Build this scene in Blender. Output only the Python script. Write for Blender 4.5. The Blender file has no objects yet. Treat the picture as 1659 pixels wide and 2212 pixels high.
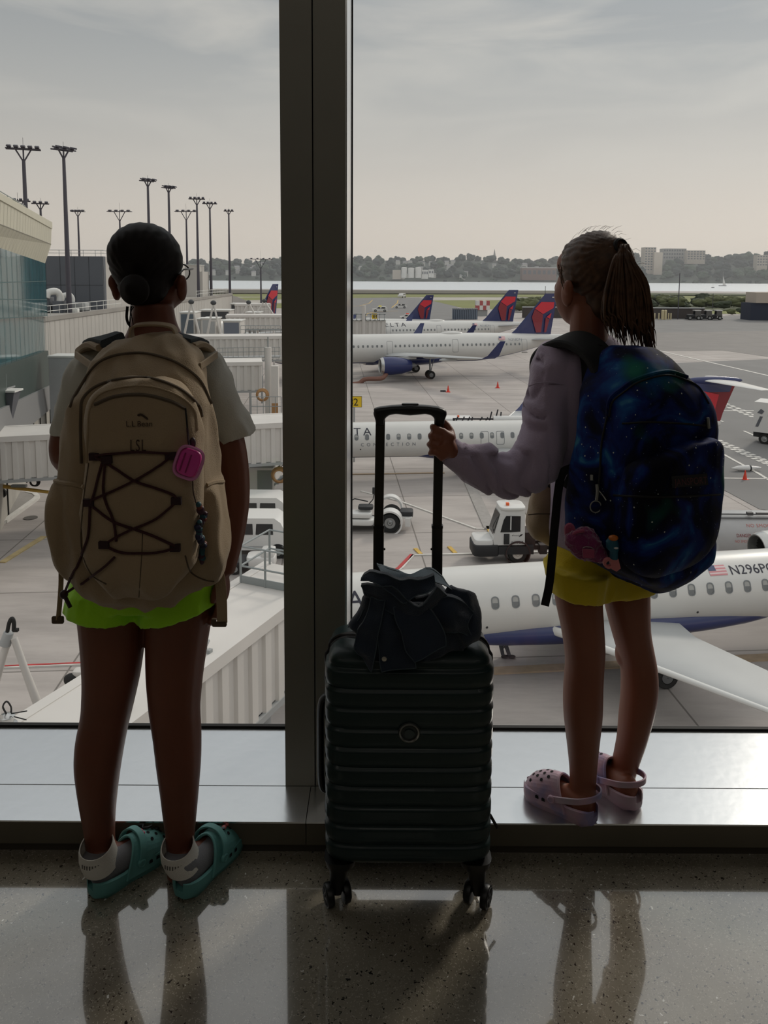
import bpy, bmesh, math, random
import numpy as np
from mathutils import Vector, Matrix, noise
from mathutils.bvhtree import BVHTree
random.seed(7)
C = bpy.data.collections.new('scene'); bpy.context.scene.collection.children.link(C)
SC = bpy.context.scene
# ------------------------------------------------------------------ camera
F = 1660.0; CX, CY = 829.5, 769.0; EYE = 1.4
PITCH = math.atan(177/1660.); ROLL = math.radians(.33)
RM = Matrix.Rotation(math.pi/2-PITCH, 3, 'X') @ Matrix.Rotation(ROLL, 3, 'Z')
OC = Vector((0, 0, EYE))
cd = bpy.data.cameras.new('camera'); cam = bpy.data.objects.new('camera', cd); C.objects.link(cam)
cam.location = OC; cam.rotation_euler = RM.to_euler()
cd.sensor_fit = 'VERTICAL'; cd.sensor_height = 36.0; cd.lens = 36.0*F/2212; cd.sensor_width = 27
cd.shift_y = -(1106-CY)/2212.; cd.clip_end = 6000; cd.clip_start = .05
SC.camera = cam
# ------------------------------------------------------------------ view
SC.view_settings.view_transform = 'Standard'; SC.view_settings.look = 'None'
SC.view_settings.exposure = 0.0; SC.view_settings.gamma = 1.0; SC.view_settings.use_curve_mapping = False
SC.cycles.max_bounces = 7; SC.cycles.diffuse_bounces = 3; SC.cycles.glossy_bounces = 4
SC.cycles.transparent_max_bounces = 12; SC.cycles.volume_bounces = 0; SC.cycles.transmission_bounces = 4
SC.cycles.use_denoising = True; SC.cycles.sample_clamp_indirect = 6
# ------------------------------------------------------------------ sky
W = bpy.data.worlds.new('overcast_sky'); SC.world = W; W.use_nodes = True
nt = W.node_tree; nt.nodes.clear()
def N(t, **k):
    n = nt.nodes.new(t)
    for a, b in k.items(): setattr(n, a, b)
    return n
tc = N('ShaderNodeTexCoord'); sep = N('ShaderNodeSeparateXYZ'); nt.links.new(tc.outputs['Generated'], sep.inputs[0])
ramp = N('ShaderNodeValToRGB'); nt.links.new(sep.outputs[2], ramp.inputs[0])
ramp.color_ramp.interpolation = 'B_SPLINE'; el = ramp.color_ramp.elements
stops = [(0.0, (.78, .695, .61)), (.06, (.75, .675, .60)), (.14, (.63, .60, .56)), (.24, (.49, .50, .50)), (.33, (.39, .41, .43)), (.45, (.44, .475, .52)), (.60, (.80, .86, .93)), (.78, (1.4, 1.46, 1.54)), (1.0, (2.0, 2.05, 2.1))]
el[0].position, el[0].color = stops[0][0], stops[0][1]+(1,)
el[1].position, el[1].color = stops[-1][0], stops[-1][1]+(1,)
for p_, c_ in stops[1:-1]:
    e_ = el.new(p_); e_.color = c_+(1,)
# clouds: stretched noise on the direction
mp = N('ShaderNodeMapping'); mp.inputs['Scale'].default_value = (1.7, 1.5, 8.5); mp.inputs['Rotation'].default_value = (0, .22, .1)
nt.links.new(tc.outputs['Generated'], mp.inputs[0])
nz = N('ShaderNodeTexNoise'); nz.inputs['Scale'].default_value = 2.1; nz.inputs['Detail'].default_value = 7; nz.inputs['Roughness'].default_value = .52; nz.inputs['Distortion'].default_value = .5
nt.links.new(mp.outputs[0], nz.inputs['Vector'])
cr = N('ShaderNodeMapRange'); cr.inputs[1].default_value = .42; cr.inputs[2].default_value = .66; cr.inputs[3].default_value = 0; cr.inputs[4].default_value = 1
nt.links.new(nz.outputs[0], cr.inputs[0])
hf = N('ShaderNodeMapRange'); hf.inputs[1].default_value = .05; hf.inputs[2].default_value = .3; hf.inputs[3].default_value = 0; hf.inputs[4].default_value = .62
nt.links.new(sep.outputs[2], hf.inputs[0])
mu = N('ShaderNodeMath', operation='MULTIPLY'); nt.links.new(cr.outputs[0], mu.inputs[0]); nt.links.new(hf.outputs[0], mu.inputs[1])
# brighter towards the veiled sun on the right
az = N('ShaderNodeMapRange'); az.inputs[1].default_value = -.5; az.inputs[2].default_value = .6; az.inputs[3].default_value = .88; az.inputs[4].default_value = 1.13
nt.links.new(sep.outputs[0], az.inputs[0])
mx = N('ShaderNodeMixRGB'); mx.inputs[2].default_value = (.72, .69, .64, 1)
nt.links.new(mu.outputs[0], mx.inputs[0]); nt.links.new(ramp.outputs[0], mx.inputs[1])
vm = N('ShaderNodeVectorMath', operation='SCALE'); nt.links.new(mx.outputs[0], vm.inputs[0]); nt.links.new(az.outputs[0], vm.inputs['Scale'])
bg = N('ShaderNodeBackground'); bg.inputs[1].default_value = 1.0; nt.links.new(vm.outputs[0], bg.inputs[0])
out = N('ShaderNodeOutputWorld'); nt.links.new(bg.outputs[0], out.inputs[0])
# veiled sun ahead on the right
sd = bpy.data.lights.new('veiled_sun', 'SUN'); sd.energy = 1.3; sd.angle = math.radians(9); sd.color = (1, .91, .8)
so = bpy.data.objects.new('veiled_sun', sd); C.objects.link(so)
sdir = Vector((.62, .78, .62)).normalized(); so.rotation_euler = sdir.to_track_quat('Z', 'Y').to_euler(); so.location = sdir*60

# ------------------------------------------------------------------ helpers
def ray(px, py): return RM @ Vector(((px-CX)/F, -(py-CY)/F, -1))
def P(px, py, Y):                      # the point at depth Y seen at a place in the photo
    d = ray(px, py); return OC + d*(Y/d.y)
def G(px, py, z):                      # the point at height z
    d = ray(px, py); return OC + d*((z-EYE)/d.z)
def lin(c):
    return tuple(((v/255.)/12.92 if v/255. <= .04045 else ((v/255.+.055)/1.055)**2.4) for v in c)
MATS = {}
def mat(name, col, rough=.6, metal=0, var=.0, vscale=3., bump=0, bscale=60., spec=.5, coord='Object', emit=None, sheen=0, coat=0, lin_=False, sss=0):
    if name in MATS: return MATS[name]
    m = bpy.data.materials.new(name); m.use_nodes = True; t = m.node_tree; b = t.nodes['Principled BSDF']
    c = col if lin_ else lin(col)
    b.inputs['Base Color'].default_value = c+(1,); b.inputs['Roughness'].default_value = rough; b.inputs['Metallic'].default_value = metal
    b.inputs['Specular IOR Level'].default_value = spec
    if sheen: b.inputs['Sheen Weight'].default_value = sheen
    if coat: b.inputs['Coat Weight'].default_value = coat
    if sss: b.inputs['Subsurface Weight'].default_value = sss; b.inputs['Subsurface Radius'].default_value = (.02, .006, .003)
    if emit: b.inputs['Emission Color'].default_value = emit[0]+(1,); b.inputs['Emission Strength'].default_value = emit[1]
    tcn = t.nodes.new('ShaderNodeTexCoord')
    if var:
        n = t.nodes.new('ShaderNodeTexNoise'); n.inputs['Scale'].default_value = vscale; n.inputs['Detail'].default_value = 5
        t.links.new(tcn.outputs[coord], n.inputs['Vector'])
        r = t.nodes.new('ShaderNodeMapRange'); r.inputs[1].default_value = .3; r.inputs[2].default_value = .7; r.inputs[3].default_value = 1-var; r.inputs[4].default_value = 1+var
        t.links.new(n.outputs[0], r.inputs[0])
        v = t.nodes.new('ShaderNodeVectorMath'); v.operation = 'SCALE'; v.inputs[0].default_value = c
        t.links.new(r.outputs[0], v.inputs['Scale']); t.links.new(v.outputs[0], b.inputs['Base Color'])
    if bump:
        n2 = t.nodes.new('ShaderNodeTexNoise'); n2.inputs['Scale'].default_value = bscale; n2.inputs['Detail'].default_value = 4
        t.links.new(tcn.outputs[coord], n2.inputs['Vector'])
        bp = t.nodes.new('ShaderNodeBump'); bp.inputs['Strength'].default_value = bump; bp.inputs['Distance'].default_value = .01
        t.links.new(n2.outputs[0], bp.inputs['Height']); t.links.new(bp.outputs[0], b.inputs['Normal'])
    MATS[name] = m; return m
def tag(o, label=None, cat=None, group=None, kind=None):
    if label: o['label'] = label
    if cat: o['category'] = cat
    if group: o['group'] = group
    if kind: o['kind'] = kind
    return o
WM = {}
def wmat(o): return WM.get(o.name, Matrix.Identity(4)) if o else Matrix.Identity(4)
def thing(name, label, cat, loc=(0, 0, 0), rz=0, group=None, scale=1., kind=None):
    o = bpy.data.objects.new(name, None); C.objects.link(o); o.empty_display_size = .1
    o.location = loc; o.rotation_euler = (0, 0, rz); o.scale = (scale,)*3
    WM[o.name] = Matrix.Translation(Vector(loc)) @ Matrix.Rotation(rz, 4, 'Z') @ Matrix.Scale(scale, 4)
    return tag(o, label, cat, group, kind)
def copy_tree(o, parent=None):
    c = o.copy(); C.objects.link(c); c.parent = parent
    WM[c.name] = wmat(o)
    for ch in list(o.children): copy_tree(ch, c)
    return c
class MB:
    def __init__(s): s.v = []; s.f = []; s.mi = []; s.cm = 0
    def add(s, vs, fs, mi=None):
        b = len(s.v); s.v += [tuple(v) for v in vs]; s.f += [tuple(b+i for i in f) for f in fs]; s.mi += [s.cm if mi is None else mi]*len(fs); return s
    def loft(s, rings, cap=True, closed=True):
        n = len(rings[0]); vs = [v for r in rings for v in r]; fs = []
        m = n if closed else n-1
        for i in range(len(rings)-1):
            for j in range(m):
                k = (j+1) % n
                fs.append((i*n+j, i*n+k, (i+1)*n+k, (i+1)*n+j))
        if cap and closed:
            fs.append(tuple(range(n-1, -1, -1))); fs.append(tuple((len(rings)-1)*n+j for j in range(n)))
        return s.add(vs, fs)
    def box(s, c, sz, rot=None):
        c = Vector(c); vs = []
        for x in (-.5, .5):
            for y in (-.5, .5):
                for z in (-.5, .5):
                    v = Vector((x*sz[0], y*sz[1], z*sz[2]))
                    vs.append(c + (rot @ v if rot else v))
        return s.add(vs, [(0, 1, 3, 2), (4, 6, 7, 5), (0, 4, 5, 1), (2, 3, 7, 6), (0, 2, 6, 4), (1, 5, 7, 3)])
    def bbox(s, a, b): return s.box([(a[i]+b[i])/2 for i in range(3)], [abs(b[i]-a[i]) for i in range(3)])
    def rbox(s, c, sz, r=.01, rot=None, e=5.0, n=24):     # rounded upright box
        c = Vector(c); rings = []
        hx, hy, hz = [q/2 for q in sz]; r = min(r, hz*.98, hx*.98, hy*.98)
        prof = [(-hz, -r), (-hz+r*.3, -r*.3), (-hz+r, 0), (hz-r, 0), (hz-r*.3, -r*.3), (hz, -r)]
        for z, d in prof:
            R_ = []
            for p in superring(hx+d, hy+d, e, n):
                v = Vector((p[0], p[1], z)); R_.append(c + (rot @ v if rot else v))
            rings.append(R_)
        return s.loft(rings)
    def cyl(s, a, b, r0, r1=None, n=12, cap=True):
        a, b = Vector(a), Vector(b); r1 = r0 if r1 is None else r1
        return s.loft(frames([a, b], [r0, r1], n), cap)
    def tube(s, path, r, n=8, cap=True, flat=None):
        path = [Vector(p) for p in path]
        rr = r if isinstance(r, (list, tuple)) else [r]*len(path)
        return s.loft(frames(path, rr, n, flat), cap)
    def ell(s, c, r, rot=None, nu=16, nv=10):
        c = Vector(c); rings = []
        if isinstance(r, (int, float)): r = (r, r, r)
        for i in range(nv+1):
            t = -math.pi/2 + math.pi*(.02+.96*i/nv); R_ = []
            for j in range(nu):
                a = 2*math.pi*j/nu
                v = Vector((r[0]*math.cos(t)*math.cos(a), r[1]*math.cos(t)*math.sin(a), r[2]*math.sin(t)))
                R_.append(c + (rot @ v if rot else v))
            rings.append(R_)
        return s.loft(rings)
    def prism(s, pts, vec):        # planar outline pushed along vec
        pts = [Vector(p) for p in pts]; vec = Vector(vec); n = len(pts)
        vs = pts + [p+vec for p in pts]
        fs = [tuple(range(n-1, -1, -1)), tuple(range(n, 2*n))] + [(i, (i+1) % n, n+(i+1) % n, n+i) for i in range(n)]
        return s.add(vs, fs)
    def quad(s, *pts): return s.add(pts, [tuple(range(len(pts)))])
    def lathe(s, prof, o, ax, n=24, cap=False):    # prof (along, radius)
        o = Vector(o); ax = Vector(ax).normalized(); u = ax.orthogonal().normalized(); w = ax.cross(u)
        return s.loft([[o+ax*t+(u*math.cos(2*math.pi*j/n)+w*math.sin(2*math.pi*j/n))*r for j in range(n)] for t, r in prof], cap)
    def build(s, name, m, parent=None, world=False, smooth=True, angle=40, origin=None, mods=None, label=None):
        me = bpy.data.meshes.new(name)
        vs = s.v
        if parent is not None and world:
            iv = wmat(parent).inverted(); vs = [tuple(iv @ Vector(v)) for v in vs]
        off = Vector((0, 0, 0))
        if parent is None:
            a = np.array(vs); off = Vector(((a[:, 0].min()+a[:, 0].max())/2, (a[:, 1].min()+a[:, 1].max())/2, a[:, 2].min())) if origin is None else Vector(origin)
            vs = [tuple(Vector(v)-off) for v in vs]
        me.from_pydata(vs, [], s.f)
        for q in (m if isinstance(m, (list, tuple)) else [m]): me.materials.append(q)
        if any(s.mi): me.polygons.foreach_set('material_index', s.mi)
        bm = bmesh.new(); bm.from_mesh(me); bmesh.ops.recalc_face_normals(bm, faces=bm.faces)
        if smooth:
            th = math.radians(angle)
            for f in bm.faces: f.smooth = True
            for e in bm.edges:
                if len(e.link_faces) != 2 or e.calc_face_angle(0) > th: e.smooth = False
        bm.to_mesh(me); bm.free(); me.update()
        o = bpy.data.objects.new(name, me); C.objects.link(o); o.location = off
        if parent is not None: o.parent = parent; WM[o.name] = wmat(parent)
        else: WM[o.name] = Matrix.Translation(off)
        if label: o['label'] = label
        return o
def superring(a, b, e, n):
    out_ = []
    for j in range(n):
        t = 2*math.pi*(j+.5)/n; c_, s_ = math.cos(t), math.sin(t)
        out_.append((a*math.copysign(abs(c_)**(2/e), c_), b*math.copysign(abs(s_)**(2/e), s_)))
    return out_
def frames(path, rr, n, flat=None):
    rings = []; up = None
    for i, p in enumerate(path):
        t = (path[min(i+1, len(path)-1)]-path[max(i-1, 0)])
        t = t.normalized() if t.length > 1e-9 else Vector((0, 0, 1))
        if up is None: u = t.orthogonal().normalized() if flat is None else (Vector(flat[0]) - t*Vector(flat[0]).dot(t)).normalized()
        else: u = (up - t*up.dot(t)); u = u.normalized() if u.length > 1e-6 else t.orthogonal().normalized()
        up = u; w = t.cross(u)
        q = flat[1] if flat else 1.
        rings.append([p + u*math.cos(2*math.pi*j/n)*rr[i] + w*math.sin(2*math.pi*j/n)*rr[i]*q for j in range(n)])
    return rings
def spline(pts, k=8):
    pts = [Vector(p) for p in pts]; o_ = []
    for i in range(len(pts)-1):
        a, b = pts[i], pts[i+1]; pa = pts[i-1] if i else a*2-b; pb = pts[i+2] if i+2 < len(pts) else b*2-a
        for j in range(k):
            t = j/k
            o_.append(.5*((2*a)+(b-pa)*t+(2*pa-5*a+4*b-pb)*t*t+(3*a-pa-3*b+pb)*t**3))
    o_.append(pts[-1]); return o_
def lerp_rows(rows, n):            # rows (key, v1, v2 ...) resampled smoothly
    R_ = []
    ks = [r[0] for r in rows]
    for i in range(n):
        t = ks[0]+(ks[-1]-ks[0])*i/(n-1)
        R_.append((t,)+tuple(float(np.interp(t, ks, [r[j] for r in rows])) for j in range(1, len(rows[0]))))
    a = np.array(R_)
    for _ in range(2): a[1:-1, 1:] = .25*a[:-2, 1:]+.5*a[1:-1, 1:]+.25*a[2:, 1:]
    return [tuple(r) for r in a]
def bake(o):                       # evaluate modifiers into the mesh
    bpy.context.view_layer.update()
    dg = bpy.context.evaluated_depsgraph_get(); me = bpy.data.meshes.new_from_object(o.evaluated_get(dg))
    o.modifiers.clear(); old = o.data; o.data = me; me.name = old.name
    return o
def blob(mb, name, m, parent, voxel=.008, smooth=6, fold=None, label=None, fac=.6, inflate=0):
    """closed pieces fused into one continuous skin"""
    o = mb.build(name, m, parent, world=True, smooth=False, label=label)
    r = o.modifiers.new('r', 'REMESH'); r.mode = 'VOXEL'; r.voxel_size = voxel
    s = o.modifiers.new('s', 'SMOOTH'); s.iterations = smooth; s.factor = fac
    bake(o)
    me = o.data
    if fold:
        amp, sc, anis = fold
        nv = len(me.vertices); co = np.empty(nv*3); me.vertices.foreach_get('co', co); co = co.reshape(-1, 3)
        nr = [v.normal.copy() for v in me.vertices]
        for i in range(nv):
            q = Vector((co[i][0]*sc*anis[0], co[i][1]*sc*anis[1], co[i][2]*sc*anis[2]))
            h = 1-abs(noise.noise(q))*2.2 + .4*noise.noise(q*2.3)
            co[i] += np.array(nr[i])*(amp*(h-.6)+inflate)
        me.vertices.foreach_set('co', co.ravel())
    me.polygons.foreach_set('use_smooth', [True]*len(me.polygons)); me.update()
    return o
def bvh_of(*objs):
    vs, fs = [], []
    for o in objs:
        b = len(vs); mw = wmat(o)
        vs += [mw @ v.co for v in o.data.vertices]; fs += [tuple(b+i for i in p.vertices) for p in o.data.polygons]
    return BVHTree.FromPolygons(vs, fs)
def hit(bvh, px, py, off=.002, default=None):
    d = ray(px, py).normalized(); h = bvh.ray_cast(OC, d)
    if h[0] is None:
        if default is None: return None
        return P(px, py, default)
    n = h[1] if h[1].dot(d) < 0 else -h[1]
    return h[0]+n*off
def drape(bvh, pts, k=8, off=.002, default=None):
    o_ = []
    for p in spline([Vector((a, b, 0)) for a, b in pts], k):
        h = hit(bvh, p.x, p.y, off, default)
        if h is not None: o_.append(h)
    return o_
def text_mesh(s, size=1., align='LEFT', space=1., ex=0):
    cu = bpy.data.curves.new('t', 'FONT'); cu.body = s; cu.size = size; cu.align_x = align; cu.space_character = space; cu.resolution_u = 3; cu.extrude = ex
    o = bpy.data.objects.new('t', cu); C.objects.link(o); bpy.context.view_layer.update()
    me = bpy.data.meshes.new_from_object(o.evaluated_get(bpy.context.evaluated_depsgraph_get()))
    vs = [v.co.copy() for v in me.vertices]; fs = [tuple(p.vertices) for p in me.polygons]
    bpy.data.objects.remove(o); bpy.data.curves.remove(cu); bpy.data.meshes.remove(me)
    return vs, fs
def text_on(s, size, fn, name, m, parent, world=False, space=1., label=None, align='LEFT', cut=10):
    vs, fs = text_mesh(s, size, align, space)
    bm = bmesh.new(); bv = [bm.verts.new(v) for v in vs]
    for f in fs:
        try: bm.faces.new([bv[i] for i in f])
        except ValueError: pass
    for k in range(-2, cut+1): bmesh.ops.bisect_plane(bm, geom=bm.verts[:]+bm.edges[:]+bm.faces[:], plane_co=(0, size*k/cut, 0), plane_no=(0, 1, 0))
    bm.verts.index_update(); vs = [v.co.copy() for v in bm.verts]; fs = [tuple(v.index for v in f.verts) for f in bm.faces]; bm.free()
    mb = MB().add([fn(v.x, v.y) for v in vs], fs)
    return mb.build(name, m, parent, world=world, smooth=False, label=label)
GZ = -14.0
# ================================================================== THE ROOM
def curb_h():
    return P(830, 1775, G(830, 1848, 0).y).z
CY0 = G(830, 1848, 0).y; CH = curb_h()            # front face and height of the sill plinth
CY1 = G(830, 1578, CH).y                          # foot of the glass
SEAM = G(830, 1699, CH).y
YG = CY1
m = mat('terrazzo', (150, 143, 128), .16, 0, spec=.55)
t = m.node_tree; b = t.nodes['Principled BSDF']; b.inputs['Coat Weight'].default_value = 1; b.inputs['Coat IOR'].default_value = 1.9; b.inputs['Coat Roughness'].default_value = .04; tcn = t.nodes.new('ShaderNodeTexCoord')
def speck(scale, lo, hi, thr):
    v = t.nodes.new('ShaderNodeTexVoronoi'); v.inputs['Scale'].default_value = scale; t.links.new(mpn.outputs[0], v.inputs['Vector'])
    r = t.nodes.new('ShaderNodeMath'); r.operation = 'LESS_THAN'; r.inputs[1].default_value = thr; t.links.new(v.outputs['Distance'], r.inputs[0])
    w = t.nodes.new('ShaderNodeSeparateColor'); t.links.new(v.outputs['Color'], w.inputs[0])
    g = t.nodes.new('ShaderNodeMath'); g.operation = 'GREATER_THAN'; g.inputs[1].default_value = lo; t.links.new(w.outputs[0], g.inputs[0])
    q = t.nodes.new('ShaderNodeMath'); q.operation = 'MULTIPLY'; t.links.new(r.outputs[0], q.inputs[0]); t.links.new(g.outputs[0], q.inputs[1]); return q
nzw = t.nodes.new('ShaderNodeTexNoise'); nzw.inputs['Scale'].default_value = 90; t.links.new(tcn.outputs['Object'], nzw.inputs['Vector'])
mpn = t.nodes.new('ShaderNodeMixRGB'); mpn.blend_type = 'ADD'; mpn.inputs[0].default_value = .02; t.links.new(tcn.outputs['Object'], mpn.inputs[1]); t.links.new(nzw.outputs['Color'], mpn.inputs[2])
nb = t.nodes.new('ShaderNodeTexNoise'); nb.inputs['Scale'].default_value = 5; nb.inputs['Detail'].default_value = 8; t.links.new(tcn.outputs['Object'], nb.inputs['Vector'])
cr0 = t.nodes.new('ShaderNodeValToRGB'); cr0.color_ramp.elements[0].color = lin((120, 114, 101))+(1,); cr0.color_ramp.elements[1].color = lin((150, 143, 128))+(1,)
cr0.color_ramp.elements[0].position = .3; cr0.color_ramp.elements[1].position = .7; t.links.new(nb.outputs[0], cr0.inputs[0])
last = cr0.outputs[0]
for sc_, lo, thr, col in ((260, .5, .30, (128, 121, 106)), (230, .55, .36, (172, 166, 152)), (150, .80, .30, (60, 56, 48)), (110, .90, .26, (34, 31, 27)), (75, .955, .20, (225, 225, 218)), (60, .975, .2, (28, 24, 20))):
    q = speck(sc_, lo, 1, thr); x = t.nodes.new('ShaderNodeMixRGB'); x.inputs[2].default_value = lin(col)+(1,)
    t.links.new(q.outputs[0], x.inputs[0]); t.links.new(last, x.inputs[1]); last = x.outputs[0]
t.links.new(last, b.inputs['Base Color'])
rn = t.nodes.new('ShaderNodeMapRange'); rn.inputs[3].default_value = .10; rn.inputs[4].default_value = .2; t.links.new(nb.outputs[0], rn.inputs[0]); t.links.new(rn.outputs[0], b.inputs['Roughness'])
ROOM_X, ROOM_B, ROOM_T = 7.0, -7.0, 4.6
def struct(mb, name, m_, **k): return tag(mb.build(name, m_, **k), kind='structure')
struct(MB().bbox((-ROOM_X, ROOM_B, -.3), (ROOM_X, YG, 0)), 'floor', m, smooth=False)
alu = mat('brushed_aluminium_sill', (214, 216, 217), .24, .92, var=.04, vscale=2, bump=.03, bscale=30)
dalu = mat('anodised_mullion', (140, 137, 128), .45, .5, var=.05, vscale=4)
dface = mat('sill_front_metal', (104, 98, 84), .5, .4, var=.12, vscale=3)
base = mat('dark_base_strip', (66, 60, 50), .6, .1, var=.1)
blk = mat('black_gasket', (16, 16, 16), .7)
MX0, MX1 = G(617, 1697, CH).x, G(745, 1697, CH).x
MXM = (MX0+MX1)/2
# plinth: lower strip, face, top in two depth strips with a seam; joints at the mullion axis
mb = MB()
for a, b_ in ((-ROOM_X, MXM-.012), (MXM-.010, ROOM_X)):
    mb.bbox((a, CY0, CH*.30), (b_, YG+.012, CH-.004))
struct(mb, 'trim_1', dface, smooth=False)
struct(MB().bbox((-ROOM_X, CY0+.012, 0), (ROOM_X, YG+.012, CH*.30)), 'trim_2', base, smooth=False)
mb = MB()
for a, b_ in ((-ROOM_X, MXM-.012), (MXM-.010, ROOM_X)):
    mb.bbox((a, CY0-.003, CH-.004), (b_, SEAM-.0015, CH))
    mb.bbox((a, SEAM+.0015, CH-.004), (b_, YG+.006, CH))
struct(mb, 'trim_3', alu, smooth=False)
# mullion: two half profiles
mb = MB()
mb.bbox((MX0, SEAM, CH), (MXM-.0015, YG-.006, ROOM_T)); mb.bbox((MXM+.0015, SEAM+.002, CH), (MX1, YG-.006, ROOM_T))
mb.bbox((MX0-.004, YG-.0055, CH), (MX1+.002, YG+.05, ROOM_T))
mu_ = struct(mb, 'trim_4', dalu, smooth=False)
struct(MB().bbox((MX1, SEAM+.012, CH), (MX1+.004, YG+.006, ROOM_T)), 'trim_5', mat('lit_mullion_return', (236, 237, 238), .22, .95), smooth=False)  # daylight on this mullion side is put into its brighter metal colour
# more mullions of the same curtain wall, out of frame
mb = MB()
for k in (-4, -3, -2, -1, 1, 2, 3, 4):
    xx = MXM + k*1.85
    mb.bbox((xx-.07, SEAM, CH), (xx+.07, YG+.1, ROOM_T))
struct(mb, 'trim_6', dalu, smooth=False)
g = bpy.data.materials.new('window_glass'); g.use_nodes = True; t = g.node_tree; t.nodes.clear()
o_ = t.nodes.new('ShaderNodeOutputMaterial'); mxs = t.nodes.new('ShaderNodeMixShader'); tr = t.nodes.new('ShaderNodeBsdfTransparent'); gl = t.nodes.new('ShaderNodeBsdfGlossy')
tr.inputs[0].default_value = (.95, .955, .95, 1); gl.inputs['Roughness'].default_value = .0; fr = t.nodes.new('ShaderNodeFresnel'); fr.inputs[0].default_value = 1.35
geo_ = t.nodes.new('ShaderNodeNewGeometry'); iorm = t.nodes.new('ShaderNodeMapRange'); iorm.inputs[3].default_value = 1.35; iorm.inputs[4].default_value = 1/1.35; t.links.new(geo_.outputs['Backfacing'], iorm.inputs[0]); t.links.new(iorm.outputs[0], fr.inputs[0])
t.links.new(fr.outputs[0], mxs.inputs[0]); t.links.new(tr.outputs[0], mxs.inputs[1]); t.links.new(gl.outputs[0], mxs.inputs[2]); t.links.new(mxs.outputs[0], o_.inputs[0])
for i, (a, b_) in enumerate(((-ROOM_X, MX0-.004), (MX1+.004, ROOM_X))):
    w_ = struct(MB().bbox((a, YG+.02, CH+.002), (b_, YG+.03, ROOM_T)), 'window_%d' % (i+1), g, smooth=False)
    mbg = MB().bbox((a, YG+.006, CH-.03), (b_, YG+.019, CH+.007))
    mbg.bbox((b_-.006, YG+.008, CH), (b_, YG+.019, ROOM_T)) if i == 0 else mbg.bbox((a, YG+.008, CH), (a+.004, YG+.019, ROOM_T))
    gk = mbg.build('gasket', blk, w_, world=True, smooth=False)
wallm = mat('painted_wall', (120, 116, 110), .8, var=.04)
struct(MB().bbox((-ROOM_X, ROOM_B, ROOM_T), (ROOM_X, YG+.1, ROOM_T+.3)), 'ceiling', mat('ceiling_paint', (120, 118, 114), .9), smooth=False)
struct(MB().bbox((-ROOM_X-.2, ROOM_B, -.3), (-ROOM_X, YG+.1, ROOM_T+.3)), 'wall_left', wallm, smooth=False)
struct(MB().bbox((ROOM_X, ROOM_B, -.3), (ROOM_X+.2, YG+.1, ROOM_T+.3)), 'wall_right', wallm, smooth=False)
struct(MB().bbox((-ROOM_X, ROOM_B-.2, -.3), (ROOM_X, ROOM_B, ROOM_T+.3)), 'wall_back', wallm, smooth=False)
struct(MB().bbox((-ROOM_X-.2, ROOM_B-.2, GZ+.0), (ROOM_X+.2, YG+.02, -.3)), 'wall_front', mat('facade_below', (130, 130, 128), .7), smooth=False)

# unseen glowing panels and area lamp, added to fill the dark interior
lp = mat('fill_panel', (240, 238, 230), .5, emit=((1, .95, .86), 1.0))
for i, (x, y) in enumerate(((-3.2, -2.0), (0, -2.0), (3.2, -2.0), (-3.2, -4.6), (0, -4.6), (3.2, -4.6))):
    o = tag(MB().bbox((x-.6, y-.3, ROOM_T-.05), (x+.6, y+.3, ROOM_T)).build('ceiling_fill_panel', lp, smooth=False), 'added rectangular fill light panel on the ceiling behind the travellers', 'fill light', 'added fill light panels')
al = bpy.data.lights.new('hall_fill', 'AREA'); al.shape = 'RECTANGLE'; al.size = 8; al.size_y = 4; al.energy = 16; al.color = (1, .94, .85)  # added fill lamp, brightens figures and mullion from behind the camera
ao = bpy.data.objects.new('hall_fill', al); C.objects.link(ao); ao.location = (0, -3.3, ROOM_T-.08)
# ================================================================== THE AIRFIELD GROUND
def flatpoly(pts, z, d=.02): return MB().prism([Vector((p[0], p[1], z-d)) for p in pts], (0, 0, d))
def GP(lst, z=GZ): return [G(a, b_, z) for a, b_ in lst]
conc = mat('apron_concrete', (170, 163, 158), .8, var=.08, vscale=.12)
t = conc.node_tree; b = t.nodes['Principled BSDF']; tcn = t.nodes.new('ShaderNodeTexCoord')
mp = t.nodes.new('ShaderNodeMapping'); mp.inputs['Rotation'].default_value = (0, 0, math.radians(-4)); mp.inputs['Location'].default_value = (2.6, 1.2, 0); t.links.new(tcn.outputs['Object'], mp.inputs[0])
bk = t.nodes.new('ShaderNodeTexBrick'); bk.offset = 0; bk.inputs['Scale'].default_value = 1; bk.inputs['Brick Width'].default_value = 7.6; bk.inputs['Row Height'].default_value = 7.6; bk.inputs['Mortar Size'].default_value = .045; bk.inputs['Mortar Smooth'].default_value = .3
bk.inputs['Color1'].default_value = (1, 1, 1, 1); bk.inputs['Color2'].default_value = (.91, .91, .915, 1); bk.inputs['Mortar'].default_value = (.42, .41, .40, 1); t.links.new(mp.outputs[0], bk.inputs['Vector'])
old = b.inputs['Base Color'].links[0].from_socket
st = t.nodes.new('ShaderNodeTexNoise'); st.inputs['Scale'].default_value = .35; st.inputs['Detail'].default_value = 9; st.inputs['Roughness'].default_value = .7
mp2 = t.nodes.new('ShaderNodeMapping'); mp2.inputs['Scale'].default_value = (.35, 1.6, 1); mp2.inputs['Rotation'].default_value = (0, 0, .15); t.links.new(tcn.outputs['Object'], mp2.inputs[0]); t.links.new(mp2.outputs[0], st.inputs['Vector'])
rp = t.nodes.new('ShaderNodeMapRange'); rp.inputs[1].default_value = .42; rp.inputs[2].default_value = .72; rp.inputs[3].default_value = 1.05; rp.inputs[4].default_value = .72; t.links.new(st.outputs[0], rp.inputs[0])
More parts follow.
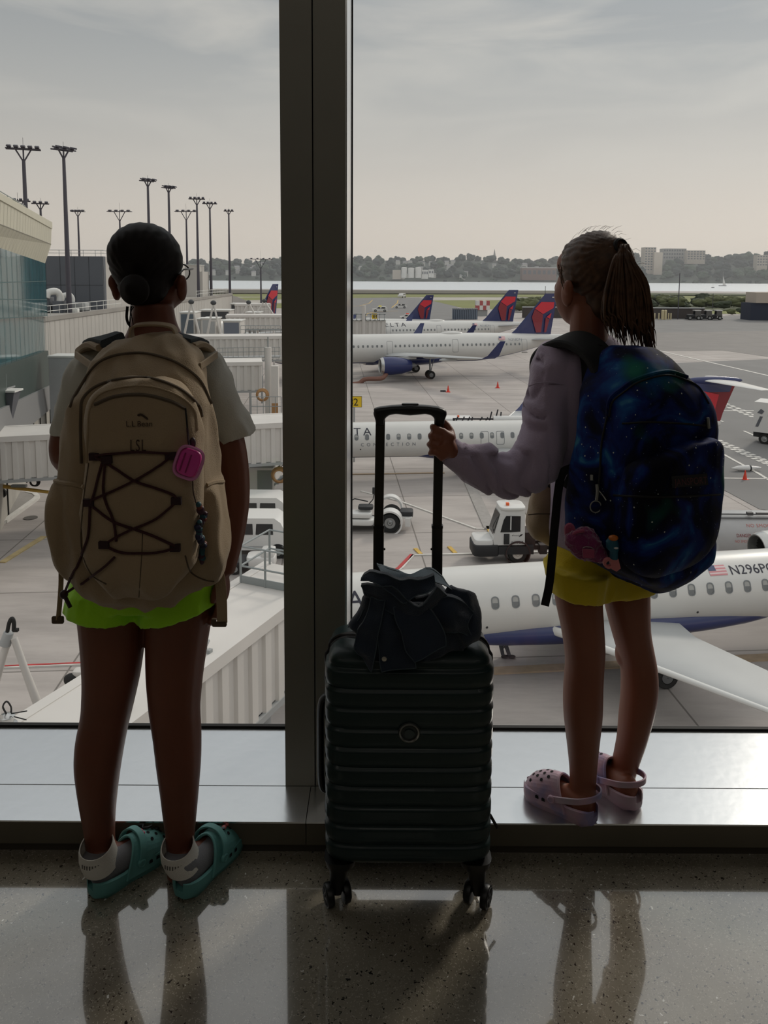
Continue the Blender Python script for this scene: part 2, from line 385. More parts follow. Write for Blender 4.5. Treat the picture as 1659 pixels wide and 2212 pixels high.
v1 = t.nodes.new('ShaderNodeMixRGB'); v1.blend_type = 'MULTIPLY'; v1.inputs[0].default_value = 1; t.links.new(old, v1.inputs[1]); t.links.new(bk.outputs['Color'], v1.inputs[2])
v2 = t.nodes.new('ShaderNodeVectorMath'); v2.operation = 'SCALE'; t.links.new(v1.outputs[0], v2.inputs[0]); t.links.new(rp.outputs[0], v2.inputs['Scale']); t.links.new(v2.outputs[0], b.inputs['Base Color'])
apron = struct(MB().prism([(-260, YG+.02, GZ-1), (260, YG+.02, GZ-1), (420, 770, GZ-1), (-320, 770, GZ-1)], (0, 0, 1)), 'apron', conc, smooth=False, origin=(0, 0, GZ))
asph = mat('asphalt', (118, 117, 116), .85, var=.09, vscale=.15); grassm = mat('airfield_grass', (118, 122, 70), .95, var=.16, vscale=.05, coord='Object'); shorem = mat('shore_bank', (84, 80, 68), .95, var=.2, vscale=.05)
palec = mat('pale_runway', (168, 163, 154), .8, var=.06, vscale=.05); paint = mat('white_paint', (205, 202, 196), .7, var=.1, vscale=2); yel = mat('yellow_paint', (196, 160, 74), .7, var=.15, vscale=2); redp = mat('red_paint', (176, 60, 60), .7, var=.15, vscale=2)
dj = None
def patch(name, m_, px, dz, z=GZ):
    mb = flatpoly(GP(px, z), z+dz, max(dz, .01)); o = mb.build(name, m_, apron, world=True, smooth=False); return o
patch('taxiway_surface', asph, [(700, 643), (905, 643), (985, 662), (1010, 676), (980, 694), (700, 694)], .04)
patch('taxiway_surface', asph, [(1425, 786), (1800, 770), (1800, 925), (1700, 1110), (1640, 1100), (1380, 960), (1380, 800)], .03)
patch('taxiway_surface', asph, [(1250, 690), (1800, 678), (1800, 745), (1540, 722), (1250, 730)], .02)
patch('taxiway_surface', mat('mid_grey_concrete', (122, 118, 115), .8, var=.08, vscale=.2), [(1250, 722), (1800, 712), (1800, 790), (1560, 757), (1250, 760)], .03)
patch('grass_field', grassm, [(480, 643), (700, 641), (905, 642), (700, 644.5), (480, 650)], .05)
patch('grass_field', grassm, [(400, 632), (1250, 637), (1250, 643), (400, 641)], .06)
patch('runway_surface', palec, [(905, 643), (1250, 641.5), (1250, 647), (960, 648.5)], .06)
patch('runway_surface', palec, [(440, 650), (610, 650), (610, 654), (440, 654)], .06)
patch('grass_field', grassm, [(930, 649), (1280, 648), (1280, 668), (1010, 668)], .06)
patch('grass_field', grassm, [(480, 656), (625, 655), (625, 666), (500, 666)], .06)
patch('grass_field', grassm, [(1250, 636), (1700, 640), (1800, 680), (1250, 676)], .07)
patch('shore_bank', shorem, [(300, 627), (1250, 630), (1250, 636.5), (300, 635)], .8)
patch('shore_bank', mat('scrub_strip', (78, 84, 58), .95, var=.3, vscale=.1), [(1250, 633), (1700, 637.5), (1700, 641.5), (1250, 637)], .9)
patch('shore_bank', mat('scrub_strip', (78, 84, 58)), [(1380, 655), (1720, 659), (1720, 672), (1380, 672)], .3)
# painted lines
def line(m_, pts, w=.15, dz=.06, name='painted_line'):
    pts = [G(a, b_, GZ) for a, b_ in pts]; mb = MB(); n = len(pts)
    for i in range(n-1):
        a, c_ = pts[i], pts[i+1]; d = (c_-a).normalized(); s_ = Vector((-d.y, d.x, 0))*w/2
        mb.prism([a-s_, c_-s_, c_+s_, a+s_], (0, 0, dz))
    return mb.build(name, m_, apron, world=True, smooth=False)
line(paint, [(780, 1062), (862, 1083), (1028, 1143), (1062, 1143)], .14); line(yel, [(1058, 1138), (1068, 1160)], .5)
line(mat('worn_line', (150, 146, 142), .8, var=.1), [(1012, 1040), (1060, 1145)], .75)
line(redp, [(700, 1345), (862, 1228), (890, 1199)], .22); line(paint, [(706, 1347), (868, 1228), (893, 1200), (1200, 1193)], .14)
line(yel, [(897, 1186), (909, 1198)], .22); line(yel, [(970, 1182), (984, 1196)], .22)
tanl = mat('tan_line', (160, 140, 116), .8, var=.12)
line(tanl, [(560, 1470), (1060, 1451), (1800, 1414)], .5); line(tanl, [(640, 1027), (960, 1022)], .2)
line(redp, [(-40, 1443), (200, 1433)], .09); line(paint, [(-40, 1446), (200, 1436)], .06)
line(mat('faded_yellow', (176, 158, 116), .8, var=.15, vscale=2), [(5, 1216), (95, 1160)], .35); line(paint, [(1420, 757), (1659, 812), (1800, 850)], .5); line(paint, [(1560, 981), (1640, 1025), (1720, 1075)], .25); line(paint, [(1545, 1034), (1720, 1036)], .2)
line(paint, [(1540, 888), (1760, 888)], .25); line(paint, [(1545, 906), (1562, 912)], .25); line(paint, [(1607, 932), (1632, 943)], .25)
line(yel, [(700, 665), (777, 661), (798, 655), (805, 648)], .5, name='taxi_line'); line(yel, [(788, 684), (795, 677), (815, 673), (860, 672)], .5, name='taxi_line'); line(yel, [(846, 665), (858, 655), (860, 648)], .5, name='taxi_line')
dark_j = mat('joint_filler', (70, 66, 64), .9)
line(dark_j, [(1380, 1060), (1552, 1062)], .07, name='pavement_joint')
# dashed service road edges (small paired blocks)
mb = MB()
for (x0, y0, x1, y1, n_) in ((1543, 866, 1650, 908, 9), (1552, 955, 1690, 1015, 12)):
    for k in range(n_):
        for q in (0, 1):
            u = (k+.5*q)/n_; a = G(x0+(x1-x0)*u, y0+(y1-y0)*u+(3 if q else -3), GZ); e = G(x0+(x1-x0)*(u+.55/n_), y0+(y1-y0)*(u+.55/n_)+(3 if q else -3), GZ)
            d = (e-a).normalized(); s_ = Vector((-d.y, d.x, 0))*.28; mb.prism([a-s_, e-s_, e+s_, a+s_], (0, 0, .06))
mb.build('road_edge_blocks', paint, apron, world=True, smooth=False)
# manhole near the walkway
t_ = G(66, 1119, GZ); mb = MB().cyl(t_, t_+Vector((0, 0, .03)), .42, n=24)
tag(mb.build('manhole_cover', mat('cast_iron', (88, 84, 80), .7), origin=t_), 'round grey manhole cover set in the concrete apron at far left', 'manhole cover')
# ------------------------------------------------------------------ water
wm = mat('bay_water', (206, 212, 216), .5, bump=.12, bscale=.12, spec=.6)  # pale diffuse colour carries the sky's reflection off the waves
struct(MB().prism([(-1800, 600, GZ-4), (2200, 600, GZ-4), (2600, 2300, GZ-4), (-2200, 2300, GZ-4)], (0, 0, 1)), 'water', wm, smooth=False, origin=(0, 0, GZ-3))
# ------------------------------------------------------------------ far shore
WZ = GZ-3
Ys = 1930.
def shore_h(x, y):
    u = max(0, (y-Ys)/330.); h = 62*min(1, u)**.72
    if x > 480: h *= 1.22
    h *= .82+.25*noise.noise(Vector((x/260., y/300., 0)))+.1*noise.noise(Vector((x/90., y/90., 3)))
    return WZ + .5 + max(0, h)
vs, fs = [], []; nx, ny = 70, 14
for j in range(ny):
    for i in range(nx):
        x = -1000+i*2200/(nx-1); y = Ys-8+j*420/(ny-1); vs.append((x, y, shore_h(x, y) if j else WZ-1))
for j in range(ny-1):
    for i in range(nx-1): fs.append((j*nx+i, j*nx+i+1, (j+1)*nx+i+1, (j+1)*nx+i))
struct(MB().add(vs, fs), 'far_shore', mat('wooded_hillside', (48, 60, 52), .95, var=.3, vscale=.03), origin=(0, Ys, WZ))
leaf = [mat('foliage_dark', (28, 44, 42), .9, var=.35, vscale=.25), mat('foliage_mid', (38, 56, 48), .9, var=.35, vscale=.25), mat('foliage_pale', (56, 74, 56), .9, var=.35, vscale=.25)]
trunkm = mat('tree_bark', (70, 58, 46), .9)
def crown_mesh(seed, k=9):
    rnd = random.Random(seed); mb = MB()
    mb.ell((0, 0, .95), (.62, .62, .6), nu=10, nv=7)
    for i in range(k):
        a = rnd.uniform(0, 6.28); r_ = rnd.uniform(.35, .7); z = rnd.uniform(.55, 1.5)
        q = rnd.uniform(.28, .45); mb.ell((r_*math.cos(a)*(1.4-z*.6), r_*math.sin(a)*(1.4-z*.6), z), (q, q, q*.85), nu=8, nv=6)
    mb.v = [tuple(Vector(v)+Vector((noise.noise(Vector(v)*5+Vector((seed, 0, 0))), noise.noise(Vector(v)*5+Vector((0, seed, 0))), noise.noise(Vector(v)*5)))*.16) for v in mb.v]
    return mb
protos = []
for k in range(6):
    r_ = thing('tree', '', 'tree', (0, 0, 0)); cb = crown_mesh(k+1); cb.build('crown', leaf[k % 3], r_, smooth=True, angle=180)
    MB().cyl((0, 0, -.1), (0, 0, .8), .07, .04, 7).build('trunk', trunkm, r_); protos.append(r_)
def plant(k, x, y, z, s, label, group, rz=0, sz=None):
    o = protos[k] if not protos[k].get('used') else copy_tree(protos[k])
    protos[k]['used'] = 1
    if 'used' in o and o is not protos[k]: del o['used']
    o.location = (x, y, z); o.scale = (s, s, sz or s); o.rotation_euler = (0, 0, rz); o['label'] = label; o['group'] = group; return o
rnd = random.Random(3)
SEGS = [(500, 'beside the stair tower'), (700, 'behind the short apron mast'), (850, 'left of the white tanks'), (945, 'around the white tanks'), (1040, 'between the white tanks and the church'), (1120, 'below the church spire'), (1215, 'around the brick warehouse'), (1388, 'behind the right girl head'), (1485, 'around the apartment tower'), (1560, 'right of the apartment tower'), (9999, 'at the right edge')]
def seg(px): return [n for a, n in SEGS if px < a][0]
ROWN = ['at the waterline', 'low on the slope', 'halfway up the slope', 'high on the slope', 'on the skyline']
LBL = ['hazy dark rounded tree on the wooded far shore across the bay', 'hazy mid green tree among houses on the far shore', 'hazy pale green tree on the slope of the far shore']
for row, (yy, n_) in enumerate(((Ys+4, 44), (Ys+45, 62), (Ys+100, 60), (Ys+180, 56), (Ys+285, 84))):
    for i in range(n_):
        px = 385+(1690-385)*(i+rnd.uniform(.1, .9))/n_
        if 612 < px < 752: continue
        d = ray(px, 600); y = yy+rnd.uniform(-18, 18); x = d.x/d.y*y; z = shore_h(x, y)-5
        s = rnd.uniform(14, 20) if row else rnd.uniform(5, 9)
        if px > 1430: s *= 1.2
        if row < 2 and (832 < px < 942 or 1118 < px < 1205 or 1385 < px < 1432): s *= .5
        k = rnd.randrange(6)
        _l = '%s %s tree %s %s' % ('large' if s > (17 if row else 7) else 'smaller', ('dark rounded', 'mid green', 'pale green')[k % 3], ROWN[row], seg(px)); plant(k, x, y, z, s, _l, _l.replace(' tree ', ' trees '), rnd.uniform(0, 6.28), sz=s*.8)
# buildings on the far shore
def far_building(px0, px1, pyt, pyb, Y, m_, label, wins=None, cat='building', roof=None, dep=18):
    a = P(px0, pyb, Y); c_ = P(px1, pyt, Y); z0 = min(a.z, c_.z-4)-6
    o = thing('building', label, cat, ((a.x+c_.x)/2, Y, z0)); w = c_.x-a.x; h = c_.z-z0
    MB().bbox((-w/2, 0, 0), (w/2, dep, h)).build('wall', m_, o, smooth=False)
    if roof: MB().bbox((-w/2-1, -1, h), (w/2+1, dep+1, h+1.2)).build('roof', roof, o, smooth=False)
    if wins:
        nx_, nz_, zb = wins; pr = None
        for i in range(nx_):
            for j in range(nz_):
                x = -w/2+w*(i+.5)/nx_; z = zb*h+(h*(1-zb))*(j+.45)/nz_
                if pr is None:
                    pr = MB().bbox((-w/nx_*.3, -.25, -h*(1-zb)/nz_*.25), (w/nx_*.3, .1, h*(1-zb)/nz_*.25)).build('window', mat('far_window', (60, 66, 76), .3), o, smooth=False); q = pr
                else: q = pr.copy(); C.objects.link(q); q.parent = o
                q.location = (x, 0, z)
    return o
wh = mat('far_white', (205, 203, 198), .8); gr = mat('far_grey', (150, 148, 146), .8); tanw = mat('far_beige', (176, 166, 154), .8); brk = mat('far_brick', (110, 86, 78), .8)
for (x0, x1, yt, lab) in ((867, 879, 578, 'leftmost of the three white storage tanks on the far shore'), (881, 895, 579, 'middle white storage tank on the far shore'), (897, 910, 578, 'rightmost of the three white storage tanks on the far shore')):
    a = P(x0, 597, Ys-5); c_ = P(x1, yt, Ys-5); r_ = (c_.x-a.x)/2
    o = MB().lathe([(0, r_), (c_.z-a.z+4, r_), (c_.z-a.z+4.8, r_*.5), (c_.z-a.z+5, .1)], (0, 0, -4), (0, 0, 1), 20, cap=True).build('storage_tank', wh, None, origin=(0, 0, 0)); o.location = (a.x+r_, Ys-5, a.z)
    tag(o, lab, 'tank')
far_building(848, 866, 583, 598, Ys-2, tanw, 'low beige waterfront shed left of the white tanks')
far_building(911, 925, 583, 597, Ys-2, wh, 'low white building just right of the white tanks', (3, 1, .4))
far_building(926, 937, 582, 594, Ys-2, wh, 'small white block right of the low white building', (2, 1, .4))
far_building(1128, 1202, 579, 600, Ys+6, brk, 'long brick warehouse with pale flat roof on the far shore', (7, 1, .35), roof=wh, dep=30)
far_building(1391, 1418, 534, 592, Ys+90, tanw, 'tall beige apartment block rising above trees on the far shore', (4, 9, .2), dep=30)
far_building(1412, 1432, 545, 590, Ys+80, mat('far_tan', (196, 184, 170), .8), 'windowless tan slab beside the tall apartment block', dep=14)
far_building(1432, 1483, 537, 570, Ys+200, gr, 'grey flat roofed block right of the apartment tower', (9, 3, .4), dep=30)
far_building(1484, 1524, 541, 565, Ys+150, tanw, 'beige tower group partly behind trees on the far shore', (6, 4, .3), dep=20)
far_building(1634, 1659, 551, 585, Ys+60, tanw, 'pale building at the far right edge of the far shore', (4, 4, .4), dep=20)
o = thing('church', 'small church with pointed spire on the far shore skyline', 'church', tuple(P(1068, 556, Ys+295)))
MB().bbox((-5, -5, -30), (5, 5, 4)).build('tower', gr, o, smooth=False); MB().cyl((0, 0, 4), (0, 0, 24), 4.5, .3, 4).build('spire', gr, o, smooth=False)
rf = [mat('roof_grey', (140, 138, 140), .8), mat('roof_brown', (120, 104, 96), .8)]
hp = None
for i in range(46):
    px = rnd.choice([rnd.uniform(440, 606), rnd.uniform(760, 1200), rnd.uniform(760, 1200)]); y = Ys+rnd.uniform(20, 250); d = ray(px, 600); x = d.x/d.y*y; z = shore_h(x, y)
    if hp is None:
        hp = thing('house', '', 'house'); MB().bbox((-6, -4, -4), (6, 4, 7)).build('wall', wh, hp, smooth=False)
        MB().prism([(-6.6, -4.6, 7), (-6.6, 4.6, 7), (-6.6, 0, 10.5)], (13.2, 0, 0)).build('roof', rf[0], hp, smooth=False); q = hp
    else: q = copy_tree(hp)
    q.location = (x, y, z+2.5); q.rotation_euler = (0, 0, rnd.uniform(-.6, .6)); s = rnd.uniform(.7, 1.15); q.scale = (s, s, s)
    _l = 'pale gabled house %s among trees %s' % (('low' if y < Ys+90 else 'halfway up' if y < Ys+170 else 'high up'), seg(px)); q['label'] = _l; q['group'] = _l.replace('house ', 'houses ')
# sail boats
def boat(px, py, Y, h, label, sail):
    a = G(px, py, WZ); o = thing('sailboat', label, 'boat', tuple(a)); L = h*.55
    MB().loft([[(x, w_*s_, z) for s_, z in ((-1, 1.1), (-.7, 0), (.7, 0), (1, 1.1))] for x, w_ in ((-L/2, 1.), (0, 1.4), (L/2, .1))], cap=True).build('hull', mat('boat_hull', (60, 62, 66) if sail else (190, 190, 190), .4), o)
    MB().cyl((0, 0, 1), (0, 0, h), .12, .08, 6).build('mast', wh, o)
    if sail: MB().prism([(.3, -.05, 1.6), (L*.4, -.05, 1.6), (.3, -.05, h*.7)], (0, .1, 0)).build('sail', wh, o, smooth=False)
boat(1561, 618, 0, 26, 'moored sailboat with tall mast on the bay', True); boat(1540, 622, 0, 8, 'small white motorboat left of the sailboat', False)
# haze over the bay
hz = bpy.data.materials.new('bay_haze'); hz.use_nodes = True; t = hz.node_tree; t.nodes.clear(); vs_ = t.nodes.new('ShaderNodeVolumeScatter'); mo = t.nodes.new('ShaderNodeOutputMaterial')
vs_.inputs['Color'].default_value = (.93, .96, 1, 1); vs_.inputs['Density'].default_value = .00018; vs_.inputs['Anisotropy'].default_value = .3; t.links.new(vs_.outputs[0], mo.inputs['Volume'])
hb = MB().bbox((-1500, 260, GZ-8), (1900, 2700, 75)).build('haze', hz, smooth=False, origin=(0, 260, GZ)); tag(hb, 'thin summer haze over the bay and the far shore', 'haze', kind='stuff')
# ================================================================== AIRCRAFT
acw = mat('aircraft_white', (206, 205, 201), .34, var=.02, vscale=.6, coat=.3); navy = mat('livery_navy', (28, 40, 92), .35, coat=.3); red1 = mat('livery_bright_red', (196, 34, 52), .4); red2 = mat('livery_dark_red', (128, 30, 42), .4)
wingg = mat('wing_grey', (170, 172, 172), .4, var=.04, vscale=.8); bare = mat('polished_lip', (190, 190, 188), .25, .8); dkm = mat('intake_dark', (40, 40, 42), .6); tyre = mat('tyre_rubber', (28, 28, 28), .8); strutm = mat('gear_grey', (120, 122, 124), .45, .4)
wglass = mat('cabin_window', (112, 115, 116), .4); wshade = mat('cabin_window_shade', (160, 160, 156), .5); seam = mat('door_outline', (120, 124, 126), .6); blkp = mat('dark_lettering', (30, 30, 48), .5); greyp = mat('grey_lettering', (112, 116, 124), .5)
AF = [(0, 0), (.03, .42), (.12, .8), (.3, 1), (.5, .9), (.75, .5), (1, .04), (1, -.04), (.75, -.28), (.5, -.5), (.3, -.6), (.12, -.5), (.03, -.3)]
def wing(secs): return MB().loft([[Vector((x+c*a, y, z+c*t*b_/2)) for a, b_ in AF] for x, y, z, c, t in secs])
def vfin(secs, y=0):   # vertical surface: (xLE, z, chord, thick)
    return MB().loft([[Vector((x+c*a, y+c*t*b_/2, z)) for a, b_ in AF] for x, z, c, t in secs])
def nacelle(o, cx, cy, cz, L, R, m_, name='engine'):
    e = MB().lathe([(0, R*.80), (.02*L, R*.9), (.10*L, R*1.0), (.35*L, R*1.04), (.7*L, R*.92), (L, R*.62), (L, R*.5), (.8*L, R*.5)], (cx, cy, cz), (1, 0, 0), 28).build(name, m_, o)
    MB().lathe([(.09*L, R*.985+.01), (.03*L, R*.92+.01), (0, R*.84), (.0, R*.78), (.06*L, R*.74), (.12*L, R*.76)], (cx, cy, cz), (1, 0, 0), 28).build('intake_lip', bare, e)
    MB().lathe([(.1*L, R*.76), (.22*L, R*.74), (.24*L, R*.15), (.12*L, .02)], (cx, cy, cz), (1, 0, 0), 24).build('fan', dkm, e)
    MB().lathe([(.85*L, R*.45), (1.12*L, R*.25), (1.2*L, .02)], (cx, cy, cz), (1, 0, 0), 16).build('exhaust_cone', strutm, e); return e
def gear(o, x, y, ztop, r, w=.28, tw=.45):
    g_ = MB().cyl((x, y, r), (x, y*.96, ztop), .12, .14, 8).cyl((x, y, r), (x+ .9, y*.8, ztop), .06, .06, 6).build('landing_gear', strutm, o)
    for s in (-tw/2, tw/2):
        MB().lathe([(-w/2, r*.55), (-w/2, r*.9), (-w*.35, r), (w*.35, r), (w/2, r*.9), (w/2, r*.55)], (x, y+s, r), (0, 1, 0), 22, cap=False).build('wheel', tyre, g_)
        MB().lathe([(-w*.52, .02), (-w*.5, r*.5), (w*.5, r*.5), (w*.52, .02)], (x, y+s, r), (0, 1, 0), 16).build('rim', strutm, g_)
def rrect(w, h, r, n=3):
    o_ = []
    for cx_, cy_, a0 in ((w/2-r, h/2-r, 0), (-w/2+r, h/2-r, 90), (-w/2+r, -h/2+r, 180), (w/2-r, -h/2+r, 270)):
        for i in range(n+1): a = math.radians(a0+90*i/n); o_.append((cx_+r*math.cos(a), cy_+r*math.sin(a)))
    return o_
def fuselage(L, R, zc, Ln, xt, rz_=1.0):
    mb = MB(); rings = []; ang = []
    xs = [Ln*t**1.6 for t in (0, .08, .18, .3, .45, .6, .8, 1)] + list(np.linspace(Ln+2, xt, 8)) + [xt+(L-xt)*u for u in (.12, .25, .4, .55, .7, .85, .96, 1)]
    n = 36
    for x in xs:
        if x < Ln: t_ = x/Ln; r_ = max(.03, R*math.sqrt(max(0, 1-(1-t_)**2.2))); c_ = zc-.28*R*(1-t_)**1.5; rw = r_
        elif x <= xt: r_ = rw = R; c_ = zc
        else: u = (x-xt)/(L-xt); r_ = R*(1-.86*u**1.35); rw = R*(1-.9*u**1.25); c_ = zc+(R-r_)*.78
        rings.append([Vector((x, rw*math.cos(2*math.pi*j/n), c_+r_*rz_*math.sin(2*math.pi*j/n))) for j in range(n)])
    mb.loft(rings)
    nr = len(rings)
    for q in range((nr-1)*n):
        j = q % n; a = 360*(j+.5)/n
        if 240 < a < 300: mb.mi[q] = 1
    return mb
def on_fus(R, zc, x0, ang0, side=-1, off=.012):
    def fn(u, v):
        a = math.radians(ang0)+v/R; k = 1.03 if R == 2.0 else 1.0; return (x0+u, side*(R+off)*math.cos(a), zc+(R*k+off)*math.sin(a))
    return fn
def outline(R, zc, x, a0, w, h, th, name, m_, o):
    fn = on_fus(R, zc, x, a0, off=.012); a = rrect(w, h, min(w, h)*.18); b_ = rrect(w-2*th, h-2*th, min(w, h)*.16); n = len(a); k = []
    # subdivide the upright sides so that they follow the skin
    def sub(p):
        q = []
        for i in range(len(p)):
            s_, e_ = p[i], p[(i+1) % len(p)]
            for j in range(4): q.append((s_[0]+(e_[0]-s_[0])*j/4, s_[1]+(e_[1]-s_[1])*j/4))
        return q
    a, b_ = sub(a), sub(b_); n = len(a)
    return MB().add([fn(*p) for p in a]+[fn(*p) for p in b_], [(i, (i+1) % n, n+(i+1) % n, n+i) for i in range(n)]).build(name, m_, o, smooth=False)
def cabin_windows(o, R, zc, xs, a0, w, h, shades=()):
    def mk(sh):
        fn = on_fus(R, zc, 0, a0, off=.008); p = rrect(w, h, w*.42); mb = MB(); rows = []
        # frame + pane split in two tones, bent to the skin
        f2 = on_fus(R, zc, 0, a0, off=.02); pi = rrect(w*.74, h*.8, w*.3); n = len(p)
        mb.add([fn(*q) for q in p]+[f2(*q) for q in p]+[f2(*q) for q in pi]+[fn(*q) for q in pi], [(i, (i+1) % n, n+(i+1) % n, n+i) for i in range(n)]+[(n+i, n+(i+1) % n, 2*n+(i+1) % n, 2*n+i) for i in range(n)], 0)
        up = [q for q in pi if q[1] >= 0]; dn = [q for q in pi if q[1] < 0]
        cut = .02 if sh else h
        top = sorted([q for q in pi if q[1] > 0], key=lambda q: math.atan2(q[1], q[0])); bot = sorted([q for q in pi if q[1] <= 0], key=lambda q: math.atan2(q[1], q[0]))
        xr = w*.37
        mb.add([fn(xr, 0)]+[fn(*q) for q in top]+[fn(-xr, 0)], [tuple(range(len(top)+2))], 1)
        mb.add([fn(-xr, 0)]+[fn(*q) for q in bot]+[fn(xr, 0)], [tuple(range(len(bot)+2))], 2 if sh else 1)
        return mb
    ob = None
    pr = {}
    for i, x in enumerate(xs):
        sh = i in shades
        if sh not in pr: pr[sh] = mk(sh).build('window', [seam, wshade, wglass] if sh else [seam, wglass, wglass], o, smooth=False); q = pr[sh]
        else: q = pr[sh].copy(); C.objects.link(q); q.parent = o
        q.location = (x, 0, 0)
# tail symbol, metres from the foot of the leading edge
MARK = [('tail_mark_bright_red', red1, [(4.88, 4.5), (6.95, 4.45), (6.83, 3.6), (5.18, 2.7), (3.9, 3.5)]), ('tail_mark_dark_red', red2, [(3.84, 3.42), (5.18, 2.62), (4.88, 0), (4.1, 0), (3.4, 2.26)]),
        ('tail_mark_bright_red', red1, [(5.73, 2.26), (6.52, 2.87), (6.3, 2.02)]), ('tail_mark_dark_red', red2, [(5.62, 2.2), (6.2, 1.9), (5.7, 0), (5.4, 0)])]
def marks(o, x0, z0, s, fin, thick=.30):
    for nm, m_, pl in MARK:
        for sd in (-1, 1):
            MB().prism([(x0+x*s, sd*thick*(1-.09*z*s), z0+z*s) for x, z in pl], (0, sd*.02, 0)).build(nm, m_, fin, smooth=False)
def airliner(label, ox, oy, th, s, group=None, text=True, full=True, shades=(), name_x=7.2):
    R, zc, L = 2.0, 3.95, 44.5
    o = thing('airliner', label, 'airplane', (ox, oy, GZ), math.radians(th), scale=s, group=group)
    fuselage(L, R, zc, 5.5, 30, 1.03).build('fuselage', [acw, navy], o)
    MB().ell((20, 0, zc-1.5), (6.2, 2.15, 1.0)).build('belly_fairing', navy, o)
    MB().ell((26.5, 0, zc+R+.02), (1.7, .6, .3)).build('antenna_dome', acw, o)
    for sd in (-1, 1):
        w_ = wing([(15.9, sd*1.2, 3.0, 7.6, .13), (18.6, sd*6.2, 3.45, 4.9, .12), (24.9, sd*16.6, 4.1, 1.7, .10)]).build('wing', wingg, o)
        wing([(24.9, sd*16.6, 4.1, 1.7, .08), (25.5, sd*17.05, 4.5, 1.5, .08), (26.9, sd*17.5, 6.3, .7, .06)]).build('winglet', navy, w_)
        e = nacelle(o, 14.6, sd*5.75, 2.15, 4.3, 1.2, navy)
        MB().prism([(16, sd*5.7, 3.2), (19.6, sd*5.7, 3.55), (19.6, sd*5.7, 3.0), (16.8, sd*5.7, 3.0)], (0, sd*.25, 0)).build('pylon', wingg, e, smooth=False)
        for x, y in ((21.2, 8), (22.3, 11.5)): MB().ell((x, sd*y, 3.45), (1.3, .14, .2)).build('flap_fairing', wingg, w_)
        gear(o, 22.2, sd*3.8, 3.2, .58, .4, .9)
        wing([(38.2, sd*.6, 4.9, 3.9, .1), (41.9, sd*6.2, 5.5, 1.5, .09)]).build('tailplane', wingg, o)
    gear(o, 5.1, 0, 2.4, .38, .22, .4)
    z0 = zc+R-.12
    fin = vfin([(35.4, z0-.25, 6.6, .05), (36.4, z0+.6, 5.7, .08), (41.0, z0+5.85, 1.95, .09)]).build('tail_fin', navy, o)
    marks(o, 35.4, z0+.12, 1.0, fin, .31)
    MB().box((42.2, 0, z0+5.3), (.35, .26, .12)).build('tail_light', bare, fin, smooth=False)
    if full:
        xs = [x for x in np.arange(6.5, 36.5, .66) if not (abs(x-17) < .7 or abs(x-26.5) < .8)]
        cabin_windows(o, R, zc, xs, 14, .26, .36, range(0, 90, 3))
        for x in (5.0, 16.9, 26.5, 37.0):
            d_ = outline(R, zc, x, 8 if x != 26.5 else 12, .85, 1.85, .04, 'door', seam, o)
        for x in (37.0,): MB().box((x, -R-.03, zc-.75), (.9, .06, .07)).build('door_sill', dkm, o, smooth=False)
        flag(o, R, zc, 33.2, 33, .55)
        text_on('N318DN', .55, on_fus(R, zc, 34.6, 28), 'registration', greyp, o)
    if text: text_on('DELTA', 1.35, on_fus(R, zc, name_x, 33), 'airline_name', blkp, o, space=1.45)
    return o
def flag(o, R, zc, x0, a0, h):
    fn = on_fus(R, zc, x0, a0, off=.014); w = h*1.7
    f_ = MB()
    for k in range(7):
        f_.cm = k % 2; f_.add([fn(0, h*k/7), fn(w, h*k/7), fn(w, h*(k+1)/7), fn(0, h*(k+1)/7)], [(0, 1, 2, 3)])
    q = f_.build('flag', [mat('flag_red', (206, 140, 144), .6), mat('flag_white', (222, 200, 200), .6)], o, smooth=False)
    fn = on_fus(R, zc, x0, a0, off=.02); MB().add([fn(0, h*.45), fn(w*.42, h*.45), fn(w*.42, h), fn(0, h)], [(0, 1, 2, 3)]).build('canton', mat('flag_blue', (70, 80, 110), .6), q, smooth=False)
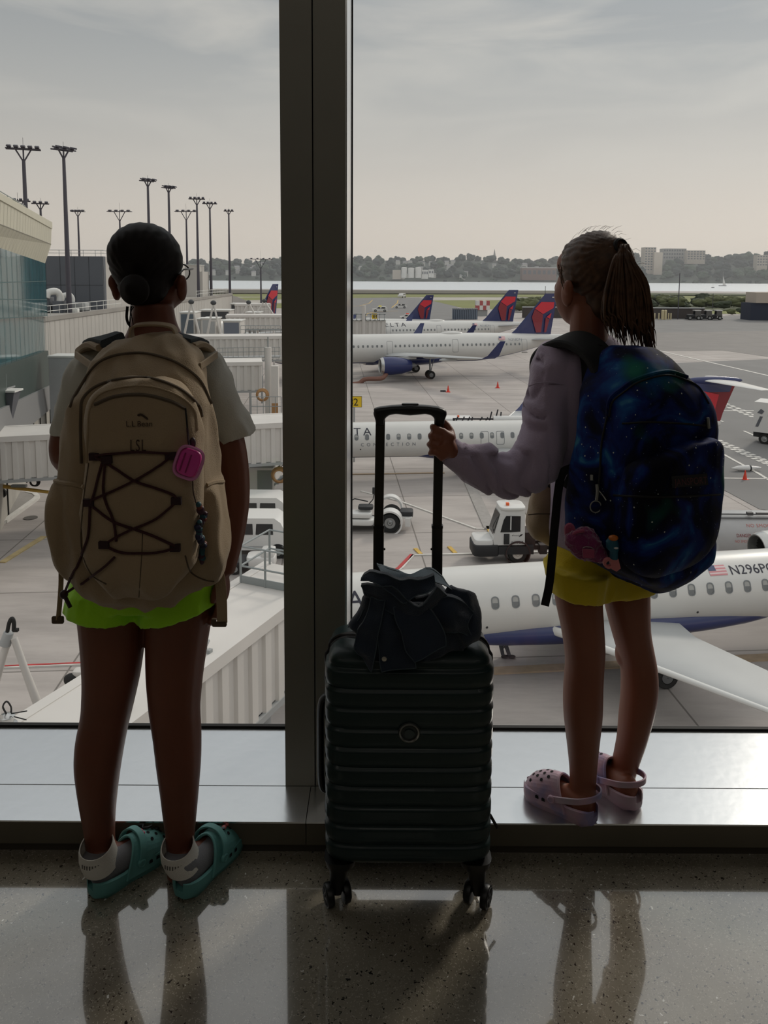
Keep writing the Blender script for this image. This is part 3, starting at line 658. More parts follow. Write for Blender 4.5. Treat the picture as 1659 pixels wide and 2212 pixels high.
def regional_jet(label, ox, oy, th, s, reg, group=None, shades=(), name_x=3.2, exits=(), sub_dx=2.6):
    R, zc, L = 1.345, 2.85, 36.2
    o = thing('regional_jet', label, 'airplane', (ox, oy, GZ), math.radians(th), scale=s, group=group)
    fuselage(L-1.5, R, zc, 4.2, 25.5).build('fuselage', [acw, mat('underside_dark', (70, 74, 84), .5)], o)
    MB().ell((17.6, 0, zc-1.0), (8.2, 1.42, .72), nu=28, nv=14).build('belly_fairing', navy, o)
    fa = [acw]
    for sd in (-1, 1):
        w_ = wing([(14.9, sd*.6, 1.95, 5.4, .13), (16.0, sd*2.6, 2.08, 4.1, .12), (21.2, sd*11.7, 2.75, 1.35, .10)]).build('wing', wingg, o)
        wing([(14.83, sd*.9, 1.96, .55, .8), (15.95, sd*2.6, 2.08, .42, .75), (21.15, sd*11.7, 2.75, .18, .6)]).build('slat', mat('slat_pale', (214, 214, 211), .3), w_)
        wing([(21.2, sd*11.7, 2.75, 1.35, .08), (21.7, sd*12.0, 3.1, 1.1, .08), (22.5, sd*12.3, 4.0, .5, .06)]).build('winglet', navy, w_)
        e = nacelle(o, 26.0, sd*2.35, zc+.48, 4.0, .78, acw); MB().box((28, sd*1.5, zc+.35), (2.4, .9, .25)).build('pylon', acw, e, smooth=False)
        gear(o, 19.2, sd*2.0, 2.0, .46, .3, .5)
    gear(o, 2.6, 0, 1.8, .28, .16, .34)
    z0 = zc+R-.2
    fin = vfin([(28.2, z0-.5, 6.4, .06), (30.6, z0+.6, 4.3, .09), (33.0, z0+3.0, 2.9, .1)]).build('tail_fin', red2, o)
    MB().prism([(30.0, -.24, z0), (32.0, -.24, z0+2.6), (34.4, -.2, z0+2.1), (34.0, -.22, z0+.4)], (0, .48, 0)).build('tail_mark_bright_red', red1, fin, smooth=False)
    MB().ell((34.0, 0, z0+3.2), (2.4, .3, .33)).build('fin_bullet', navy, fin)
    MB().prism([(32.0, -.17, z0+2.3), (32.6, -.15, z0+3.15), (35.6, -.12, z0+3.15), (35.3, -.15, z0+2.3)], (0, .34, 0)).build('fin_cap', navy, fin, smooth=False)
    for sd in (-1, 1): wing([(33.0, sd*.1, z0+3.2, 2.6, .1), (35.5, sd*4.1, z0+3.0, 1.0, .09)]).build('tailplane', acw, o)
    xs = [x for x in np.arange(4.9, 26, .79) if x > 4]
    cabin_windows(o, R, zc, xs, 20, .30, .46, shades)
    for x in exits: outline(R, zc, x, 12, .62, 1.05, .03, 'emergency_exit', seam, o)
    for x in (6, 12.5, 21): MB().ell((x, -R*math.cos(math.radians(-20))-.0, zc-R*math.sin(math.radians(20))), (.05, .03, .05), nu=8, nv=5).build('static_port', dkm, o)
    text_on('DELTA', .92, on_fus(R, zc, name_x, 26), 'airline_name', blkp, o, space=1.35)
    text_on('C O N N E C T I O N', .36, on_fus(R, zc, name_x+sub_dx, -9), 'airline_division', greyp, o, space=1.25)
    flag(o, R, zc, 21.62, 40, .44)
    text_on(reg, .56, on_fus(R, zc, 22.5, 40), 'registration', blkp, o, space=1.02)
    return o
regional_jet('nearest white regional jet with N296PQ on its side and wing reaching toward the terminal', -8.66, 26.46, 9.5, 1.0, 'N296PQ', shades=range(0, 30), name_x=4.5, exits=(), sub_dx=-2.2)
regional_jet('second white regional jet behind the suitcase handle with T tail at right', -7.8, 56.9, 5.5, 1.0, 'N391CA', shades=(0, 1, 3, 5, 6, 9, 11, 12, 14), name_x=3.4, exits=(15.4, 16.6))
airliner('large white airliner with navy engine and tall red and navy tail beside the right girl', -17.2, 111.5, 13.5, 1.07, name_x=5.2)
airliner('white airliner behind the large one, with the airline name and a red and navy tail', -17.0, 143.5, 15, 1.06, name_x=15.0)
airliner('farthest white airliner right of the mullion, smallest red and navy tail', -27.0, 164.0, 15, .92, text=False, full=False)
airliner('airliner behind the boarding bridges at left showing only its red and navy tail', -46, 128, 62, 1.12, text=False, full=False)
# ================================================================== TERMINAL BUILDINGS
cream = mat('cream_panel', (190, 186, 168), .55, var=.03, vscale=.5); cwall = mat('ribbed_white_wall', (184, 180, 174), .6, var=.05, vscale=.3); cseam = mat('panel_seam', (120, 116, 106), .8)
tglass = mat('teal_curtain_glass', (28, 88, 96), .08, spec=.9, coat=0, var=.25, vscale=.5); gmul = mat('thin_mullion', (62, 92, 94), .5)
gbox = mat('grey_metal_cladding', (86, 90, 97), .55, var=.04, vscale=.5); rail_m = mat('galvanised_rail', (142, 148, 148), .5, .3); lgrey = mat('light_grey_box', (160, 162, 162), .6, var=.03); dgreen = mat('dark_green_wall', (52, 66, 62), .45, var=.08, vscale=.6)
roofm = mat('roof_membrane', (150, 146, 140), .85, var=.08, vscale=.4); trimw = mat('white_edge_trim', (214, 214, 210), .6)
def fill(mb, name, m_, par, **k): return mb.build(name, m_, par, world=True, smooth=False, **k)
T = thing('terminal', 'terminal building at far left with cream fascia above teal glass', 'building', (-23, 50, GZ))
A_, B_ = Vector((-20.1, 35, 0)), Vector((-32.9, 75, 0)); dT = (B_-A_).normalized(); nT = Vector((-dT.y, dT.x, 0))
nT = -nT if nT.x > 0 else nT       # nT points into the building
def TP(t, z, o=0): q = A_.lerp(B_, t); return Vector((q.x, q.y, z)) - nT*o
def ZZ(t, z5, z7): return z5+(z7-z5)*(t-.375)/.625
def TQ(t, lv, o=0): return TP(t, ZZ(t, *lv), o)
def slab(mb, lo, hi, o0, o1, t0=0, t1=1.0, dep=7):
    f_ = [TQ(t0, lo, o0), TQ(t1, lo, o0), TQ(t1, hi, o1), TQ(t0, hi, o1)]; b4 = [TP(0, 0)*0+p+nT*dep for p in f_]
    return mb.add(f_+b4, [(0, 1, 2, 3), (0, 4, 5, 1), (1, 5, 6, 2), (2, 6, 7, 3), (3, 7, 4, 0), (7, 6, 5, 4)])
L1, L2, L3, L4 = (6.13, 6.2), (5.68, 5.56), (4.23, 4.06), (2.97, 2.24); LM, LB, LG, LR, LS = (.68, .5), (-1.64, -2.85), (-4.7, -6.2), (-7.3, -9.6), (-9.6, -11.6)
mb = MB(); slab(mb, L4, L3, 0, .6); slab(mb, L3, L2, .6, .7); slab(mb, L2, L1, .78, .78); fill(mb, 'fascia', cream, T)
mb = MB()
for i in range(1, 30):
    t_ = i/30.
    for lo, hi, o0, o1 in ((L4, L3, 0, .6), (L3, L2, .6, .7)):
        a = TQ(t_, lo, o0+.012); c_ = TQ(t_, hi, o1+.012); mb.add([a, a+dT*.04, c_+dT*.04, c_], [(0, 1, 2, 3)])
mb.add([TQ(0, L3, .62), TQ(1, L3, .62), TQ(1, L3, .62)+Vector((0, 0, .05)), TQ(0, L3, .62)+Vector((0, 0, .05))], [(0, 1, 2, 3)])
fill(mb, 'panel_seams', cseam, T)
fill(slab(MB(), LB, L4, 0, 0), 'upper_glazing', tglass, T); fill(slab(MB(), LG, LB, -.3, -.3), 'lower_glazing', tglass, T)
mb = MB()
for i in range(0, 19):
    t_ = i/18.; a = TQ(t_, LG, .02); c_ = TQ(t_, L4, .02); mb.prism([a, a+dT*.035, c_+dT*.035, c_], -nT*.012)
for lv in (LM, LB, (-.4, -1.3)): mb.prism([TQ(0, lv, .02), TQ(1, lv, .02), TQ(1, lv, .02)+Vector((0, 0, .06)), TQ(0, lv, .02)+Vector((0, 0, .06))], -nT*.012)
fill(mb, 'glazing_bars', gmul, T)
fill(slab(MB(), LR, LG, .1, .1, 0, .97), 'green_wall', dgreen, T)
mb = slab(MB(), (-14, -14), LS, .3, .3)
for t_ in (.3, .5, .62, .72, .82, .9): mb.cm = 1; mb.prism([TP(t_, -14, .32), TP(t_+.004, -14, .32), TQ(t_+.004, LS, .32), TQ(t_, LS, .32)], -nT*.05)
mb.cm = 2; slab(mb, LS, LR, .5, .3)
fill(mb, 'ground_floor_wall', [mat('grimy_panels', (166, 162, 154), .8, var=.16, vscale=.5), blk, mat('grey_band', (122, 122, 122), .6)], T)
mb = MB(); a = TP(0, 7.0, -.5); c_ = TP(.8, 7.0, -.5); mb.tube([a, c_], .04, 6)
for i in range(8): q = TP(i*.8/7, 7.0, -.5); mb.cyl(q, q-Vector((0, 0, .9)), .035, n=6)
fill(mb, 'roof_rail', rail_m, T)
# concourse
wx = -33.2
K = thing('concourse', 'long low white ribbed concourse building running away at left', 'building', (wx-6, 120, GZ))
fill(MB().bbox((wx-14, 72, GZ), (wx, 168, -3.4)), 'wall', cwall, K)
mb = MB()
for i in range(80): y = 72.5+i*1.2; mb.bbox((wx, y, GZ), (wx+.015, y+.25, -3.45))
fill(mb, 'wall_ribs', mat('rib_tone', (176, 172, 166), .6), K)  # ribs slightly darker than the wall
fill(MB().bbox((wx-.4, 72, -3.4), (wx+.12, 168, -2.95)).bbox((wx-13.6, 72, -3.4), (wx-.4, 168, -3.2)), 'roof_slab', roofm, K)
MB().prism([(wx+.1, 168, -3.4), (wx+2.6, 171, -4.6), (wx+2.6, 171, -14), (wx+.1, 168, -14)], (-12, 6, 0)).build('end_bay', cwall, K, world=True, smooth=False)
mb = MB()
for (x0, x1, y0, y1, h_, n_) in ((wx-.3, wx-.3, 73, 98, 1.05, 12), (wx-1, wx-1, 140, 167, 1.1, 18)):
    for zz in (h_, h_*.5): mb.cyl((x0, y0, -3+zz), (x1, y1, -3+zz), .035, n=6)
    for i in range(n_+1): q = Vector((x0, y0+(y1-y0)*i/n_, -3)); mb.cyl(q, q+Vector((0, 0, h_)), .03, n=6)
fill(mb, 'roof_rail', trimw, K)
Bx = thing('plant_room', 'dark grey metal clad plant room with top railing on the concourse roof', 'building', (-38, 96, -3.19))
a, c_ = P(90, 553, 95), P(225, 672, 95)
fill(MB().bbox((a.x-6, 95, -3.19), (c_.x, 96, a.z)), 'dark_front', gbox, Bx); fill(MB().bbox((a.x-6, 96, -3.19), (c_.x, 134, a.z-.02)), 'pale_side', cwall, Bx)
mb = MB()
for k in range(-1, 5): x = a.x+k*(c_.x-a.x)/4.2+.4; mb.bbox((x, 94.97, -3.1), (x+.05, 95, a.z))
zz = P(150, 616, 95).z; mb.bbox((a.x-6, 94.97, zz), (c_.x, 95, zz+.05)); fill(mb, 'cladding_joints', mat('dark_joint', (60, 63, 68), .7), Bx)
mb = MB()
for z in (a.z+.75, a.z+.4): mb.cyl((a.x-6, 95.4, z), (c_.x, 95.4, z), .03, n=6); mb.cyl((c_.x-.3, 95.4, z), (c_.x-.3, 133, z), .03, n=6)
for i in range(7): q = Vector((a.x-1+i*(c_.x-a.x)/5., 95.4, a.z)); mb.cyl(q, q+Vector((0, 0, .78)), .03, n=6)
for i in range(16): q = Vector((c_.x-.3, 95.4+i*2.5, a.z)); mb.cyl(q, q+Vector((0, 0, .78)), .03, n=6)
fill(mb, 'railing', rail_m, Bx)
a, c_ = P(405, 573, 150), P(437, 640, 150)
St = thing('stair_tower', 'small beige roof tower right behind the left girl head', 'building', ((a.x+c_.x)/2-1, 152, -3.19))
fill(MB().bbox((a.x-4, 150, -3.19), (a.x+1.8, 156, a.z)), 'high_block', cwall, St); fill(MB().bbox((a.x+1.8, 150.5, -3.19), (c_.x, 156, a.z-1.2)), 'low_block', cwall, St); fill(MB().bbox((a.x-4.1, 149.9, a.z), (a.x+1.9, 156, a.z+.12)), 'parapet', trimw, St)
def hood(px, py, Y, h, lab):
    q = P(px, py, Y); q.z = -3.19; o = thing('vent_hood', lab, 'vent', tuple(q)); w = h*.4
    MB().loft([[(x, y, z) for x, y in ((-w/2, -w), (w/2, -w), (w/2, w), (-w/2, w))] for z in (0, h*.55)]).build('duct', gbox, o, smooth=False)
    MB().tube(spline([(0, 0, h*.5), (0, 0, h*.8), (-w*.3, -w*.3, h), (-w, -w*.8, h*.95), (-w*1.2, -w, h*.72)], 4), w*.42, 10).build('gooseneck', trimw, o)
hood(131, 680, 88, 2.4, 'larger white gooseneck roof vent left of the second mast'); hood(157, 680, 92, 1.9, 'smaller white gooseneck roof vent right of the second mast')
def rbox_thing(name, lab, cat, px, py, Y, sz, m_, z=-3.19, base_m=None):
    q = P(px, py, Y); o = thing(name, lab, cat, (q.x, Y, z)); MB().rbox((0, 0, sz[2]/2+.15), sz, .05, e=8).build('casing', m_, o); MB().bbox((-sz[0]/2, -sz[1]/2, 0), (sz[0]/2, sz[1]/2, .15)).build('base_frame', base_m or dkm, o, smooth=False); return o
rbox_thing('roof_unit', 'dark grey air handling unit against the plant room wall', 'roof unit', 103, 670, 88, (1.1, 1.4, 1.6), gbox)
rbox_thing('roof_unit', 'low grey air handler right of the mast on the concourse roof', 'roof unit', 172, 672, 90, (1.9, 1.4, .9), lgrey)
rbox_thing('roof_unit', 'small cream box on the concourse roof by the rail', 'roof unit', 164, 674, 84, (.6, .6, .5), trimw)
# pale box building near the terminal end
a, c_ = P(104, 772, 67), P(205, 960, 67)
PB = thing('service_box', 'tall pale grey service tower left of the left girl shoulder', 'building', ((a.x+c_.x)/2, 68, GZ)); fill(MB().bbox((a.x, 67, GZ), (c_.x, 69, a.z)), 'wall', lgrey, PB); fill(MB().bbox((a.x-.05, 66.95, a.z), (c_.x+.05, 69.05, a.z+.15)), 'coping', trimw, PB)
# ------------------------------------------------------------------ light masts
poles = mat('mast_steel', (78, 76, 84), .5, .4)
def mast(pxt, pyt, Y, hw, nl, lab, rz=0, zb=-3.19, r=.3, group=None):
    top = P(pxt, pyt, Y); o = thing('light_mast', lab, 'light mast', (top.x, Y, zb), rz, group=group); H = top.z-zb; a = hw*.42
    MB().cyl((0, 0, 0), (0, 0, H-hw*.35), r, r*.55, 12).build('pole', poles, o)
    MB().cyl((0, 0, H-hw*.4), (-a*.55, 0, H), .09, .09, 6).cyl((0, 0, H-hw*.4), (a*.55, 0, H), .09, .09, 6).cyl((0, 0, H-hw*.4), (0, 0, H+.3), .09, n=6).build('brace', poles, o)
    MB().cyl((-hw/2, -.35, H), (hw/2, -.35, H), .08, n=6).cyl((-hw/2, .35, H), (hw/2, .35, H), .08, n=6).cyl((0, 0, H), (0, 0, H+hw*.35), .02, n=5).build('crossarm', poles, o)
    lm = MB().box((0, -.35, .13), (.42, .75, .16), Matrix.Rotation(.25, 3, 'X')).box((0, -.35, .0), (.08, .08, .2)); first = None
    for i in range(nl):
        x = -hw/2+hw*(i+.5)/nl
        for s in (-.25, .45):
            if first is None: first = lm.build('floodlight', poles, o, smooth=False); q = first
            else: q = first.copy(); C.objects.link(q); q.parent = o
            q.location = (x, s, H+.1)
    return o
mast(50, 322, 88, 3.6, 5, 'tallest light mast at far left above the cream fascia', .35, r=.34); mast(137, 324, 88, 2.6, 3, 'tall light mast standing between the fascia and the left girl head', .9, r=.32)
mast(38, 434, 120, 3.6, 4, 'light mast partly behind the fascia, left of the tallest one', .4); mast(87, 440, 125, 2.6, 3, 'light mast just above the right end of the fascia', .5)
mast(168, 457, 170, 3.0, 4, 'light mast above the plant room, third from the left girl head'); mast(258, 457, 172, 5.4, 4, 'wide armed light mast rising left above the left girl head')
mast(319, 391, 118, 2.4, 3, 'light mast directly above the left girl head, taller of two', .8); mast(364, 406, 127, 2.2, 3, 'light mast above the right side of the left girl head', .9)
mast(402, 457, 172, 5.0, 4, 'wide armed light mast right of the left girl head'); mast(425, 430, 146, 3.0, 4, 'light mast close behind the wide armed one', .2)
mast(453, 440, 156, 2.9, 4, 'light mast second left of the mullion group', .2); mast(494, 456, 174, 2.2, 3, 'light mast nearest the mullion on the left', .2)
mast(563, 560, 230, 7.2, 4, 'short light mast on the apron beside the small red tail', zb=GZ, r=.35)
# ------------------------------------------------------------------ boarding bridges
jw = mat('bridge_white', (200, 196, 191), .5, var=.05, vscale=.6); jroof = mat('bridge_roof', (206, 202, 197), .6, var=.06, vscale=.5); jfr = mat('bridge_frame', (150, 152, 152), .5); jdk = mat('bridge_dark', (66, 68, 70), .6)
def bridge(lab, A, B, zt, H=2.75, Wd=3.2, rib=.62, cols=(), trim=True, cap=True):
    A, B = Vector((A[0], A[1], 0)), Vector((B[0], B[1], 0)); L = (B-A).length; d = (B-A).normalized(); ang = math.atan2(d.y, d.x)
    o = thing('boarding_bridge', lab, 'boarding bridge', (A.x, A.y, zt-H), ang); n_ = int(L/rib); pr = []
    for i in range(n_):
        x = i*L/n_; w = L/n_; pr += [(x, 0), (x+w*.42, 0), (x+w*.5, .09), (x+w*.92, .09)]
    pr.append((L, 0)); mb = MB()
    for s, y0 in ((1, 0), (-1, Wd)):
        mb.add([(x, y0-s*dp, .15) for x, dp in pr]+[(x, y0-s*dp, H-.32) for x, dp in pr], [(i, i+1, len(pr)+i+1, len(pr)+i) for i in range(len(pr)-1)])
    mb.build('side_panels', jw, o, smooth=False)
    MB().bbox((0, .0, .1), (L, Wd, .2)).bbox((0, .01, H-.35), (.08, Wd-.01, .2)).bbox((L-.08, .01, H-.35), (L, Wd-.01, .2)).build('shell', jdk, o, smooth=False)
    MB().bbox((-.05, -.14, H-.33), (L+.05, .16, H)).bbox((-.05, Wd-.16, H-.33), (L+.05, Wd+.14, H)).bbox((0, .16, H-.1), (L, Wd-.16, H-.02)).build('roof', jroof, o, smooth=False)
    MB().bbox((-.05, -.12, -.02), (L+.05, .1, .16)).bbox((-.05, Wd-.1, -.02), (L+.05, Wd+.12, .16)).build('lower_rail', jfr, o, smooth=False)
    for x in cols:
        c2 = MB().cyl((x, Wd/2-.9, 0), (x, Wd/2-.9, GZ-(zt-H)+.5), .16, n=10).cyl((x, Wd/2+.9, 0), (x, Wd/2+.9, GZ-(zt-H)+.5), .16, n=10).bbox((x-.5, Wd/2-1.2, GZ-(zt-H)+.5), (x+.5, Wd/2+1.2, GZ-(zt-H)+.8)).build('support', jfr, o)
        for s in (-.9, .9): MB().lathe([(-.18, .2), (-.18, .5), (.18, .5), (.18, .2)], (x, Wd/2+s*1.25, GZ-(zt-H)+.5), (0, 1, 0), 16, cap=True).build('wheel', tyre, o)
    return o
J1 = bridge('nearest white corrugated boarding bridge at lower left behind the left girl legs', (-7.2, 10.3), (-1.75, 22.75), -7.72, cols=(), Wd=2.1)
MB().cyl((1.6, 1.05, -3.45), (1.6, 1.05, 0), .22, n=12).cyl((11.5, 1.05, -3.45), (11.5, 1.05, 0), .3, n=14).build('support', jfr, J1)
mb = MB(); L_ = 13.5
for x, y in ((11.9, .2), (11.9, 1.95), (13.5, .2), (13.5, 1.95), (11.9, 1.1)): mb.cyl((x, y, 2.7), (x, y, 3.85), .035, n=8)
for z in (3.25, 3.85):
    for p_, q_ in (((11.9, .2), (13.5, .2)), ((11.9, 1.95), (13.5, 1.95)), ((11.9, .2), (11.9, 1.95)), ((13.5, .2), (13.5, 1.95))): mb.cyl((p_[0], p_[1], z), (q_[0], q_[1], z), .03, n=8)
mb.box((12.7, .2, 2.85), (1.6, .03, .22)); mb.box((11.9, 1.07, 2.85), (.03, 1.75, .22)); mb.build('roof_railing', rail_m, J1)
mb = MB()
for x in (5.2, 6.6, 8.0): mb.tube([(x, .3, 2.75), (x, .3, 2.88), (x+.25, .4, 2.9)], .03, 6); mb.box((x, .2, 2.78), (.12, .1, .1))
mb.build('lifting_lug', jfr, J1)
bridge('long white corrugated boarding bridge crossing behind the left girl arms at elbow height', (-31, 41.2), (-3.9, 49.4), -8.1, cols=(16,))
bridge('corrugated boarding bridge behind the left girl right sleeve', (-21, 66.5), (-10.9, 68.3), -6.45, cols=(5,))
bridge('corrugated boarding bridge with railing above, level with the left girl shoulder', (-26, 80.5), (-9.2, 83.2), -5.3, cols=(8,))
bridge('short pale boarding bridge below the A shaped hoists near the mullion', (-20.5, 99.5), (-13.4, 100.6), -4.0, H=2.0, cols=(3,))
bridge('small distant boarding bridge just below the small red tail', (-23.5, 121), (-18, 122), -3.4, H=1.9, cols=(3,))
# cabs and canopies between the bridges
def cab(px0, py0, px1, py1, Y, lab, face=lgrey, dep=3):
    a, c_ = P(px0, py0, Y), P(px1, py1, Y); o = thing('bridge_cab', lab, 'bridge cab', ((a.x+c_.x)/2, Y, c_.z)); w, h = c_.x-a.x, a.z-c_.z
    MB().bbox((-w/2, 0, 0), (w/2, dep, h)).build('shell', jw, o, smooth=False); MB().bbox((-w/2+.15, -.04, .1), (w/2-.15, 0, h-.15)).build('front_panel', face, o, smooth=False)
    MB().bbox((-w/2-.1, -.1, h), (w/2+.1, dep+.1, h+.12)).build('roof', trimw, o, smooth=False)
    if c_.z > GZ+1: MB().cyl((0, dep/2, GZ-c_.z), (0, dep/2, 0), .25, n=10).build('support', jfr, o)
    return o
cab(435, 689, 467, 722, 92, 'white framed grey cab left of the dark one among the boarding bridges'); cab(481, 694, 519, 723, 92, 'boarding bridge cab with dark blue grey front panel', mat('slate_panel', (104, 110, 122), .5))
cab(531, 676, 560, 695, 108, 'grey fronted cab below the third A shaped hoist', mat('slate_panel', (104, 110, 122))); cab(432, 671, 496, 690, 104, 'low canopy roofed cab behind the hoists', jdk); cab(498, 657, 550, 671, 125, 'farthest low canopy with dark opening', jdk)
cab(425, 690, 436, 722, 93, 'narrow grey post cab beside the left girl neck')
cab(388, 676, 421, 722, 94, 'blue grey louvred shed just right of the left girl neck', mat('blue_grey_louvre', (88, 98, 108), .5))
def hoist(px, pyt, pyb, Y, w, lab):
    a, c_ = P(px, pyt, Y), P(px, pyb, Y); h = a.z-c_.z; o = thing('a_frame_hoist', lab, 'hoist', (a.x, Y, c_.z))
    for s in (-1, 1): MB().cyl((s*w/2, 0, 0), (0, 0, h), .14, .1, 8).build('leg', jw, o)
    MB().ell((0, 0, h), (.35, .3, .28), nu=10, nv=6).build('pulley', jdk, o); MB().cyl((-w*.28, 0, h*.42), (w*.28, 0, h*.42), .06, n=6).build('tie_bar', jw, o)
    MB().cyl((-w/2, 0, GZ-c_.z), (-w/2, 0, 0), .12, n=8).cyl((w/2, 0, GZ-c_.z), (w/2, 0, 0), .12, n=8).build('post', jw, o)
hoist(413, 652, 718, 88, 1.6, 'leftmost A shaped white hoist frame beside the spectacles'); hoist(461, 654, 722, 88, 1.5, 'second A shaped white hoist frame from the left'); hoist(537, 653, 692, 104, 2.4, 'third A shaped white hoist frame, wide legged'); hoist(571, 650, 680, 110, 2.6, 'A shaped white hoist frame nearest the mullion')
a = P(579, 750, 66); o = thing('bridge_column', 'tall white boarding bridge column beside the yellow hoses', 'column', (a.x, 66, GZ)); MB().cyl((0, 0, 0), (0, 0, a.z-GZ), .3, n=14).build('shaft', jw, o); MB().cyl((0, 0, a.z-GZ), (0, 0, a.z-GZ+.9), .06, n=6).build('antenna', rail_m, o)
a = P(594, 790, 65); o = thing('lift_leg', 'white box leg with orange lower half right of the tall column', 'column', (a.x, 65, GZ)); MB().bbox((-.3, -.3, 2.2), (.3, .3, a.z-GZ)).build('upper_leg', jw, o, smooth=False); MB().bbox((-.26, -.26, 0), (.26, .26, 2.2)).bbox((-.27, -.3, 3.2), (.27, -.31, 4.4)).build('lower_leg', mat('orange_hose', (164, 124, 82), .7), o, smooth=False)
def coil(px, py, Y, r, lab, m_=None, z=None):
    q = P(px, py, Y); o = thing('coiled_hose', lab, 'hose', (q.x, Y, q.z-r)); mb = MB()
    for k in range(3): mb.tube([(r*(1-.12*k)*math.cos(t), -.1*k, r+r*(1-.12*k)*math.sin(t)) for t in np.linspace(0, 6.28, 28)], r*.14, 7)
    mb.build('hose', m_ or MATS['orange_hose'], o); MB().cyl((0, .1, r*1.6), (0, .1, r*2+1.1), .05, n=6).build('hanger', jfr, o)
coil(567, 853, 64, .5, 'coiled orange hose under the bridge behind the right sleeve'); coil(604, 1026, 49, .5, 'coiled orange hose beside the mullion at elbow height'); coil(76, 1040, 45, .28, 'small black coiled cable under the long bridge at left', blk)
# platform railing + stairs
def railing(lab, pts, h, name='platform_railing', n_=5):
    o = thing(name, lab, 'railing', tuple((pts[0]+pts[-1])/2)); mb = MB()
    for a, c_ in zip(pts[:-1], pts[1:]):
        for k in (1, .55): mb.cyl(a+Vector((0, 0, h*k)), c_+Vector((0, 0, h*k)), .03, n=6)
        for i in range(n_+1): q = a.lerp(c_, i/n_); mb.cyl(q, q+Vector((0, 0, h)), .025, n=6)
    mb.build('rails', rail_m, o, world=True)
    mb = MB(); [mb.prism([a, c_, c_+Vector((0, 1.2, 0)), a+Vector((0, 1.2, 0))], (0, 0, -.12)) for a, c_ in zip(pts[:-1], pts[1:])]; fill(mb, 'platform', jfr, o)
    q = pts[0].lerp(pts[1], .5)+Vector((0, .6, 0)); MB().cyl(Vector((q.x, q.y, GZ)), q, .12, n=8).build('post', jfr, o, world=True)
railing('grey platform railing just below the orange hose near the mullion', [P(543, 903, 60), P(608, 903, 60)], 1.7)
railing('long grey walkway railing crossing in front of the upper boarding bridges', [P(470, 772, 78), P(605, 770, 78)], .95, n_=12)
railing('grey railing at the foot of the A shaped hoists', [P(520, 722, 90), P(606, 722, 90)], 1.0, n_=8)
railing('grey handrail at the far left edge above the ramp', [P(-20, 858, 50), P(14, 838, 50)], .9, n_=3)
o = thing('boarding_stairs', 'grey metal stairs beside the white vans near the mullion', 'stairs', tuple(G(595, 1082, GZ))); mb = MB()
for k in range(8): mb.box((-1.2+k*.33, 0, .25+k*.27), (.36, 1.1, .05))
mb.build('tread', rail_m, o, smooth=False); mb = MB()
for s in (-.55, .55): mb.cyl((-1.4, s, .1), (1.3, s, 2.3), .05, n=6).cyl((-1.4, s, 1.0), (1.3, s, 3.2), .03, n=6).cyl((-1.4, s, .1), (-1.4, s, 1.0), .03, n=6).cyl((1.3, s, 0), (1.3, s, 3.2), .04, n=6)
mb.build('stringer', rail_m, o)
a = P(566, 1062, 50); o = thing('air_unit', 'white cooling unit with grey louvre panel under the long boarding bridge', 'air unit', (a.x, 50, a.z)); MB().bbox((-.85, 0, 0), (.75, 1.2, 1.6)).build('casing', jw, o, smooth=False); MB().bbox((-.3, -.03, .15), (.68, 0, 1.45)).build('louvre', mat('louvre_grey', (120, 122, 122), .6), o, smooth=False); MB().bbox((-.8, .1, GZ-a.z), (.7, 1.1, 0)).build('stand', jfr, o, smooth=False)
# sloped grey chute at far left
a = P(15, 845, 50); o = thing('lifting_hopper', 'grey funnel shaped hopper with pale rim at far left', 'hopper', (a.x, 50, P(15, 930, 50).z)); H_ = a.z-P(15, 930, 50).z
MB().loft([[(x*s_, y*s_, z) for x, y in ((-.9, -.5), (.7, -.5), (.7, .5), (-.9, .5))] for s_, z in ((.15, 0), (.35, H_*.3), (1, H_))]).build('bin', mat('hopper_grey', (92, 94, 100), .5), o, smooth=False); MB().bbox((-1, -.6, H_), (.8, .6, H_+.12)).build('rim', trimw, o, smooth=False); MB().cyl((0, 0, GZ-(a.z-H_)), (0, 0, 0), .1, n=8).build('post', jdk, o)
# low kerbed walkway at the left + tow bar
sl = GP([(-60, 1066), (58, 1067), (74, 1070), (81, 1076), (76, 1082), (10, 1130), (-60, 1150)])
fill(flatpoly(sl, GZ+.16, .15), 'kerbed_walkway', mat('walkway_grey', (146, 142, 137), .8, var=.08), apron)
mb = MB()
for a, c_ in zip(sl[1:-1], sl[2:]): d = (c_-a).normalized(); s_ = Vector((-d.y, d.x, 0))*.16; mb.prism([a-s_, c_-s_, c_+s_, a+s_], (0, 0, .2))
fill(mb, 'kerb', paint, apron)
ylw = mat('tow_bar_yellow', (196, 158, 72), .5, var=.15, vscale=3)
a, c_ = P(-30, 1046, 46), P(105, 1063, 46); o = thing('tow_bar', 'yellow aircraft tow bar lying below the long bridge at far left', 'tow bar', (a.x, 46, GZ)); MB().cyl(a, c_, .13, .1, 10).build('bar', ylw, o, world=True); m_ = a.lerp(c_, .45)
MB().lathe([(-.08, .12), (-.08, .3), (.08, .3), (.08, .12)], (m_.x-.8, 46, m_.z-.35), (0, 1, 0), 16, cap=True).build('wheel', tyre, o, world=True); MB().box(m_+Vector((.3, 0, .12)), (.9, .25, .14)).build('bracket', rail_m, o, world=True, smooth=False)
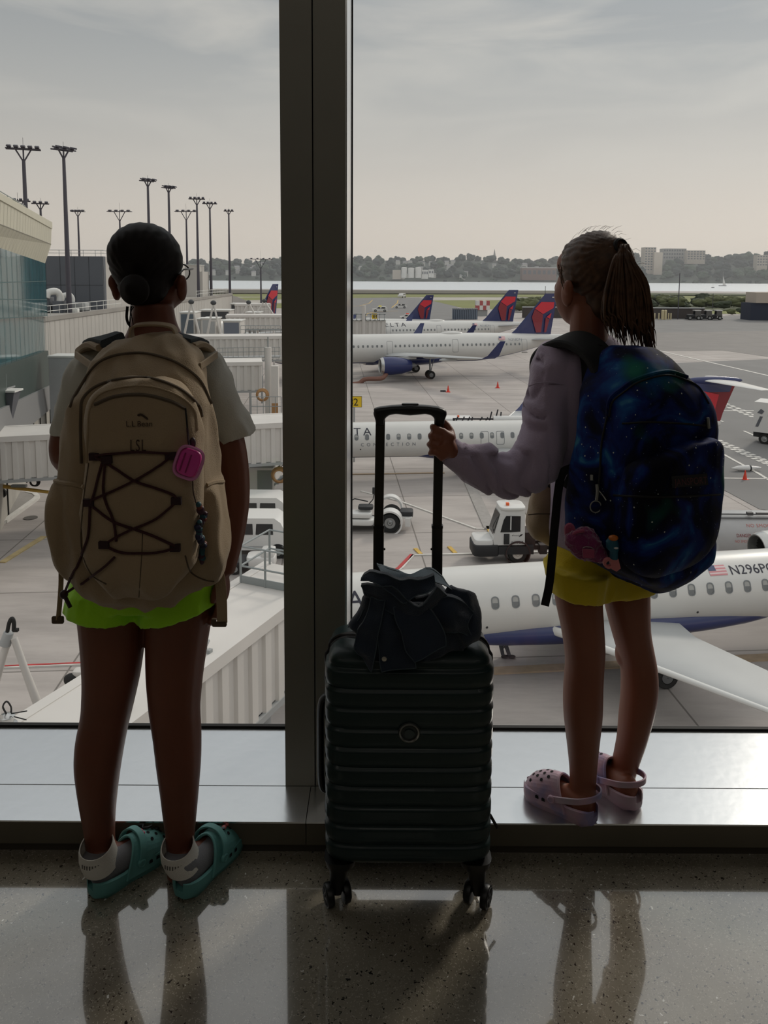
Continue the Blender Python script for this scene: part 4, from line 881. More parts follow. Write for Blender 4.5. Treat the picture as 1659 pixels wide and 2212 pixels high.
# service mast frame at lower left (white legs, black hose)
o = thing('hose_gantry', 'white A shaped hose gantry with black hose loop at lower left', 'gantry', tuple(P(40, 1560, 20)))
p0 = P(30, 1378, 20); MB().tube([p0, P(55, 1450, 20), P(84, 1527, 20), P(108, 1590, 20), P(170, 1750, 20)], [.09, .1, .12, .12, .12], 10).build('leg', jw, o, world=True); MB().tube([P(16, 1388, 20), P(6, 1420, 20), P(-10, 1480, 20), P(-40, 1600, 20)], .1, 10).build('leg', jw, o, world=True)
MB().cyl(P(19, 1366, 20), P(11, 1392, 20), .13, .16, 12).build('coupling', lgrey, o, world=True); MB().tube(spline([P(16, 1364, 20), P(20, 1345, 20), P(26, 1336, 20), P(30, 1345, 20), P(30, 1362, 20)], 5), .055, 8).build('hose', blk, o, world=True); MB().box(P(34, 1361, 20), (.14, .1, .08)).build('clamp', blk, o, world=True, smooth=False)
q = G(15, 1572, -7.72); o = thing('beacon_unit', 'small black and chrome beacon unit at the lower left corner of the bridge roof', 'beacon', tuple(q)); MB().lathe([(0, .2), (.08, .2), (.1, .13), (.22, .13), (.25, .16), (.3, .02)], (0, 0, 0), (0, 0, 1), 16, cap=True).build('lamp', bare, o); MB().tube(spline([(0, 0, .3), (-.06, 0, .45), (.02, 0, .56), (.1, 0, .45), (.1, 0, .32)], 5), .018, 6).build('cable', blk, o); MB().box((-.2, 0, .3), (.14, .1, .4)).build('housing', jw, o, smooth=False)
MB().cyl((.1, 0, .3), (.42, .0, .36), .012, n=5).cyl((.1, 0, .25), (.4, 0, .17), .012, n=5).build('whisker', blk, o)
q = P(168, 1460, 18.5); o = thing('roof_floodlight', 'white box with dark lamp on the far edge of the near bridge roof', 'lamp', tuple(q)); MB().rbox((.15, 0, .1), (.5, .3, .16), .04).build('housing', jw, o); MB().ell((-.12, -.1, -.05), (.2, .12, .17), nu=12, nv=8).build('lamp', blk, o); MB().cyl((.2, .1, -1.2), (.2, .1, 0), .05, n=6).build('post', jfr, o)
# ================================================================== VEHICLES AND APRON EQUIPMENT
vw = mat('vehicle_white', (214, 213, 210), .35, coat=.4); vdk = mat('vehicle_dark', (34, 35, 38), .6); vgl = mat('vehicle_glass', (24, 28, 32), .1, spec=.8); org = mat('orange_beacon', (226, 96, 40), .4); chro = mat('hub_metal', (150, 152, 152), .35, .6)
def wheels(o, pts, r, w=.3, hub=chro):
    for x, y in pts:
        q = MB().lathe([(-w/2, r*.55), (-w/2, r*.93), (-w*.3, r), (w*.3, r), (w/2, r*.93), (w/2, r*.55)], (x, y, r), (0, 1, 0), 24).build('wheel', tyre, o)
        MB().lathe([(-w*.52, .03), (-w*.54, r*.2), (-w*.42, r*.3), (-w*.46, r*.6), (w*.46, r*.6), (w*.5, .03)], (x, y, r), (0, 1, 0), 18).build('hub', hub, q)
def van(px, py, lab, rz=0):
    g = G(px, py, GZ); o = thing('van', lab, 'van', (g.x, g.y+1, GZ), rz); yb = -1.0
    prof = [(-2.75, .45), (-2.78, 1.2), (-2.65, 1.95), (-2.4, 2.2), (2.0, 2.2), (2.35, 1.95), (2.75, 1.25), (3.15, 1.1), (3.25, .45)]
    MB().loft([[Vector((x*(.995 if abs(y) > .9 else 1), y*(1 if z < 1.3 else .9), z)) for x, z in prof] for y in (-1, -.9, .9, 1)]).build('body', vw, o)
    for x0, x1 in ((-2.5, -1.55), (-1.4, -.35), (-.2, .85), (1.0, 1.95)):
        MB().prism([(x0, -.975, 1.32), (x1, -.975, 1.32), (x1-.03, -.915, 1.9), (x0+.03, -.915, 1.9)], (0, -.02, 0)).build('side_window', vgl, o, smooth=False)
    MB().bbox((-2.7, -1.01, .62), (3.1, -.99, .68)).build('side_moulding', lgrey, o, smooth=False)
    for x in (-1.85, 2.2): MB().lathe([(0, .44), (.03, .46), (.03, .1)], (x, -1.035, .36), (0, 1, 0), 20).build('wheel_arch', vdk, o)
    wheels(o, [(-1.85, -.93), (2.2, -.93), (-1.85, .93), (2.2, .93)], .37, .25); return o
van(528+6, 1206, 'nearer white passenger van, lower of the two beside the mullion').location.x = -7.9
van(560, 1155, 'farther white passenger van showing its roof above the nearer one').location.x = -8.3
# small pickup / tractor below van
o = thing('baggage_tractor', 'low white tractor with dark front just below the nearer van', 'tractor', tuple(G(545, 1232, GZ)))
MB().rbox((.5, 0, .62), (1.5, 1.1, .5), .06).build('body', vw, o); MB().rbox((-.6, 0, .45), (1.1, 1.2, .4), .05).build('engine_bay', vdk, o); MB().rbox((.85, 0, 1.0), (.7, 1, .35), .05).build('seat_box', vw, o); wheels(o, [(-.8, -.55), (.9, -.55)], .3, .2)
# yard tractor with white cab
g = G(1103, 1219, GZ); o = thing('terminal_tractor', 'white cabbed terminal tractor with orange beacon, left of the tan bag', 'truck', (g.x, g.y+1.1, GZ), math.radians(3))
MB().loft([[Vector((x, y, z)) for x, z in ((-.95, 1.0), (-1.0, 1.35), (-.62, 2.75), (-.5, 2.95), (.68, 2.95), (.72, 1.0))] for y in (-.95, .35)]).build('cab', vw, o, smooth=False)
MB().rbox((.05, -.3, 3.0), (1.42, 1.5, .16), .05).build('roof', vw, o)
MB().prism([(-.62, -.955, 1.72), (-.02, -.955, 1.72), (.46, -.955, 1.75), (.46, -.955, 2.6), (-.32, -.955, 2.62), (-.45, -.955, 2.4)], (0, -.015, 0)).build('side_window', vgl, o, smooth=False)
MB().prism([(-.1, -.97, 1.85), (-.04, -.97, 1.85), (-.04, -.97, 2.6), (-.1, -.97, 2.6)], (0, -.02, 0)).build('window_bar', vw, o, smooth=False)
MB().prism([(-1.0, -.85, 1.6), (-.66, -.85, 2.7), (-.66, .25, 2.7), (-1.0, .25, 1.6)], (-.015, 0, 0)).build('windscreen', vgl, o, smooth=False)
MB().box((-.18, -.55, 3.14), (.16, .16, .16)).build('beacon', org, o, smooth=False)
MB().rbox((-1.45, -.25, 1.0), (1.1, 1.5, .62), .12).build('bonnet', vw, o); MB().rbox((-1.35, -.25, .72), (1.45, 1.7, .62), .06).bbox((-.7, -1, .5), (1.2, .3, .95)).build('bumper', vdk, o)
MB().rbox((-.28, -.985, 1.35), (.3, .05, .58), .02).build('mirror', vdk, o); MB().tube(spline([(-.95, -1.0, 1.7), (-1.05, -1.1, 2.1), (-.8, -1.05, 2.6)], 4), .02, 5).build('grab_rail', vdk, o)
MB().lathe([(-.3, .62), (-.3, .68), (.3, .68), (.3, .62)], (.35, -.75, .55), (0, 1, 0), 28).build('mudguard', mat('dark_red_guard', (52, 34, 34), .6), o)
wheels(o, [(.35, -.8), (.35, .6), (2.6, -.8), (2.9, -.8)], .52, .32, mat('pale_hub', (196, 188, 180), .5)); MB().bbox((.7, -.6, .6), (3.3, -.35, .85)).bbox((.7, .15, .6), (3.3, .4, .85)).bbox((.75, -.7, .85), (1.35, .4, 1.6)).bbox((1.6, -.75, .4), (2.0, -.3, .9)).bbox((2.2, -.4, .8), (3, .3, 1.1)).build('chassis', mat('rusty_dark_frame', (48, 36, 34), .7), o, smooth=False)
MB().bbox((1.5, -.5, 1.2), (1.75, -.2, 1.4)).build('rear_lamp', vw, o, smooth=False)
text_on('04323', .2, lambda u, v: (-.02+u, -.957, 1.08+v), 'fleet_number', vdk, o, space=1.4)
text_on('dnata', .13, lambda u, v: (.0+u*1.5, -.957, 1.5+v), 'operator_name', vdk, o, space=1.2)
MB().prism([(.38, -.956, 1.46), (.52, -.956, 1.5), (.6, -.956, 1.62), (.46, -.956, 1.58)], (0, -.004, 0)).build('operator_mark', vdk, o, smooth=False)
# aircraft tug chassis
g = G(846, 1151, GZ); o = thing('aircraft_tug', 'low white aircraft tug with big rear wheel seen through the suitcase handle', 'tug', (g.x-.05, g.y+.8, GZ), math.radians(-4))
wheels(o, [(0, -.6), (0, .9), (-2.9, -.6)], .6, .5); MB().lathe([(-.38, .66), (-.38, .76), (.38, .76), (.38, .66)], (0, -.6, .62), (0, 1, 0), 30).build('near_mudguard', vw, o)
MB().lathe([(-.3, .66), (-.3, .78), (.3, .78), (.3, .66)], (-.1, 1.2, .95), (0, 1, 0), 30).build('far_mudguard', vw, o)
MB().rbox((-1.9, -.5, .62), (1.9, 1.1, .34), .06).rbox((-1.9, -.5, 1.02), (1.6, .9, .3), .08).build('body', vw, o); MB().rbox((-1.5, -.3, 1.4), (.9, .7, .2), .04).build('seat_cushion', vdk, o)
MB().tube([(-1.4, .1, 1.4), (-1.1, .1, 1.75), (-1.0, .1, 2.25)], .03, 6).rbox((-1.0, .1, 2.3), (.28, .12, .42), .03).tube([(-2.6, 0, 1.6), (-2.2, 0, 1.8), (-1.4, 0, 1.65)], .04, 6).build('controls', vdk, o)
MB().rbox((.95, .2, .95), (.8, .9, .36), .05).build('rear_box', vdk, o); MB().bbox((.4, -.4, .75), (1.3, .9, .85)).bbox((.9, -.5, .3), (1.2, .1, .8)).build('rear_frame', vw, o, smooth=False); MB().bbox((-3.2, -.6, .35), (.2, .8, .55)).build('underframe', vdk, o, smooth=False)
# fuel truck tank behind the nearest jet
a = P(1562, 1150, 39.5); o = thing('fuel_truck', 'grey fuel tanker with NO SMOKING lettering behind the nearest jet at right edge', 'truck', (a.x-.6, 40, GZ)); R_ = 1.35; zc_ = a.z-GZ-.35
MB().lathe([(0, .3), (.1, R_*.9), (.4, R_), (8.5, R_), (8.8, R_*.9), (8.9, .3)], (0, 0, zc_), (1, 0, 0), 36, cap=True).build('tank', mat('tank_grey', (172, 172, 172), .4, var=.03), o)
MB().bbox((.2, -.9, .7), (9.5, .9, 1.2)).build('chassis', vdk, o, smooth=False); wheels(o, [(1.2, -.9), (2.4, -.9), (8.9, -.9)], .5)
MB().cyl((.2, -.6, zc_+R_*1.02), (7, -.6, zc_+R_*1.02), .035, n=6).cyl((.2, -.75, zc_+R_*.9), (7, -.75, zc_+R_*.9), .035, n=6).box((1.9, -.6, zc_+R_*1.05), (.3, .2, .16)).box((2.6, -.6, zc_+R_*1.05), (.7, .16, .1)).build('top_pipe', mat('pipe_dark', (70, 70, 72), .5), o)
rt = mat('faded_red_text', (190, 120, 116), .7)
text_on('NO SMOKING', .26, lambda u, v: (1.55+u, -(R_+.012)*math.cos(math.radians(38)+v/R_), zc_+(R_+.012)*math.sin(math.radians(38)+v/R_)), 'warning_lettering', rt, o, space=1.1)
text_on('NO SMOKING', .2, lambda u, v: (.85+u*.8, -(R_+.012)*math.cos(math.radians(4)+v/R_), zc_+(R_+.012)*math.sin(math.radians(4)+v/R_)), 'warning_lettering', rt, o)
text_on('DANGER', .24, lambda u, v: (.95+u*.8, -(R_+.012)*math.cos(math.radians(16)+v/R_), zc_+(R_+.012)*math.sin(math.radians(16)+v/R_)), 'warning_lettering', mat('dark_red_text', (130, 40, 44), .7), o)
# catering truck at the right edge
g = G(1640, 975, GZ); o = thing('box_truck', 'white high box truck with grey emblem cut by the right edge', 'truck', (g.x+4.1, g.y+2.5, GZ), math.radians(-38))
MB().bbox((-3, -1.3, 1.1), (3.2, 1.3, 3.9)).build('box_body', vw, o, smooth=False); MB().bbox((-3, -1, .6), (5, 1, 1.1)).build('chassis', vdk, o, smooth=False); MB().rbox((4.3, 0, 1.8), (1.9, 2.3, 2.2), .2).build('cab', vw, o); wheels(o, [(-2, -1.05), (-1.2, -1.05), (4.2, -1.05), (-2, 1.05)], .5)
mb = MB(); mb.prism([(-2.7, -1.31, 2.9), (-2.4, -1.31, 3.3), (-2.1, -1.31, 3.1), (-2.3, -1.31, 2.8)], (0, -.01, 0)); mb.prism([(-2.8, -1.31, 1.6), (-2.55, -1.31, 1.6), (-2.2, -1.31, 2.6), (-2.45, -1.31, 2.6)], (0, -.01, 0)); mb.build('emblem', mat('emblem_grey', (96, 98, 104), .6), o, smooth=False)
text_on('gategourmet', .4, lambda u, v: (-1.8+u, -1.312, 2.75+v), 'operator_name', greyp, o)
# white pickup behind the second jet + cart with equipment
g = G(985, 925, GZ); o = thing('pickup', 'white roofed service truck with orange beacon just behind the second jet', 'truck', (P(985, 903, 68).x, 68, GZ)); zt = P(985, 901, 68).z-GZ
MB().loft([[(x*s, y*s, z) for x, y in ((-1.6, -1), (1.6, -1), (1.6, 1), (-1.6, 1))] for s, z in ((1.15, .6), (1.15, zt-.9), (.85, zt))]).build('body', vw, o, smooth=False); MB().box((.2, 0, zt+.08), (.18, .18, .16)).build('beacon', org, o, smooth=False); MB().bbox((-1.3, -1.12, zt-.75), (1.4, -1.0, zt-.35)).build('side_window', vgl, o, smooth=False); wheels(o, [(-1.2, -1), (1.3, -1)], .4)
q = P(1040, 905, 66); o = thing('belt_loader', 'dark lattice belt loader on the far side of the second jet', 'loader', (q.x, 66, GZ)); zt = q.z-GZ; mb = MB(); rn_ = random.Random(5)
for i in range(9): mb.cyl((-2.4+i*.5, 0, zt-.6), (-2.1+i*.5+rn_.uniform(-.2, .2), 0, zt+.1+(1.0 if i > 5 else .1)*rn_.uniform(.4, 1)), .06, n=6)
mb.cyl((-2.5, 0, zt), (2, 0, zt), .08, n=6).cyl((-2.5, .3, zt-.4), (2, .3, zt-.2), .08, n=6); mb.build('lattice', vdk, o); MB().bbox((-2.6, -.6, .5), (2.2, .6, 1.2)).build('base', vdk, o, smooth=False); MB().cyl((2, 0, .5), (2, 0, zt), .1, n=8).cyl((-2.4, 0, .5), (-2.4, 0, zt), .1, n=8).build('post', vdk, o); wheels(o, [(-1.8, -.5), (1.6, -.5)], .35)
a = P(1105, 901, 66); o = thing('dolly_tube', 'long white tube on a dolly above the second jet, beside the left sleeve', 'dolly', (a.x, 66, GZ)); zt = a.z-GZ; MB().cyl((-1.6, 0, zt-.2), (1.6, 0, zt-.2), .32, n=16).build('tube', vw, o); MB().bbox((-1.3, -.3, .4), (1.3, .3, .6)).cyl((-1, 0, .5), (-1, 0, zt-.4), .06, n=6).cyl((1, 0, .5), (1, 0, zt-.4), .06, n=6).build('dolly', vdk, o); wheels(o, [(-1, -.4), (1, -.4)], .25, .15)
# ground worker crouching behind the nearest jet
g = G(1094, 1422, GZ); o = thing('person', 'ground worker in dark trousers with pale reflective bands, mostly hidden behind the nearest jet', 'person', tuple(g)); wk = mat('work_cloth', (72, 76, 82), .8)
mb = MB()
for s in (-1, 1):
    mb.cyl((s*.13, .1, .08), (s*.1-.12, .15, .5), .075, .09, 10).cyl((s*.1-.12, .15, .5), (s*.1+.08, .3, .92), .1, .13, 10).ell((s*.13+.08, .02, .06), (.15, .06, .06))
mb.ell((.08, .32, 1.0), (.2, .16, .16)).loft([[Vector((.1+x, .32+y, z)) for x, y in superring(a_, b_, 2.4, 16)] for z, a_, b_ in ((.95, .17, .12), (1.2, .17, .12), (1.4, .21, .12), (1.5, .12, .09), (1.56, .05, .05))]).ell((.08, .28, 1.68), (.085, .1, .12)).cyl((.08, .3, 1.5), (.08, .3, 1.62), .05)
for s in (-1, 1): mb.cyl((.1+s*.2, .3, 1.42), (.1+s*.26, .2, 1.14), .05, .045, 10).cyl((.1+s*.26, .2, 1.14), (.1+s*.2, 0, .95), .042, .032, 10).ell((.1+s*.2, -.03, .93), (.035, .05, .04))
blob(mb, 'body', wk, o, .025, 3) if False else None
bo = mb.build('body', wk, o, smooth=False); r_ = bo.modifiers.new('r', 'REMESH'); r_.mode = 'VOXEL'; r_.voxel_size = .025; bake(bo); bo.data.polygons.foreach_set('use_smooth', [True]*len(bo.data.polygons))
MB().cyl((.0, .21, .72), (-.02, .2, .76), .145, n=14).cyl((-.04, .18, .62), (-.06, .17, .66), .13, n=14).build('reflective_band', mat('reflective_tape', (196, 198, 196), .4), o)
MB().ell((.08, .28, 1.74), (.11, .12, .09)).build('helmet', vw, o)
for s in (-1, 1): MB().ell((s*.13+.08, .02, .06), (.17, .075, .075)).build('boot', blk, o)
# cones and small block
def cone(px, py, lab, s=1.):
    g = G(px, py, GZ); o = thing('traffic_cone', lab, 'cone', tuple(g), scale=s); MB().lathe([(0, .17), (.72, .035), (.74, .01)], (0, 0, .03), (0, 0, 1), 16).build('cone', mat('cone_red', (214, 62, 40), .5), o); MB().bbox((-.24, -.24, 0), (.24, .24, .05)).build('base', mat('cone_red', (214, 62, 40)), o, smooth=False)
cone(968, 847, 'red traffic cone behind the large airliner main wheel, left of two', 1.15); cone(1075, 838, 'red traffic cone nearest the lavender sleeve', 1.15); cone(1609, 1036, 'red traffic cone on the service road by the right edge', .95)
tag(MB().bbox((-.35, -.2, 0), (.35, .2, .18)).build('wheel_chock', vdk, None, smooth=False, origin=(0, 0, 0)), 'small black wheel chock left of a red cone', 'wheel chock').location = G(957, 846, GZ)
o = thing('marker_buoy', 'white cylindrical marker lying beside the right red cone', 'marker', tuple(G(1610, 1018, GZ))); MB().lathe([(-1.2, .03), (-.6, .2), (.3, .24), (.32, .2), (1.3, .05)], (0, 0, .26), (1, .1, 0), 16).build('shell', vw, o); MB().lathe([(.28, .25), (.4, .25)], (0, 0, .26), (1, .1, 0), 16).build('band', vdk, o)
# gate signs
ysign = mat('sign_yellow', (222, 186, 30), .5)
def sign(px, py, Y, w, h, text, lab, sz, pole=True, off=0):
    q = P(px, py, Y); o = thing('gate_sign', lab, 'sign', (q.x, Y, GZ)); z = q.z-GZ
    MB().bbox((-w/2, 0, z-h/2), (w/2, .12, z+h/2)).build('panel', ysign, o, smooth=False); MB().bbox((-w/2-.03, .02, z-h/2-.03), (w/2+.03, .1, z+h/2+.03)).build('frame', vdk, o, smooth=False)
    text_on(text, sz, lambda u, v: (u+off, -.012, z-sz*.36+v), 'number', blk, o, align='CENTER', space=.95)
    MB().cyl((0, .06, 0), (0, .06, z-h/2), .07, n=8).build('post', jfr, o)
sign(765, 868, 62, 1.2, .85, '82', 'yellow gate sign with black number at the right side of the mullion', .85, off=-.06); sign(810, 683, 140, 1.1, .95, '84', 'small distant yellow gate sign left of the airline name', .9)
# cars on the taxiway
def car(px, py, lab, s=1., col=None, rz=0, beacon=None, suv=True):
    g = G(px, py, GZ); o = thing('car', lab, 'car', tuple(g), rz, scale=s)
    pr = [(-2.3, .4), (-2.35, .95), (-1.2, 1.05), (-.7, 1.65), (1.7, 1.68), (2.2, 1.1), (2.3, .4)] if suv else [(-2.3, .4), (-2.3, .85), (-1.1, .95), (-.5, 1.4), (1.0, 1.42), (1.9, 1.0), (2.3, .95), (2.3, .4)]
    MB().loft([[Vector((x, y, z)) for x, z in pr] for y in (-.9, .9)]).build('body', col or vw, o, smooth=False)
    for x0, x1 in ((-.9, .1), (.25, 1.6)): MB().prism([(x0, -.91, 1.08), (x1, -.91, 1.08), (x1-.1, -.91, 1.5), (x0+.3, -.91, 1.5)], (0, -.02, 0)).build('side_window', vgl, o, smooth=False)
    wheels(o, [(-1.4, -.85), (1.4, -.85)], .4, .25)
    if beacon: MB().box((0, 0, 1.8), (.9, .9, .3)).build('beacon', beacon, o, smooth=False)
    return o
car(821, 674, 'white pickup with yellow roof beacon on the taxiway, nearest of the white cars', 1.35, beacon=mat('beacon_yellow', (240, 226, 60), .4)); car(865, 666, 'white estate car right of the yellow beacon pickup on the taxiway', 1.25, suv=False); car(868, 643, 'white van on the grass verge at the far taxiway end', 1.7, rz=1.2)
car(880, 690, 'white emergency vehicle with red roof lights behind the far airliners', 1.1, beacon=mat('beacon_red', (230, 80, 60), .4)); car(915, 668, 'small dark vehicle alone on the taxiway right of the white cars', .9, col=vdk)
# radar hut with red checks, blast fence
q = G(1043, 683, GZ); o = thing('checkered_shelter', 'small red and white checkered shelter between two tails', 'shelter', tuple(q)); w = 2.5; k0 = P(1043, 650, q.y).z-GZ
mb = MB()
for i in range(4):
    for j in range(2): mb.cm = (i+j+1) % 2; mb.bbox((-w+i*w/2, 0, k0-3.4+j*1.7), (-w+(i+1)*w/2, 4, k0-3.4+(j+1)*1.7))
mb.build('panels', [vw, mat('check_red', (168, 84, 86), .6)], o, smooth=False); MB().bbox((-w*.7, .5, 0), (w*.7, 3.5, k0-3.4)).build('base', jfr, o, smooth=False)
a = G(977, 690, GZ); c_ = G(1031, 690, GZ); zt = P(1000, 667, a.y).z; o = thing('blast_fence', 'blue grey ribbed blast fence between the two smaller tails', 'fence', ((a.x+c_.x)/2, a.y, GZ)); w = c_.x-a.x; mb = MB()
for i in range(14): mb.bbox((-w/2+i*w/14, 0, 0), (-w/2+(i+.6)*w/14, .4, zt-GZ))
mb.bbox((-w/2, .3, 0), (w/2, .6, zt-GZ-.2)); mb.build('panels', mat('fence_bluegrey', (100, 110, 124), .6), o, smooth=False); MB().bbox((-w/2, -.1, zt-GZ), (w/2, .7, zt-GZ+.2)).build('top_rail', jfr, o, smooth=False)
# right side field: low wall, bollards, tractors, shrubs, building
a, c_ = G(1380, 690, GZ), G(1530, 690, GZ); zt = P(1450, 668, a.y).z; o = tag(MB().bbox((a.x-40, a.y+6, GZ), (c_.x, a.y+7, zt)).build('low_wall', mat('dark_low_wall', (74, 68, 66), .9), smooth=False), 'long dark low wall with pale coping beyond the apron at right', 'wall')
MB().bbox((a.x-40, a.y+5.8, zt), (c_.x, a.y+7.2, zt+.4)).build('coping', lgrey, o, world=True, smooth=False)
bm_ = mat('bollard_cream', (196, 184, 150), .7); pr = None
for i, px in enumerate((1414, 1423, 1431, 1437, 1444, 1449)):
    g = G(px, 690.5, GZ)
    if pr is None: pr = MB().cyl((0, 0, 0), (0, 0, 2.0), .22, n=10).ell((0, 0, 2.0), (.22, .22, .15), nu=10, nv=5).build('bollard', bm_, None, origin=(0, 0, 0)); q = pr
    else: q = pr.copy(); C.objects.link(q)
    q.location = g; q.scale = (2.2, 2.2, 1.6) if i in (2, 3) else (1, 1, 1.1); tag(q, 'cream bollard in the row before the low wall' if i not in (2, 3) else 'thicker cream bollard amid the row before the low wall', 'bollard', 'cream bollards' if i not in (2, 3) else 'thick cream bollards')
for i, (px, lab) in enumerate(((1500, 'leftmost of three parked tractors beyond the apron at right'), (1524, 'middle of three parked tractors beyond the apron at right'), (1546, 'rightmost of three parked tractors beyond the apron at right'))):
    g = G(px, 691, GZ); o = thing('parked_tractor', lab, 'tractor', tuple(g), group='parked tractors', scale=1.25); MB().rbox((-1, 0, 1.1), (2.4, 1.4, .9), .1).build('bonnet', vdk, o); MB().loft([[(x*s, y*s, z) for x, y in ((-.8, -.8), (.9, -.8), (.9, .8), (-.8, .8))] for s, z in ((1, 1), (.85, 2.6))]).build('cab', vgl, o, smooth=False)
    o.children[1].location.x = .6; MB().bbox((-.3, -.85, 2.6), (1.5, .85, 2.78)).build('roof', vw, o, smooth=False); wheels(o, [(-1.6, -.8), (.8, -.8)], .62, .4)
    MB().bbox((-2.4, -.9, .2), (1.6, .9, .6)).build('bumper', vdk, o, smooth=False)
a = G(1640, 693, GZ); zt = P(1640, 632, a.y).z; zb2 = P(1640, 655, a.y).z; o = thing('jet_shed', 'beige box on dark blue base at the right edge by the water', 'building', (a.x+6, a.y+2, GZ)); MB().bbox((-6.5, 0, zb2-GZ), (16, 8, zt-GZ)).build('upper_box', tanw, o, smooth=False); MB().bbox((-8, .5, 0), (16, 8, zb2-GZ)).build('dark_base', mat('dark_blue_base', (44, 50, 66), .8), o, smooth=False)
sh = [mat('shrub_olive', (86, 92, 56), .9, var=.3, vscale=.8), mat('shrub_dark', (52, 62, 42), .9, var=.3, vscale=.8)]
sp = []
for k in range(4): sp.append(crown_mesh(20+k).build('shrub', sh[k % 2], None, origin=(0, 0, 0), smooth=True, angle=180))
rn_ = random.Random(11); used = set()
for i in range(64):
    px, py = (rn_.uniform(1385, 1662), rn_.uniform(660, 682)) if i < 46 else (rn_.uniform(1105, 1200), rn_.uniform(660, 676)); g = G(px, py, GZ); k = i % 4
    if i < 46 and py > 668 and px < 1560: py = 664; g = G(px, 664+rn_.uniform(-4, 3), GZ)
    q = sp[k] if k not in used else sp[k].copy()
    if k in used: C.objects.link(q)
    used.add(k); s = rn_.uniform(1.6, 3.4)*(g.y-0)/300.; q.location = g; q.scale = (s*1.7, s, s*.85); q.rotation_euler = (0, 0, rn_.uniform(-.4, .4))
    kind = ('olive', 'dark green')[k % 2]; side = 'beyond the low wall at right' if i < 46 else 'between the two largest red tails'
    place = ('between the two largest red tails' if px < 1250 else 'behind the cream bollards' if px < 1460 else 'behind the parked tractors' if px < 1560 else 'near the beige shed at right'); sz_ = 'large' if s > 2.6*g.y/300. else 'smaller'; far_ = 'nearer' if py > 667 else 'farther'; tag(q, '%s %s rounded %s shrub %s' % (sz_, far_, kind, place), 'shrub', '%s %s %s shrubs %s' % (sz_, far_, kind, place))
for (px, pyt, pyb, lab) in ((1464, 590, 690, 'tall thin pole standing before the low wall at right'), (1539, 634, 668, 'short pole among the shrubs behind the tractors'), (1177, 618, 660, 'thin pole left of the right girl face')):
    g = G(px, pyb, GZ); zt = P(px, pyt, g.y).z; tag(MB().cyl((0, 0, 0), (0, 0, zt-GZ), .22, .12, 8).build('field_pole', poles, None, origin=(0, 0, 0)), lab, 'pole').location = g
# hose below the large airliner
mb = MB(); hp_ = [P(750, 831, 108), P(775, 828, 108), P(790, 819, 108), P(825, 817, 108), P(836, 804, 109), P(842, 796, 109)]; tag(MB().tube(spline(hp_, 5), .32, 8).build('air_hose', mat('hose_brown', (120, 84, 72), .7), None), 'brown ground air hose running to the large airliner', 'hose')
# pale gantries seen at the far left of the right pane
q = P(778, 722, 132); o = thing('boarding_bridge', 'pale ribbed bridge head with posts at the left edge of the right pane', 'boarding bridge', (q.x, 132, GZ)); zt = P(778, 692, 132).z-GZ
mb = MB()
for i in range(9): mb.bbox((-2.3+i*.75, 0, zt-3.4), (-2.3+i*.75+.45, 3, zt))
mb.bbox((-2.3, .1, zt-3.4), (4.4, 3, zt-.05)); mb.build('side_panels', jw, o, smooth=False); MB().cyl((.6, 0, 0), (.6, 0, zt+2.6), .35, n=10).cyl((-1.4, 0, 0), (-1.4, 0, zt+1.2), .2, n=8).cyl((3, 0, zt), (3, 0, zt+1.2), .12, n=8).build('post', jw, o)
mb = MB().bbox((-2.3, -.2, zt+.0), (4.4, 0, zt+.12)).bbox((-2.3, -.2, zt+1.0), (4.4, -.1, zt+1.1)); [mb.bbox((-2.3+i*.8, -.2, zt), (-2.2+i*.8, -.1, zt+1.1)) for i in range(9)]; mb.build('railing', rail_m, o, smooth=False)
# ================================================================== TRAVELLERS' THINGS: shared builders
def rowloft(mb, rows, Y=None, e=2.2, n=24, res=None, hd=None):
    """rows (py, xl, xr, depth centre, half depth) -> stacked horizontal sections"""
    rr = [(r_+( (Y,) if len(r_) < 4 else ())+((hd,) if len(r_) < 5 else ())) for r_ in rows]
    if res: rr = lerp_rows(rr, res)
    R_ = []
    for py, xl, xr, yc, h in rr:
        a, b_ = P(xl, py, yc), P(xr, py, yc); c_ = (a+b_)/2; w = (b_.x-a.x)/2
        R_.append([Vector((c_.x+p[0], yc+p[1], c_.z)) for p in superring(w, h, e, n)])
    return mb.loft(R_)
def pxrings(mb, lst, n=18, e=2.1):
    """lst ((xl, yl), (xr, yr), Y, half depth)"""
    R_ = []
    for (xl, yl), (xr, yr), Y, h in lst:
        a, b_ = P(xl, yl, Y), P(xr, yr, Y); c_ = (a+b_)/2; u = (b_-a)/2
        R_.append([c_+u*p[0]+Vector((0, h, 0))*p[1] for p in superring(1, 1, e, n)])
    return mb.loft(R_)
def ribbon(mb, path, side, w, t):
    """flat strap: side = direction of its width"""
    path = [Vector(p) for p in path]; R_ = []
    for i, p in enumerate(path):
        tg = (path[min(i+1, len(path)-1)]-path[max(i-1, 0)]).normalized(); s = Vector(side(i) if callable(side) else side); s = (s-tg*s.dot(tg)).normalized(); nn = tg.cross(s)
        R_.append([p+s*w/2*a+nn*t/2*b_ for a, b_ in ((-1, -.6), (-.9, -1), (.9, -1), (1, -.6), (1, .6), (.9, 1), (-.9, 1), (-1, .6))])
    return mb.loft(R_)
